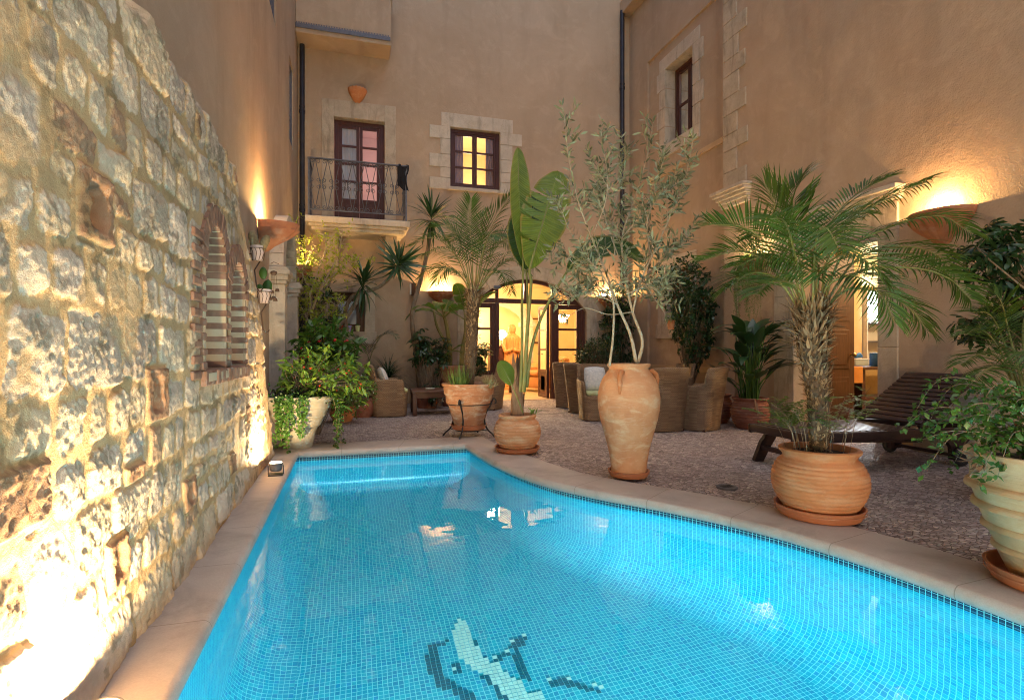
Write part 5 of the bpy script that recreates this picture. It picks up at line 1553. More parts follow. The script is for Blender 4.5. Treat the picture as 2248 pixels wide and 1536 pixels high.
for y in (-W2 + .045, W2 - .045):
    mb = MB()
    mb.prism([(.30, .285), (.17, .285), (.10, .20), (.02, .02), (.03, 0), (.12, 0), (.19, .12), (.26, .22)], lambda a, b, d_: (a, y + d_, b), -.022, .022); mb.build("leg", LW, t, smooth=False)
    mb = MB()
    mb.prism([(1.60, .285), (2.0, .285), (1.93, .225), (1.88, .18), (1.87, .06), (1.73, .06), (1.72, .18), (1.68, .225)], lambda a, b, d_: (a, y + d_, b), -.02, .02); mb.build("leg", LW, t, smooth=False)
    mb = MB(); yy = y + (-.052 if y < 0 else .052)
    mb.lathe([(.001, -.018), (.03, -.020), (.065, -.016), (.088, -.018), (.094, 0), (.088, .018), (.065, .016), (.03, .020), (.001, .018)], 32)
    mb.v = [(1.80 + a, yy + c, .095 + b) for a, b, c in mb.v]; mb.build("wheel", plain("black_rubber", (.01, .01, .011), (.022, .02, .02), 20, .6, 0, 0), t)
for a, b, w_, h_ in (((.11, -W2 + .06, .14), (.11, W2 - .06, .14), .05, .04), ((1.80, -W2 - .02, .095), (1.80, W2 + .02, .095), .03, .03), ((.2, 0, .26), (1.75, 0, .20), .05, .05)):
    mb = MB(); mb.bar(a, b, w_, h_); mb.build("stretcher", LW, t, smooth=False)

# ------------------------------------------------------------------ in the lounge behind the arched doorway
leather = plain("tan_leather", (.38, .17, .06), (.48, .23, .09), 5, .45, 40, .002)
t = thing("leather_armchair", "tan leather armchair with a patterned cushion inside the arched doorway", "armchair", (4.95, 14.0, .012), radians(200))
mb = MB(); mb.bbox(-.45, .42, -.50, .50, .10, .42, .05); mb.build("base", leather, t)
for y in (-.45, .45):
    mb = MB(); mb.bbox(-.46, .44, y - .12, y + .12, .10, .60, .05); mb.tube([(-.46, y * 1.04, .60), (.45, y * 1.04, .60)], .13, 18); mb.build("arm", leather, t)
mb = MB(); mb.bbox(-.55, -.28, -.52, .52, .10, .92, .08); mb.build("backrest", leather, t)
mb = MB(); mb.bbox(-.30, .46, -.33, .33, .42, .56, .05); mb.build("seat_cushion", leather, t)
for x in (-.4, .38):
    for y in (-.42, .42):
        mb = MB(); mb.lathe([(.05, .10), (.035, 0), (.001, 0)], 10, (x, y, 0)); mb.build("foot", MT['wood_door'], t)
o = pillow("patterned cream cushion on the tan leather armchair", (5.14, 13.98, .80), .48, .44, .16, -.4, radians(200) - pi / 2)
o.data.materials[0] = plain("floral_cushion", (.30, .17, .07), (.68, .60, .42), 22, .9, 0, 0)
# draped statue
sx, sy = 4.36, 14.9
t = thing("statue", "carved wooden statue of a draped standing figure inside the doorway", "statue", (sx, sy, .012), radians(-100))
stm = plain("carved_wood", (.36, .16, .05), (.52, .26, .09), 8, .5, 40, .006, stretch=(2, 2, .6))
mb = MB()
prof = [(.20, .0), (.235, .03), (.23, .30), (.22, .55), (.215, .80), (.20, .98), (.19, 1.12), (.215, 1.26), (.20, 1.34), (.10, 1.41), (.075, 1.44), (.095, 1.48), (.105, 1.55), (.098, 1.62), (.06, 1.67), (.001, 1.685)]
prof = smooth_prof(prof, 4)
mb.lathe(prof, 64, (0, 0, .14), wob=lambda a, z: (.07 * sin(a * 11 + z * 3.2) + .04 * sin(a * 19 - z * 5)) * (1 if z < 1.3 else .25) - .22 * abs(sin(a)) * (z < 1.4) * 0 - (.18 * cos(a) ** 2 if z < 1.38 else 0))
for sg in (-1, 1):
    mb.tube([(0, .19 * sg, 1.42), (.06, .235 * sg, 1.22), (.15, .20 * sg, 1.06), (.215, .07 * sg, 1.10), (.225, .02 * sg, 1.14)], [.075, .07, .062, .05, .035], 10)
mb.tube([(-.09, -.02, 1.69), (-.12, 0, 1.5), (-.17, 0, 1.25), (-.19, 0, .9)], [.09, .13, .16, .15], 12)
body = mb.build("figure", stm, t)
mb = MB(); mb.lathe([(.001, 0), (.27, 0), (.28, .02), (.26, .05), (.255, .10), (.27, .12), (.26, .142), (.001, .142)], 32); mb.build("pedestal", stm, t, angle=40)
t = thing("cabinet", "dark wooden cabinet behind the draped statue", "cabinet", (4.1, 15.3, .012))
mb = MB(); mb.bbox(-.30, .22, -.2, .2, 0, 1.18, .008); mb.bbox(-.33, .25, -.23, .23, 1.181, 1.22, .008); mb.build("body", MT['wood_table'], t)
for z in (.1, .48, .84):
    mb = MB(); mb.bbox(-.26, .18, -.215, -.201, z, z + .30, .006); mb.build("drawer", MT['wood'], t)
t = thing("table_lamp", "glowing round table lamp on the dark cabinet", "lamp", (4.16, 15.25, 1.232))
mb = MB(); mb.lathe([(.001, 0), (.07, 0), (.05, .03), (.02, .08), (.02, .18)], 20); mb.build("base", MT['wood_door'], t)
mb = MB(); mb.lathe([(.02, .18), (.09, .21), (.135, .29), (.13, .37), (.08, .44), (.02, .46)], 24); mb.build("lamp_shade", emit("lamp_globe", (1, .70, .32), 9), t)
t = thing("potted_plant", "tiny green plant beside the lamp on the dark cabinet", "plant", (4.22, 15.12, 1.232))
mb = MB(); mb.lathe([(.001, 0), (.03, 0), (.045, .07), (.035, .07), (.001, .06)], 14); mb.build("pot", MT['terra'], t)
mb = MB()
for k in range(30):
    a = U(0, 6.28); mb.diamond(Vector((0, 0, .07)), Vector((cos(a), sin(a), U(.5, 1.6))).normalized(), Vector((cos(a), sin(a), -.5)), U(.07, .13), .025)
mb.build("leaves", MT['bright'], t)
t = thing("side_table", "small wooden side table just inside the arched doorway", "table", (3.78, 13.5, .012))
mb = MB(); mb.bbox(-.35, .25, -.3, .3, .46, .51, .008); mb.build("top", MT['wood_door'], t)
for x in (-.30, .20):
    for y in (-.25, .25):
        mb = MB(); mb.bbox(x - .04, x + .04, y - .04, y + .04, 0, .459, .006); mb.build("leg", MT['wood_door'], t)
# chandelier, picture and palm seen through the side panel
t = thing("chandelier", "small glowing crystal chandelier behind the glazed side panel", "lamp", (5.50, 13.9, 2.02))
mb = MB(); mb.tube([(0, 0, .10), (0, 0, 1.12)], .008, 6)
mb.tube([(.16 * cos(k / 24 * 2 * pi), .16 * sin(k / 24 * 2 * pi), .05) for k in range(25)], .008, 6); mb.build("frame", MT['iron'], t)
mb = MB()
for k in range(10):
    a = 2 * pi * k / 10
    for z, r in ((.03, .16), (-.05, .12), (-.12, .07)): mb.lathe([(.001, .03), (.02, 0), (.001, -.035)], 8, (r * cos(a), r * sin(a), z))
mb.build("crystals", emit("crystal_glow", (1, .80, .5), 7), t)
lamp("chandelier_light", 'POINT', (0, 0, -.25), 25, WARM, t, .08)
t = thing("picture", "small framed drawing on the lounge wall behind the side panel", "picture", (5.9, 17.18, 1.75))
mb = MB(); mb.bbox(-.33, .33, -.03, .0, -.42, .42, .006); mb.build("frame", MT['wood_table'], t)
mb = MB(); mb.box(-.27, .27, -.036, -.031, -.36, .36); mb.build("sheet", plain("beige_print", (.5, .36, .2), (.74, .62, .42), 9, .8, 0, 0), t, smooth=False)

# ------------------------------------------------------------------ in the work room behind the brown door
t = thing("work_table", "wooden counter under an orange cloth inside the brown door", "table", (7.85, 7.25, 0), radians(0))
mb = MB(); mb.bbox(-.95, 1.5, -.38, .38, .80, .85, .006); mb.build("top", MT['wood_door'], t)
mb = MB(); mb.box(-.80, 1.4, -.30, .30, .30, .34); mb.box(-.85, -.78, -.33, .33, 0, .799); mb.box(.05, .12, -.33, .33, 0, .7995); mb.box(1.3, 1.37, -.33, .33, 0, .799); mb.build("frame", MT['wood_table'], t, smooth=False)
orange = plain("orange_cloth", (.55, .22, .05), (.66, .29, .07), 6, .9, 60, .003)
mb = MB()
def oc(u, v):
    x = -.98 + .98 * u; s_ = v * 1.02
    if s_ < .76: return Vector((x, .40 - s_ + .005 * sin(u * 30), .856 + .003 * sin(u * 17 + v * 9)))
    return Vector((x, -.392 - .012 * sin(u * 16), .856 - (s_ - .76)))
mb.grid(oc, 24, 40)
o = mb.build("table_cloth", orange, None, loc=(7.85, 7.25, 0)); tag(o, "orange cloth hanging over the counter inside the brown door", "tablecloth")
t = thing("storage_box", "clear plastic box with blue things on the orange cloth", "box", (8.05, 7.15, .862))
mb = MB(); mb.bbox(-.14, .14, -.10, .10, 0, .10, .008); mb.build("body", plain("clear_plastic", (.35, .42, .48), (.45, .52, .56), 4, .2, 0, 0), t)
mb = MB(); mb.bbox(-.15, .15, -.11, .11, .101, .115, .004); mb.build("lid", MT['dirt_white'], t)
mb = MB(); mb.tube([(-.10, 0, .14), (-.02, 0, .15), (.05, 0, .17), (.10, 0, .15)], [.015, .03, .045, .02], 10)
tag(mb.build("blue_cloth", plain("blue_fabric", (.02, .10, .28), (.04, .16, .4), 8, .9, 40, .003), None, loc=(8.02, 7.12, .862)), "crumpled blue cloth on top of the clear plastic box", "cloth")
mb = MB(); mb.bbox(-.09, .09, -.08, .08, 0, .22, .01)
tag(mb.build("blue_carton", plain("blue_carton", (.03, .12, .30), (.05, .18, .42), 30, .6, 0, 0), None, loc=(8.32, 7.0, .852)), "blue carton on the counter inside the brown door", "box")
mb = MB(); mb.bbox(8.42, 8.68, 7.60, 7.89, .01, 2.88, .01)
tag(mb.build("pier", MT['plaster_in'], None), "yellow wall pier beside the lit shelf niche in the work room", "pier")
t = thing("shelf_unit", "white lit shelf niche with cups in the work room", "shelf", (9.12, 7.62, .86))
mb = MB(); mb.box(-.42, .42, .20, .26, 0, 1.35); mb.box(-.42, -.40, -.1, .199, 0, 1.35); mb.build("back", MT['dirt_white'], t, smooth=False)
for z in (.40, .72):
    mb = MB(); mb.box(-.398, .42, -.1, .198, z, z + .02); mb.build("board", MT['iron_grey'], t, smooth=False)
mb = MB()
for k, x in enumerate((-.28, -.12, .05, .22)): mb.lathe([(.001, .021), (.045, .021), (.06, .14), (.05, .14), (.001, .04)], 14, (x, .03, .72))
mb.build("cups", MT['stone_p'], t)
mb = MB(); mb.bbox(-.30, .34, -.02, .03, 1.03, 1.07, .008)
mb.build("lamp_tube", emit("cold_tube", (.85, .93, 1.0), 60), t)
lamp("tube_light", 'POINT', (0, -.12, 1.02), 26, (.85, .93, 1.0), t, .05)

# ================================================================== PLANTS
UP = Vector((0, 0, 1))
def rdir(lo=-1.0, hi=1.0):
    z = U(lo, hi); a = U(0, 2 * pi); r = sqrt(max(0, 1 - z * z)); return Vector((r * cos(a), r * sin(a), z))
def local(pts, o): return [Vector(p) - Vector(o) for p in pts]
def spline(pts, n=6):
    P = [Vector(p) for p in pts]; Q = [P[0] * 2 - P[1]] + P + [P[-1] * 2 - P[-2]]; out = []
    for i in range(1, len(Q) - 2):
        p0, p1, p2, p3 = Q[i - 1:i + 3]
        for k in range(n):
            t = k / n
            out.append(.5 * ((2 * p1) + (p2 - p0) * t + (2 * p0 - 5 * p1 + 4 * p2 - p3) * t * t + (3 * p1 - p0 - 3 * p2 + p3) * t ** 3))
    out.append(P[-1]); return out
def taper(a, b, n, e=1.0): return [a + (b - a) * (k / (n - 1)) ** e for k in range(n)]

def frond(lf, st, base, d0, L, droop, nl, ll, lw, rad=.008, vee=.35, start=.16):
    n = 16; p = Vector(base); d = Vector(d0).normalized(); pts = [p.copy()]; ds = [d.copy()]
    for k in range(n):
        d = (d + Vector((0, 0, -droop / n * (.4 + 1.2 * k / n)))).normalized(); p = p + d * (L / n); pts.append(p.copy()); ds.append(d.copy())
    st.tube(pts, taper(rad, rad * .25, n + 1), 5, False)
    tw = U(-.35, .35)
    for i in range(nl):
        t = start + (1 - start) * (i + .5) / nl; f = t * n; k = min(int(f), n - 1); q = pts[k].lerp(pts[k + 1], f - k); dd = ds[k]
        sd = dd.cross(UP)
        if sd.length < .05: sd = dd.orthogonal()
        sd.normalize(); un = sd.cross(dd).normalized()
        sd = (sd * cos(tw) + un * sin(tw)).normalized(); un = sd.cross(dd).normalized()
        for sg in (-1, 1):
            l = ll * (sin(pi * (.14 + .80 * t)) ** .55) * U(.88, 1.08)
            ld = (dd * (.45 + .75 * t) + sd * sg * (1.0 - .45 * t) + un * (vee + U(-.12, .12))).normalized()
            lf.leaf(q, ld, (un - sd * sg * .4).normalized(), l, lw * U(.85, 1.1), 3, U(.12, .42), .45, .3)
    return pts
def frond_path(lf, st, pts, nl, ll, lw, rad=.009, vee=.3, start=.22, hang=0.0):
    P = spline(pts, 6); n = len(P) - 1
    st.tube(P, taper(rad, rad * .2, n + 1), 5, False); tw = U(-.3, .3)
    for i in range(nl):
        t = start + (1 - start) * (i + .5) / nl; f = t * n; k = min(int(f), n - 1); q = P[k].lerp(P[k + 1], f - k); dd = (P[k + 1] - P[k]).normalized()
        sd = dd.cross(UP)
        if sd.length < .15: sd = Vector((.9, -.3, 0))
        sd.normalize(); un = sd.cross(dd).normalized()
        sd = (sd * cos(tw) + un * sin(tw)).normalized(); un = sd.cross(dd).normalized()
        for sg in (-1, 1):
            l = ll * (sin(pi * (.16 + .76 * t)) ** .6) * U(.88, 1.1)
            ld = (dd * (.35 + .75 * t) + sd * sg * (1.0 - .4 * t) + un * (vee + U(-.12, .12))).normalized()
            lf.leaf(q, ld, (un - sd * sg * .4).normalized(), l, lw * U(.8, 1.15), 4, U(.05, .30) + hang, .40, .35)
def palm(label, loc, trunk_pts, radii, tips, ll, lw, nl, mat='palm', fibres=260, fl=.09, rad=.009):
    """tips: lists of world points, each a frond's midrib from near the crown to its tip"""
    t = thing("date_palm", label, "palm", loc)
    tp = spline(trunk_pts, 5); n = len(tp)
    mb = MB(); rr_ = [radii[0] + (radii[1] - radii[0]) * (k / (n - 1)) ** 1.3 for k in range(n)]
    mb.tube(tp, rr_, 20)
    tk = mb.build("trunk", MT['palmbark'], t)
    mb = MB()
    for _ in range(fibres):
        f = U(0, n - 1.01); k = int(f); q = tp[k].lerp(tp[k + 1], f - k); R = rr_[k]; a = U(0, 2 * pi); out = Vector((cos(a), sin(a), 0))
        h = f / (n - 1)
        mb.leaf(q + out * R * .85, (out * U(.35, 1.2) + UP * U(.3, 1.2) + rdir() * .35).normalized(), (out - UP * .3).normalized(), U(.5, 1.3) * fl * (.38 + 1.05 * h ** 2), U(.008, .020) * (1 + h * .4), 4, U(-.5, 1.1), .3, .35)
    mb.build("bark_fibres", MT['palmfibre'], tk)
    lf, st = MB(), MB(); top = Vector(loc) + tp[-1]
    for q in tips:
        w = [Vector(x) for x in q]; d = (w[0] - top); d.z = 0; d = d.normalized() if d.length > .01 else Vector((1, 0, 0))
        frond_path(lf, st, local([top + d * radii[1] * .5 - UP * .03] + w, loc), nl, ll * U(.9, 1.1), lw, rad, U(.15, .5), U(.2, .28), U(0, .3))
    cr = lf.build("crown", MT[mat], t)
    st.build("frond_stems", MT['rachis'], cr)
    return t
# shaggy palm by the pool
rnd.seed(21)
o = Vector((3.00, 2.95, .45))
PT = [[(1830, 530, 3.75), (1920, 452, 3.72), (2035, 398, 3.7)], [(1850, 560, 3.7), (1950, 500, 3.65), (2060, 474, 3.6), (2132, 512, 3.6)], [(1880, 600, 3.65), (2000, 588, 3.55), (2080, 610, 3.5), (2128, 655, 3.5)],
      [(1860, 636, 3.7), (1950, 648, 3.7), (2000, 680, 3.7), (2032, 722, 3.7)], [(1880, 570, 3.85), (1980, 542, 3.95), (2050, 556, 4.0), (2092, 596, 4.0)], [(1750, 520, 3.8), (1740, 440, 3.8), (1762, 388, 3.8)],
      [(1730, 520, 3.75), (1702, 452, 3.75), (1680, 408, 3.75)], [(1700, 560, 3.7), (1640, 502, 3.65), (1558, 492, 3.6)], [(1690, 582, 3.8), (1620, 552, 3.9), (1542, 572, 3.95)], [(1705, 612, 3.7), (1648, 600, 3.6), (1600, 632, 3.55)],
      [(1790, 540, 3.45), (1812, 500, 3.15), (1842, 545, 2.95)], [(1742, 545, 3.5), (1722, 486, 3.3), (1690, 480, 3.1)], [(1800, 540, 4.0), (1850, 470, 4.3), (1905, 474, 4.6)], [(1742, 560, 4.0), (1692, 502, 4.4), (1648, 524, 4.6)],
      [(1815, 630, 3.6), (1872, 606, 3.4), (1930, 640, 3.2), (1962, 706, 3.12)], [(1795, 560, 3.8), (1835, 472, 3.85), (1892, 418, 3.9), (1946, 392, 3.9)],
      [(1752, 632, 3.6), (1702, 618, 3.4), (1662, 645, 3.28)], [(1830, 600, 3.9), (1930, 562, 4.2), (2010, 566, 4.4), (2062, 606, 4.5)], [(1800, 600, 3.6), (1850, 560, 3.4), (1905, 575, 3.25), (1940, 620, 3.2)],
      [(1728, 600, 3.9), (1672, 566, 4.1), (1618, 585, 4.25)]]
palm("feathery date palm with a shaggy trunk in the large ribbed pot beside the lounger", o, [(0, 0, -.03), (-.01, .0, .35), (-.04, .01, .66), (-.03, .03, .92)], (.056, .102),
     [[at(*x) for x in q] for q in PT], .31, .0140, 36, fibres=1700, fl=.105)
# second palm, in the worn pot
rnd.seed(5)
o = Vector((1.46, 6.98, .66))
PT = [[(1000, 560, 7.2), (950, 522, 7.1), (900, 542, 7.05)], [(1010, 570, 7.0), (968, 545, 6.7), (928, 560, 6.55)], [(1015, 545, 7.2), (985, 498, 7.2), (952, 500, 7.2)], [(1036, 540, 7.2), (1030, 480, 7.2), (1034, 438, 7.2)],
      [(1050, 540, 7.3), (1056, 490, 7.4), (1072, 462, 7.5)], [(1064, 545, 7.2), (1088, 480, 7.15), (1120, 432, 7.1)], [(1080, 560, 7.2), (1108, 525, 7.2), (1142, 522, 7.2)], [(1090, 590, 7.1), (1125, 572, 7.0), (1160, 600, 6.95)],
      [(1085, 580, 7.4), (1130, 556, 7.7), (1178, 590, 7.9)], [(1005, 600, 7.2), (960, 585, 7.2), (918, 612, 7.2)], [(1022, 545, 7.5), (1006, 490, 7.8), (985, 476, 8.0)], [(1058, 560, 6.9), (1076, 515, 6.6), (1100, 520, 6.4)],
      [(1072, 605, 6.9), (1100, 598, 6.7), (1122, 640, 6.6)], [(1010, 605, 6.9), (980, 590, 6.7), (956, 620, 6.6)], [(1030, 560, 7.5), (1010, 520, 7.8), (985, 530, 8.0)],
      [(1070, 570, 7.5), (1100, 530, 7.8), (1130, 545, 8.0)]]
palm("slender date palm with a fibrous trunk in the worn pot on the iron stand", o, [(-.02, 0, -.03), (.03, 0, .4), (.05, 0, .9), (.07, 0, 1.24)], (.074, .084), [[at(*x) for x in q] for q in PT], .30, .0145, 32, 'palm2', 1100, .085)
# small plants in the palm pots
rnd.seed(8)
def stems_plant(name, label, cat, loc, n, h, spread, leafL, leafW, mat, pairs=6, stem='rachis', r0=.1):
    t = thing(name, label, cat, loc)
    lf, st = MB(), MB()
    for k in range(n):
        a = U(0, 2 * pi); b = Vector((cos(a), sin(a), 0)) * r0 * U(.4, 1.0)
        hh = h * U(.55, 1.1); sp = spread * U(.2, 1.0)
        pts = spline([b, b + Vector((cos(a) * sp * .3, sin(a) * sp * .3, hh * .6)), b + Vector((cos(a) * sp, sin(a) * sp, hh))], 5)
        st.tube(pts, taper(.0022, .0012, len(pts)), 4, False)
        for i in range(pairs):
            f = (.45 + .55 * (i + .5) / pairs) * (len(pts) - 1.01); q = pts[int(f)]
            dd = (pts[int(f) + 1] - q).normalized(); br = (rdir(-.1, .5) + dd * .3).normalized(); bl = U(.05, .11)
            st.tube([q, q + br * bl], .0012, 3, False)
            for j in range(4):
                pq = q + br * bl * (j + 1) / 4; sd = br.cross(UP).normalized()
                for sg in (-1, 1): lf.leaf(pq, (sd * sg + br * .5 + UP * .1).normalized(), UP, leafL * U(.8, 1.2), leafW, 2, .2, .1, .55)
    c = lf.build("foliage", MT[mat], t); st.build("stems", MT[stem], t)
    return t
stems_plant("seedlings", "wispy round-leaved seedlings round the foot of the palm in the large ribbed pot", "plant", (3.00, 2.95, .43), 20, .40, .26, .046, .031, 'bright', 5, 'bark', .2)
t = thing("grass_tuft", "fresh green grassy tuft in the worn pot under the slender palm", "plant", (1.30, 6.83, .65))
mb = MB()
for k in range(190):
    a = U(0, 2 * pi); r = U(0, .10); el = U(.5, 1.5)
    mb.leaf(Vector((r * cos(a), r * sin(a), 0)), Vector((cos(a) * cos(el), sin(a) * cos(el), sin(el))), Vector((-cos(a), -sin(a), .8)).normalized() * -1, U(.16, .34), U(.006, .011), 4, U(.1, .5), .2, .3)
mb.build("blades", MT['grassy'], t)
t = thing("dry_succulent", "dry twiggy succulent at the rim of the worn pot", "plant", (1.68, 6.74, .65))
mb = MB()
for k in range(150):
    d = (rdir(0, 1) + UP * .4).normalized(); mb.leaf(rdir() * .03, d, d.orthogonal(), U(.08, .18), U(.006, .012), 3, U(-.2, .4), .3, .4)
mb.build("twigs", MT['dry'], t)

# ------------------------------------------------------------------ olive tree in the tall jar
rnd.seed(33)
oo = Vector((2.33, 4.33, .95))
t = thing("olive_tree", "young olive tree with thin grey leaves growing from the tall jar", "tree", oo)
tr, lf = MB(), MB()
limbs = [
    (.017, [(1397, 800, 4.76), (1384, 735, 4.75), (1355, 668, 4.72), (1328, 592, 4.68), (1295, 512, 4.64), (1266, 430, 4.60), (1247, 335, 4.58), (1240, 262, 4.58)]),
    (.017, [(1399, 800, 4.78), (1410, 748, 4.80), (1388, 682, 4.84), (1372, 600, 4.88), (1366, 520, 4.92), (1392, 440, 4.95), (1420, 345, 4.98), (1434, 268, 5.0)]),
    (.010, [(1388, 690, 4.84), (1405, 620, 4.80), (1442, 540, 4.74), (1482, 450, 4.70), (1510, 368, 4.68), (1522, 305, 4.68)]),
    (.012, [(1338, 803, 4.70), (1346, 735, 4.68), (1346, 660, 4.64), (1328, 612, 4.60), (1288, 565, 4.52), (1250, 505, 4.48), (1226, 440, 4.46)]),
    (.007, [(1355, 668, 4.72), (1305, 645, 4.62), (1262, 648, 4.55), (1224, 668, 4.50)]),
    (.007, [(1372, 600, 4.88), (1335, 500, 4.92), (1315, 420, 4.98), (1294, 335, 5.0)]),
    (.008, [(1385, 650, 4.80), (1428, 596, 4.90), (1468, 562, 4.98), (1502, 532, 5.02), (1530, 478, 5.06)]),
    (.006, [(1375, 645, 4.76), (1420, 630, 4.66), (1452, 640, 4.60), (1472, 605, 4.56)]),
    (.006, [(1328, 596, 4.68), (1275, 592, 4.76), (1240, 562, 4.82), (1216, 592, 4.86)]),
    (.007, [(1366, 520, 4.92), (1402, 478, 4.82), (1440, 420, 4.76), (1456, 345, 4.72)]),
    (.006, [(1388, 685, 4.82), (1335, 690, 4.78), (1285, 676, 4.74), (1245, 696, 4.70)]),
    (.006, [(1346, 660, 4.64), (1310, 625, 4.70), (1270, 605, 4.80)]),
    (.006, [(1410, 610, 4.80), (1440, 660, 4.86), (1462, 690, 4.9)]),
    (.007, [(1350, 560, 4.9), (1345, 470, 5.05), (1368, 390, 5.12), (1372, 320, 5.15)]),
    (.006, [(1300, 520, 4.66), (1330, 440, 4.56), (1332, 370, 4.52), (1318, 300, 4.5)]),
    (.006, [(1430, 560, 4.76), (1420, 490, 4.66), (1446, 430, 4.62), (1490, 400, 4.6)]),
]
def olive_leaves(p, d, m):
    sd = d.orthogonal(); q = Matrix.Rotation(U(0, 6.28), 3, d); sd = q @ sd
    for sg in (-1, 1):
        ld = (d * U(.5, .9) + sd * sg * U(.6, .9) + rdir() * .2).normalized()
        lf.leaf(p, ld, rdir(), U(.062, .098) * m, U(.017, .025) * m, 3, U(-.1, .3), .2, .45)
for r0, pts in limbs:
    P = spline(local([at(*q) for q in pts], oo), 7); n = len(P)
    tr.tube(P, taper(r0, .0022, n, .8), 8)
    for i in range(n - 1):
        h = i / n
        if P[i].z < .58: continue
        d = (P[i + 1] - P[i]).normalized()
        if h > .5:
            olive_leaves(P[i], d, 1.0)
        for _ in range(2 if h > .2 else 1):
            if U(0, 1) > .36: continue
            td = (d * .5 + rdir(-.2, .9) * .9 + UP * .25).normalized(); l = U(.09, .30) * (1.1 - .5 * h)
            Q = [P[i] + td * l * k / 5 + UP * (.05 * l * (k / 5) ** 2) for k in range(6)]
            tr.tube(Q, taper(.0028, .0011, 6), 4, False)
            m = max(3, int(l / .034))
            for k in range(1, m + 1):
                f = k / m * 4.99; olive_leaves(Q[int(f)].lerp(Q[int(f) + 1], f - int(f)), td, 1.0)
    for _ in range(3): olive_leaves(P[-1], (P[-1] - P[-2]).normalized(), 1.0)
tr.build("trunk", MT['bark_pale'], t); lf.build("crown", MT['olive'], t)

# ------------------------------------------------------------------ big paddle leaves
def paddle(mb, mid, W, nrm, tears=(), fold=.25, seed=0, wav=.02, peak=.42):
    """mid: midrib points; a lamina folded along the midrib, torn into strips where asked"""
    r = random.Random(seed); M = spline(mid, 8); n = len(M) - 1
    def fr(t):
        f = min(t, .9999) * n; k = int(f); p = M[k].lerp(M[k + 1], f - k); d = (M[min(k + 1, n)] - M[max(k - 1, 0)]).normalized()
        sd = d.cross(Vector(nrm)).normalized(); return p, d, sd, sd.cross(d)
    def wd(t):
        w = (t / peak) ** .55 if t < peak else (max(0, 1 - ((t - peak) / (1 - peak)) ** 2.2)) ** .62
        return max(.015, w) * W / 2
    if not hasattr(mb, 'uvl'): mb.uvl = []
    for sg in (-1, 1):
        cuts = [0.0] + sorted(t for s_, t in tears if s_ == sg) + [1.0]
        for c in range(len(cuts) - 1):
            a, b = cuts[c], cuts[c + 1]; dr = r.uniform(-.10, .22); gap = min(.02, (b - a) * .2) if len(cuts) > 2 else 0
            ga = gap if a > 0 else 0; gb = gap if b < 1 else 0
            nt_ = max(4, int((b - a) * 36)); ns = 6
            def f(u, v):
                t = a + (b - a) * u; t2 = t * (1 - v) + v * ((a + ga) + (b - ga - gb - a) * u)
                mb.uvl.append((t2 * 1.0 + .10 * v, v)); p, d, sd, un = fr(t2); w = wd(t2) * v; lean = .22 * v
                q = p + sd * sg * w + un * (fold * w - (dr if len(cuts) > 2 else .05) * w * v) + d * (lean * w) + un * (wav * W * .35 * sin(t2 * 34 + sg) * v * v)
                return q
            mb.grid(f, nt_, ns)
def veinleaf(name, a, b, edge=(.30, .24, .06)):
    m, nt, p = newmat(name)
    uv = N(nt, "ShaderNodeSeparateXYZ", Vector=nt.nodes.new("ShaderNodeUVMap").outputs[0])
    w = math_(nt, 'SINE', math_(nt, 'MULTIPLY', uv.outputs[0], 300.0)); w2 = math_(nt, 'SINE', math_(nt, 'MULTIPLY', uv.outputs[0], 91.0))
    k = math_(nt, 'ADD', math_(nt, 'MULTIPLY', noise(nt, coords(nt), 5, 4, .6), .8), math_(nt, 'ADD', math_(nt, 'MULTIPLY', w, .10), math_(nt, 'MULTIPLY', w2, .07)), True)
    c = ramp(nt, k, [(.15, a), (.75, b)])
    rim = ramp(nt, math_(nt, 'ADD', uv.outputs[1], math_(nt, 'MULTIPLY', noise(nt, coords(nt), 14, 3, .6), .12)), [(.93, (0, 0, 0)), (1.06, (.9, .9, .9))])
    c = mixc(nt, rim, c, edge)
    mid = ramp(nt, uv.outputs[1], [(.0, (.6, .6, .6)), (.06, (0, 0, 0))])
    c = mixc(nt, mid, c, (.28, .34, .07))
    nt.links.new(c, p.inputs["Base Color"]); p.inputs["Roughness"].default_value = .38; p.inputs["Specular IOR Level"].default_value = .4
    bump(nt, p, math_(nt, 'ADD', w, w2), .6, .004)
    t = nt.nodes.new("ShaderNodeBsdfTranslucent"); nt.links.new(mixc(nt, .5, c, (b[0] * 1.8, b[1] * 1.6, b[2])), t.inputs[0])
    mx = N(nt, "ShaderNodeMixShader", i0=.32); nt.links.new(p.outputs[0], mx.inputs[1]); nt.links.new(t.outputs[0], mx.inputs[2])
    nt.links.new(mx.outputs[0], nt.nodes["Material Output"].inputs[0])
    return m
MT['strel'] = veinleaf("paddle_leaf", (.065, .135, .014), (.21, .31, .036))
MT['strel_dark'] = veinleaf("paddle_leaf_dark", (.014, .05, .010), (.045, .11, .016))
MT['banana'] = veinleaf("banana_leaf_veined", (.03, .10, .014), (.11, .22, .03))
so = Vector((1.735, 5.73, .39))
t = thing("bird_of_paradise_plant", "tall plant with huge paddle leaves and dry sheathed stem in the round pot", "plant", so)
toCam = Vector((-_s, -_c, .12)).normalized()
def pl(*q): return local([at(*x) for x in q], so)
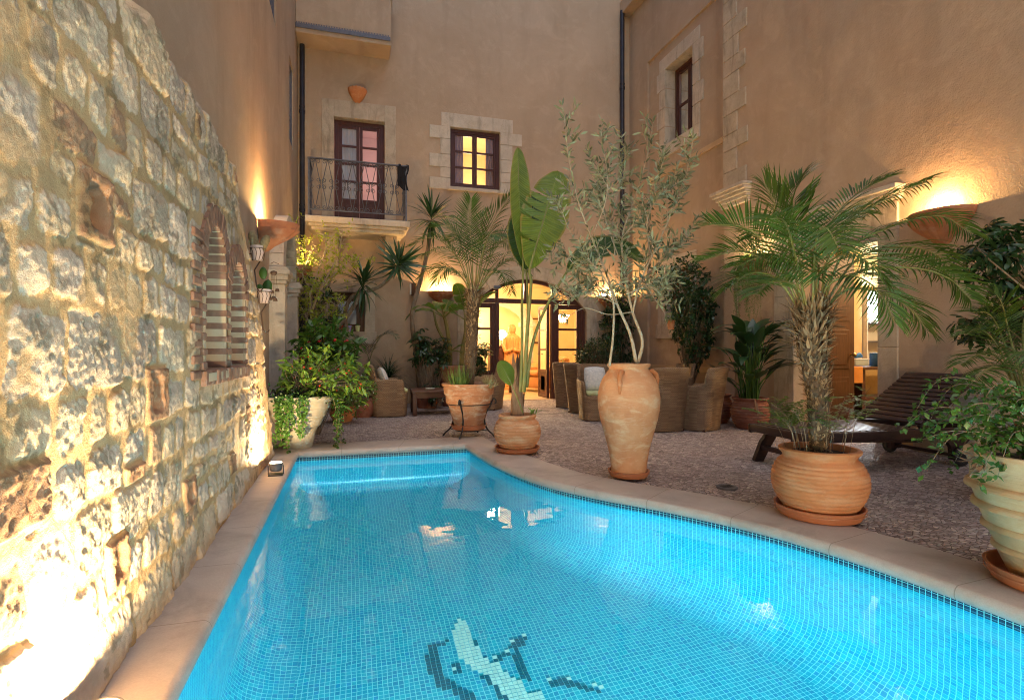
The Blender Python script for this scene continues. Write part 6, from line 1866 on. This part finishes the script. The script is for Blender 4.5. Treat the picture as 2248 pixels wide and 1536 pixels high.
SL = [
  (MT['strel'], [(1148, 575, 5.84), (1143, 500, 5.82), (1139, 410, 5.84), (1137, 324, 5.9)], .235, toCam + Vector((.25, 0, 0)), (), .55, 1, .04, .45,
   [(1143, 860, 5.80), (1146, 760, 5.80), (1146, 660, 5.82), (1148, 572, 5.84), (1139, 410, 5.845), (1137, 326, 5.905)], .020, .004),
  (MT['strel'], [(1163, 592, 5.74), (1186, 510, 5.70), (1206, 440, 5.70), (1226, 376, 5.74)], .50, toCam + Vector((-.15, 0, .1)), ((-1, .24), (-1, .44), (-1, .53), (-1, .62), (-1, .70), (1, .58), (1, .72)), .16, 2, .05, .36,
   [(1150, 860, 5.78), (1158, 720, 5.76), (1166, 620, 5.745), (1163, 592, 5.742), (1186, 510, 5.705), (1206, 440, 5.705), (1225, 378, 5.745)], .024, .004),
  (MT['strel_dark'], [(1155, 592, 5.95), (1150, 530, 5.98), (1166, 470, 6.0), (1185, 425, 6.0)], .42, toCam + Vector((.1, 0, .1)), ((1, .5),), .15, 3, .05, .4,
   [(1150, 850, 5.82), (1158, 720, 5.86), (1157, 620, 5.93), (1155, 592, 5.95)], .016, .008),
  (MT['strel_dark'], [(1244, 598, 5.80), (1275, 566, 5.78), (1320, 544, 5.80), (1372, 548, 5.86), (1415, 575, 5.95)], .30, toCam + Vector((0, 0, .55)), ((-1, .4), (1, .55)), .12, 4, .05, .45,
   [(1156, 850, 5.80), (1168, 760, 5.80), (1196, 680, 5.80), (1244, 598, 5.80), (1275, 566, 5.785), (1320, 544, 5.805), (1372, 548, 5.865)], .021, .004),
  (MT['strel'], [(1124, 846, 5.55), (1112, 822, 5.52), (1097, 792, 5.52)], .185, toCam + Vector((.2, 0, .4)), (), .30, 5, .02, .45,
   [(1148, 905, 5.68), (1138, 880, 5.6), (1124, 846, 5.55), (1112, 822, 5.523), (1098, 794, 5.523)], .009, .003)]
for (mt_, mid, W, nrm, tears, fold, sd_, wav, pk, stalk, r0, r1) in SL:
    lm = MB(); paddle(lm, pl(*mid), W, nrm, tears, fold, sd_, wav, pk); lo = lm.build("leaf", mt_, t, uvf=lm.uvl)
    st = MB(); P = spline(pl(*stalk), 5); st.tube(P, taper(r0, r1, len(P)), 8); st.build("leaf_stalk", MT['rachis'], lo)
mb = MB(); rnd.seed(3)
P = spline([(0, 0, -.02), (.0, 0, .2), (-.005, 0, .4), (.0, 0, .56)], 5); mb.tube(P, taper(.080, .022, len(P)), 14)
for k in range(26):
    a = U(0, 6.28); d = Vector((cos(a), sin(a), 0)); z = U(0, .40)
    mb.leaf(d * .065 * (1 - z * .6) + UP * z, (UP + d * U(-.12, .20)).normalized(), d, U(.18, .36), U(.045, .09), 5, U(-.06, .05), -.25, .3)
mb.build("dry_sheaths", MT['drysheath'], t)
t = thing("seedling", "two little green shoots beside the dry stem in the round pot", "plant", (1.86, 5.64, .39))
mb = MB()
for x in (0, .05):
    for k in range(6): d = (rdir(.2, .9) + UP * .5).normalized(); mb.leaf(Vector((x, 0, .03)), d, d.orthogonal(), U(.06, .13), .016, 3, .2, .2, .4)
mb.build("leaves", MT['grassy'], t)

# ------------------------------------------------------------------ banana plants
rnd.seed(14)
def banana(label, loc, stems, leaves, mat='banana'):
    t = thing("banana_plant", label, "plant", loc)
    mb = MB()
    for q, r0, r1 in stems:
        P = spline(q, 5); mb.tube(P, taper(r0, r1, len(P)), 12)
    mb.build("stems", MT['bananastem'], t)
    for i, (b, az_, el, L, W, dr) in enumerate(leaves):
        lm, rb = MB(), MB()
        p = Vector(b); d = Vector((cos(az_) * cos(el), sin(az_) * cos(el), sin(el))); pts = [p.copy()]
        for k in range(8):
            d = (d + Vector((0, 0, -dr / 8 * (.3 + k / 5)))).normalized(); p = p + d * L / 8; pts.append(p.copy())
        paddle(lm, pts[2:], W, (UP + rdir() * .35).normalized(), tuple((random.Random(i * 7 + q).choice((-1, 1)), random.Random(i * 9 + q).uniform(.2, .9)) for q in range(5)), .18, i, .05, .4)
        rb.tube(pts, taper(.016, .004, 9), 6)
        lo = lm.build("leaf", MT[mat], t, uvf=lm.uvl); rb.build("leaf_stalk", MT['rachis'], lo)
    return t
bl = []
for k, a in enumerate((2.6, 3.6, 4.4, 5.2, .4, 1.2)): bl.append(((-.22, -.02, 1.0), a, U(.5, 1.25), U(.75, 1.05), U(.24, .32), U(.9, 1.7)))
for k, a in enumerate((2.9, 4.0, 4.9, 5.9, .8)): bl.append(((.22, .0, .95), a, U(.55, 1.3), U(.7, 1.0), U(.22, .30), U(.8, 1.6)))
bl += [((-.05, -.05, .35), 5.3, .55, .55, .13, 1.4), ((.15, -.05, .3), 3.6, .3, .5, .13, 1.3), ((.18, -.05, .3), 5.9, .6, .6, .15, 1.4)]
banana("clump of banana plants with split leaves in the tall pink pot", (2.0, 10.95, .77),
       [([(-.10, 0, 0), (-.10, 0, .4), (-.16, 0, .8), (-.22, -.02, 1.05)], .055, .03), ([(.14, 0, 0), (.16, 0, .35), (.22, 0, .7), (.22, 0, 1.0)], .055, .03), ([(-.12, .05, 0), (-.14, .04, .4), (-.34, .05, .8), (-.42, .05, 1.15)], .04, .022)],
       bl)

# ------------------------------------------------------------------ yuccas
def yucca(label, loc, trunks, heads):
    t = thing("yucca", label, "yucca", loc)
    mb = MB()
    for q, r0, r1 in trunks:
        P = spline(local(q, loc), 5); mb.tube(P, [r * (1 + .1 * sin(k * 2.7)) for k, r in enumerate(taper(r0, r1, len(P)))], 9)
    mb.build("trunk", MT['bark'], t)
    for c, ax, n, L in heads:
        c = Vector(c) - Vector(loc); ax = Vector(ax).normalized(); lf = MB()
        for k in range(n):
            q = k / n; d = (ax * (1.25 - 1.9 * q) + rdir() * .95).normalized()
            lf.leaf(c + ax * (.10 - .2 * q), d, (ax - d * ax.dot(d) + rdir() * .05), L * U(.75, 1.1), U(.044, .062), 4, U(-.05, .22) + .2 * q, .25, .28)
        lf.build("leaf_rosette", MT['yucca'], t)
def B(u, v, Y):
    x, z = ony(u, v, Y); return Vector((x, Y, z))
rnd.seed(17)
yucca("branching yucca with spiky rosettes in front of the low window", B(755, 893, 10.6), [
      ([B(757, 893, 10.6), B(760, 820, 10.6), B(762, 740, 10.62), B(757, 690, 10.6), B(770, 655, 10.55), B(792, 640, 10.5)], .045, .035),
      ([B(742, 893, 10.5), B(722, 770, 10.5), B(735, 728, 10.5), B(765, 690, 10.45), B(795, 640, 10.4)], .04, .04),
      ([B(795, 645, 10.5), B(835, 628, 10.5), B(860, 605, 10.5), B(872, 588, 10.5)], .032, .035)],
      [(B(797, 625, 10.42), (.05, -.1, 1), 60, .60), (B(873, 582, 10.45), (.25, -.6, .25), 66, .58)])
yucca("tall yucca with one spiky rosette below the quoined window", B(918, 893, 11.1), [
      ([B(925, 893, 11.1), B(915, 790, 11.1), B(905, 690, 11.1), B(925, 610, 11.1), B(940, 545, 11.1), B(945, 490, 11.05)], .05, .04)],
      [(B(946, 482, 11.0), (0, -.1, 1), 66, .64)])

# ------------------------------------------------------------------ shrubs
def shrub(name, label, cat, loc, center, rad, n, per, L, W, mat, stem='bark', stems=True, whorl=False, droop=.25, segs=2, fold=.15, extra=None, clump=.08, shell=.5, base=(0, 0, 0)):
    t = thing(name, label, cat, loc)
    lf, st = MB(), MB(); c = Vector(center); tips = []
    for k in range(n):
        d = rdir(); r = U(0, 1) ** shell
        p = c + Vector((d.x * rad[0], d.y * rad[1], d.z * rad[2])) * r; tips.append(p)
        out = (p - c); out = out.normalized() if out.length > 1e-4 else UP
        if stems:
            b = Vector(base) + Vector((U(-.05, .05), U(-.05, .05), 0))
            m = b.lerp(p, .55) + Vector((U(-.05, .05), U(-.05, .05), .06))
            st.tube(spline([b, m, p], 3), taper(.007, .002, 7), 4, False)
        if whorl:
            ax = (UP * .8 + out * .5 + rdir() * .3).normalized(); sx = ax.orthogonal().normalized(); sy = ax.cross(sx); a0 = U(0, 6.28)
            for j in range(per):
                a = a0 + 2 * pi * j / per; dd = (sx * cos(a) + sy * sin(a) - ax * .15).normalized()
                lf.leaf(p + dd * L * .15, dd, ax, L * U(.85, 1.1), W, 3, droop + U(-.1, .15), .12, .6, .6)
        else:
            for j in range(per):
                dd = (out * .5 + rdir() * .9 + UP * .2).normalized()
                lf.leaf(p + rdir() * clump * U(.1, 1), dd, (UP + rdir() * .7).normalized(), L * U(.7, 1.15), W * U(.8, 1.15), segs, droop * U(.3, 1.5), fold, .4)
    lf.build("foliage", MT[mat], t)
    if stems: st.build("branches", MT[stem], t)
    return t, tips
def dots(name, t, pts, r, mat):
    mb = MB(); mb.lathe([(.0005, -r), (r * .8, -r * .5), (r, 0), (r * .75, r * .6), (.0005, r)], 7)
    o = mb.build(name, mat, t); o.location = pts[0]
    for p in pts[1:]:
        q = o.copy(); COL.objects.link(q); q.parent = t; q.location = p
rnd.seed(44)
CPL = Vector((-.55, 6.66, .57))
t, tips = shrub("berry_bush", "leafy bush with red and orange berries filling the cream tiered planter", "bush", CPL, (.26, .10, .20), (.50, .42, .36), 120, 8, .13, .045, 'bright', shell=.45)
dots("berry", t, [p + rdir() * .05 for p in tips if p.z > .0][:44], .014, MT['red'])
shrub("ground_cover", "dark small-leaved creeper round the rim of the cream tiered planter", "plant", CPL, (.0, -.05, .02), (.42, .38, .10), 130, 8, .05, .026, 'dark', stems=False)
t = thing("ivy", "trailing ivy strands hanging down the cream tiered planter", "plant", CPL)
lf, st = MB(), MB()
for k in range(15):
    a = U(-2.3, .5); d = Vector((cos(a), sin(a), 0)); hgt = U(.2, .62)
    P = spline([d * .26, d * .40 + UP * .02, d * .43 - UP * hgt * .4 + rdir() * .03, d * (.37 + U(-.03, .08)) - UP * hgt + rdir() * .03], 8)
    st.tube(P, .0025, 4, False)
    for q in P[5:]:
        for _ in range(5): lf.leaf(q + rdir() * .02, (d * .7 + rdir() * .8).normalized(), (d + UP * .4).normalized(), U(.03, .05), U(.022, .034), 2, .2, .12, .5)
lf.build("foliage", MT['mid'], t); st.build("strands", MT['bark'], t)
t, tips = shrub("flowering_bush", "broad-leaved flowering bush with dark red blooms behind the berry bush", "bush", (-.45, 7.75, 0), (.10, .0, 1.14), (.44, .40, .38), 95, 8, .17, .058, 'mid', shell=.5, segs=3, droop=.4)
dots("bloom", t, [p + rdir() * .05 for p in tips[:26]], .024, plain("dark_red_bloom", (.30, .012, .012), (.45, .02, .02), 9, .5, 0, 0))
t, tips = shrub("trailing_bush", "low spreading bush with tiny white flowers over the small terracotta pots", "bush", (-.05, 8.9, .25), (.02, -.1, .22), (.42, .34, .36), 170, 9, .055, .024, 'mid', shell=.5)
dots("flower", t, [p + rdir() * .04 for p in tips[:34]], .013, MT['dirt_white'])
# small tree with pale stems and yellow-green leaves
rnd.seed(71)
o = Vector((-.50, 9.35, 0))
t = thing("small_tree", "small bare-stemmed tree with yellow-green leaves lit by the fern-topped uplight", "tree", o)
tr, lf = MB(), MB()
for r0, q in ((.030, [(690, 905, 9.2), (692, 800, 9.15), (690, 735, 9.1), (682, 690, 9.1), (680, 640, 9.1), (660, 590, 9.0), (652, 530, 9.0), (645, 490, 9.0)]),
              (.022, [(683, 690, 9.1), (700, 640, 9.0), (722, 600, 8.9), (742, 560, 8.9), (752, 510, 8.8)]),
              (.018, [(688, 730, 9.1), (670, 690, 9.2), (655, 660, 9.3), (662, 625, 9.3), (672, 580, 9.3), (690, 540, 9.3)]),
              (.014, [(700, 640, 9.0), (735, 600, 9.0), (762, 582, 9.0), (790, 568, 9.0)]),
              (.014, [(680, 650, 9.1), (700, 590, 9.2), (715, 545, 9.2), (708, 510, 9.2)]),
              (.012, [(660, 600, 9.0), (640, 560, 8.8), (632, 520, 8.7)]),
              (.010, [(692, 760, 9.1), (712, 700, 8.9), (735, 680, 8.9), (750, 650, 8.8)])):
    P = spline(local([at(*x) for x in q], o), 6); n = len(P); tr.tube(P, taper(r0, .004, n), 7)
    for i in range(n):
        if P[i].z < 1.35: continue
        for _ in range(3):
            d = (rdir(-.3, .9)).normalized(); l = U(.06, .30); e = P[i] + d * l
            tr.tube([P[i], P[i] + d * l * .5 + UP * .01, e], [.003, .0022, .0012], 3, False)
            for j in range(6): lf.leaf(P[i].lerp(e, U(.5, 1)), (d + rdir() * .9).normalized(), (UP + rdir() * .5).normalized(), U(.05, .085), U(.022, .034), 2, .25, .12, .45)
tr.build("trunk", MT['bark_pale'], t); lf.build("crown", MT['yellowgreen'], t)
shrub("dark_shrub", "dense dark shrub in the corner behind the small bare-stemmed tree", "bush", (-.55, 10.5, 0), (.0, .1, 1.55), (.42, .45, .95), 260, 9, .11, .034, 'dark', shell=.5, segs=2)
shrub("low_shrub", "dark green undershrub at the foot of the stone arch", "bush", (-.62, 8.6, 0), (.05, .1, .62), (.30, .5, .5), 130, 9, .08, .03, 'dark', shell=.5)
t = thing("fern", "bright feathery fern standing in the uplight over the stone arch", "fern", (-.92, 9.75, 2.44))
mb = MB()
for k in range(110):
    d = (rdir(-.1, 1) + Vector((.25, -.2, .35))).normalized(); p = Vector((.12, 0, .0)) + rdir() * .05; l = U(.15, .42)
    for j in range(12): q = p + d * l * j / 12 - UP * (.08 * (j / 12) ** 2); mb.diamond(q, (d + rdir() * .9).normalized(), rdir(), U(.025, .05), .007)
mb.build("fronds", MT['bright'], t)
# spiky grassy plant behind the wicker armchair, umbrella plants
t = thing("grassy_plant", "dark arching grassy plant behind the wicker armchair", "plant", (.70, 11.15, .47))
mb = MB()
for k in range(170):
    a = U(0, 6.28); el = U(.45, 1.45); d = Vector((cos(a) * cos(el), sin(a) * cos(el), sin(el)))
    mb.leaf(rdir() * .04 + UP * .05, d, Vector((-cos(a) * sin(el), -sin(a) * sin(el), cos(el))), U(.45, .8), U(.010, .018), 6, U(.4, .95), .3, .3)
mb.build("blades", MT['dark'], t)
t = thing("palm_seedling", "single arching palm frond beside the low window sill", "palm", (.35, 11.35, .9))
lf, st = MB(), MB(); frond(lf, st, (0, 0, 0), (.25, -.3, 1), 1.05, 2.4, 26, .22, .014, .008); frond(lf, st, (0, 0, 0), (-.3, -.25, 1), .8, 1.9, 22, .2, .014, .008)
lf.build("fronds", MT['yucca'], t); st.build("frond_stems", MT['rachis'], t)
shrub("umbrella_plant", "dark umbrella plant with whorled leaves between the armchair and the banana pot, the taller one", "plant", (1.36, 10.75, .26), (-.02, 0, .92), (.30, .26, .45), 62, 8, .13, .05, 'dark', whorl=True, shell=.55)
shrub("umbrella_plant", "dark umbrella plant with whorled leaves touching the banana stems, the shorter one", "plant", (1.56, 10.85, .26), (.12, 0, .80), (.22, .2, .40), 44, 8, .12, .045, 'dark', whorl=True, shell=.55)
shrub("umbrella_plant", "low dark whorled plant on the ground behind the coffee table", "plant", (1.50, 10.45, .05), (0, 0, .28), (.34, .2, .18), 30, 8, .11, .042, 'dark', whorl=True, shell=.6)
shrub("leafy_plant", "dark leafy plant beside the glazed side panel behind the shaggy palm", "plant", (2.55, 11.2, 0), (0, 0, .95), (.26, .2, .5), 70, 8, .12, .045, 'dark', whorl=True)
# right of the doorway
rnd.seed(91)
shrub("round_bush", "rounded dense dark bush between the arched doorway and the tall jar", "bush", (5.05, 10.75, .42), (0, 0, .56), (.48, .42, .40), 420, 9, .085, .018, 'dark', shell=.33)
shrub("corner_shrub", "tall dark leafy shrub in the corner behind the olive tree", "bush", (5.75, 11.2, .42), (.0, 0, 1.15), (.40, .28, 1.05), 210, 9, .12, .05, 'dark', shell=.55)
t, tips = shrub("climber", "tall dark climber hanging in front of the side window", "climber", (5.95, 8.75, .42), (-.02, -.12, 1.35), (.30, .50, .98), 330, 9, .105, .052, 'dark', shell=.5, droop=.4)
lf, st = MB(), MB()
for k in range(26):
    b = Vector((U(-.28, .02), U(-.7, .35), U(1.6, 2.4))); P = spline([b, b + Vector((U(-.25, 0), U(-.2, .3), -.1)), b + Vector((U(-.35, 0), U(-.3, .5), U(-.7, -.25)))], 6); st.tube(P, .003, 4, False)
    for q in P[3:]:
        for _ in range(4): lf.leaf(q + rdir() * .03, (rdir() - UP * .5).normalized(), rdir(), U(.05, .09), U(.03, .05), 2, .3, .12, .4)
lf.build("trailing_shoots", MT['dark'], t); st.build("vine_stems", MT['bark'], t)
t = thing("asparagus_fern", "wispy fern trailing from the uplight beside the brown door", "fern", (6.0, 7.17, 2.5))
lf, st = MB(), MB()
for k in range(46):
    a = U(1.7, 4.6); d = Vector((cos(a) * .7, sin(a), 0)); h = U(.3, 1.0)
    P = spline([d * .06, d * .20 + UP * .06, d * .28 - UP * h * .5 + rdir() * .05, d * .26 - UP * h + rdir() * .08], 8); st.tube(P, .0018, 3, False)
    for q in P[3:]:
        for _ in range(7): lf.diamond(q + rdir() * .012, (rdir() - UP * .2).normalized(), rdir(), U(.02, .04), .005)
for k in range(40):
    d = (rdir(.2, 1)).normalized(); p = Vector((-.1, 0, .05))
    for j in range(9): lf.diamond(p + d * .25 * j / 9, (d + rdir() * .9).normalized(), rdir(), U(.025, .045), .006)
lf.build("fronds", MT['mid'], t); st.build("strands", MT['rachis'], t)
# small hanging pot by the side window
t = thing("hanging_pot", "small red clay pot with grassy leaves hanging beside the side window", "plant pot", at(1473, 712, 9.9))
mb = MB(); mb.lathe([(.001, -.09), (.05, -.09), (.075, .06), (.08, .06), (.08, .075), (.065, .075), (.06, .04), (.001, .04)], 20); mb.build("pot", MT['terra'], t, angle=40)
mb = MB()
for k in range(46):
    a = U(0, 6.28); el = U(.3, 1.4); mb.leaf(Vector((0, 0, .05)), Vector((cos(a) * cos(el), sin(a) * cos(el), sin(el))), Vector((-cos(a), -sin(a), .5)), U(.16, .34), .010, 5, U(.5, 1.0), .2, .3)
mb.build("leaves", MT['grassy'], t)
# broad-leaved plant
rnd.seed(61)
t = thing("broad_leaved_plant", "tall dark plant with broad upright leaves in the brown ribbed pot by the doorway", "plant", (5.50, 6.62, .40))
lf, st = MB(), MB()
for k in range(64):
    a = U(0, 6.28); q = k / 64; h = .34 + 1.30 * q ** .8; sp = U(.08, .34) * (1.15 - .5 * q)
    b = Vector((cos(a), sin(a), 0)) * U(.02, .13); d = Vector((cos(a), sin(a), 0))
    e = b + d * sp * .6 + UP * h * .62; st.tube(spline([b, b + d * sp * .15 + UP * h * .35, e], 4), taper(.009, .006, 9), 5, False)
    el = U(.5, 1.3); ld = Vector((cos(a) * cos(el), sin(a) * cos(el), sin(el)))
    lf.leaf(e, ld, Vector((-cos(a) * sin(el), -sin(a) * sin(el), cos(el))), U(.36, .56), U(.13, .19), 7, U(.15, .7), .16, .42, .9)
lf.build("leaf_blades", MT['dark'], t); st.build("leaf_stalks", MT['mid'], t)
mb = MB(); mb.leaf((-.13, -.2, .42), Vector((.5, -.3, .5)).normalized(), UP, .22, .09, 5, .5, .2, .4); mb.leaf((-.12, -.22, .05), Vector((.15, -.3, -.9)).normalized(), Vector((0, -1, 0)), .3, .05, 5, .2, .2, .4)
mb.build("withered_leaf", MT['drysheath'], t)

# ------------------------------------------------------------------ plants of the near corner
rnd.seed(29)
g0 = Vector((4.70, 2.75, .53))
t = thing("schefflera", "tall umbrella tree with glossy whorled leaves in the grey planter", "tree", g0)
tr, lf = MB(), MB()
heads = [(2165, 520), (2120, 560), (2210, 500), (2190, 560), (2150, 590), (2230, 560), (2205, 610), (2240, 640), (2215, 660), (2130, 715), (2160, 735), (2245, 700), (2225, 720), (2250, 580), (2260, 520), (2280, 600), (2190, 700), (2270, 660), (2175, 545), (2205, 545), (2145, 545), (2230, 600)]
for (u, v) in heads:
    c = at(u, v, U(4.15, 4.7)) - g0
    b = Vector((U(-.05, .05), U(-.05, .05), 0)); P = spline([b, Vector((.12, -.05, c.z * .55)) + rdir() * .04, c], 6); tr.tube(P, taper(.016, .005, len(P)), 6)
    for w in range(7):
        ax = (UP + rdir() * .7).normalized(); sx = ax.orthogonal().normalized(); sy = ax.cross(sx); p = c + rdir() * .10; a0 = U(0, 6.28)
        tr.tube([c, p], .003, 3, False)
        for j in range(7):
            a = a0 + 2 * pi * j / 7; dd = (sx * cos(a) + sy * sin(a) - ax * .2).normalized(); lf.leaf(p + dd * .02, dd, ax, U(.09, .14), U(.035, .05), 3, U(.15, .45), .12, .62, .6)
tr.build("trunk", MT['bark'], t); lf.build("crown", MT['dark'], t)
rnd.seed(30)
o = Vector((3.62, 2.12, .55))
PT = [[(2190, 760, 3.9), (2150, 722, 3.8), (2118, 735, 3.7)], [(2200, 740, 4.0), (2172, 690, 4.0), (2135, 684, 4.0)], [(2215, 730, 4.0), (2200, 668, 4.05), (2182, 640, 4.1)], [(2195, 790, 3.8), (2150, 778, 3.7), (2108, 800, 3.6)],
      [(2205, 810, 3.7), (2165, 812, 3.5), (2128, 846, 3.4)], [(2245, 730, 4.0), (2262, 670, 4.1), (2290, 650, 4.2)], [(2270, 760, 4.0), (2320, 730, 4.0), (2360, 745, 4.0)], [(2230, 760, 4.3), (2225, 700, 4.6), (2240, 690, 4.8)],
      [(2205, 770, 4.2), (2170, 740, 4.5), (2140, 750, 4.7)], [(2250, 790, 3.7), (2262, 770, 3.5), (2280, 790, 3.3)]]
tips = [[at(*x) for x in q] for q in PT]
palm("dark low palm with fine arching fronds behind the big sandy pot", o, [(0, 0, -.05), (0, 0, .1), (0, 0, .22)], (.06, .07), tips, .24, .010, 38, fibres=60)
rnd.seed(31)
o = Vector((3.17, 1.74, .585))
t = thing("leafy_shrub", "trailing round-leaved shrub spilling from the big sandy pot over the lounger back", "bush", o)
lf, st = MB(), MB()
for k in range(27):
    a = U(1.6, 3.1) if k % 3 else U(0, 6.28); d = Vector((cos(a), sin(a), 0)); L = U(.25, .66); z = U(.10, .42)
    P = spline([d * U(0, .15), d * L * .35 + UP * z * .8, d * L * .75 + UP * z, d * L + UP * (z - U(.02, .25))], 8); st.tube(P, taper(.005, .0012, len(P)), 4, False)
    for i in range(7, len(P)):
        for _ in range(3): lf.leaf(P[i] + rdir() * .02, (rdir() + d * .4).normalized(), (UP + rdir() * .7).normalized(), U(.026, .048), U(.018, .03), 2, .2, .12, .5)
for k in range(420):
    a = U(0, 6.28); r = .33 * sqrt(U(0, 1)); lf.leaf(Vector((r * cos(a), r * sin(a), U(.0, .12))), (rdir(0, 1)).normalized(), (UP + rdir() * .6).normalized(), U(.03, .05), U(.02, .03), 2, .2, .12, .5)
lf.build("foliage", MT['mid'], t); st.build("branches", MT['bark'], t)
t = thing("dry_sprig", "curled dry leaves hanging over the rim of the big sandy pot", "plant", (2.85, 1.87, .60))
mb = MB()
for k in range(16): mb.leaf(rdir() * .03, (rdir() - UP * .6 + Vector((-.4, 0, 0))).normalized(), rdir(), U(.04, .09), .02, 4, U(.3, .9), .4, .5)
mb.build("leaves", MT['drysheath'], t)
# plants behind the glazing of the lounge
t = thing("house_palm", "potted palm inside the lounge behind the glazed side panel", "palm", (5.35, 13.1, .012))
mb = MB(); mb.lathe([(.001, 0), (.14, 0), (.19, .32), (.20, .34), (.17, .34), (.001, .30)], 24); mb.build("pot", MT['terra'], t, angle=40)
lf, st = MB(), MB()
for k in range(9): frond(lf, st, (0, 0, .3), Vector((cos(k * 2.4), sin(k * 2.4), U(1.0, 2.2))), U(.7, 1.0), U(1.0, 1.6), 16, .22, .02)
lf.build("crown", MT['mid'], t); st.build("frond_stems", MT['rachis'], t)
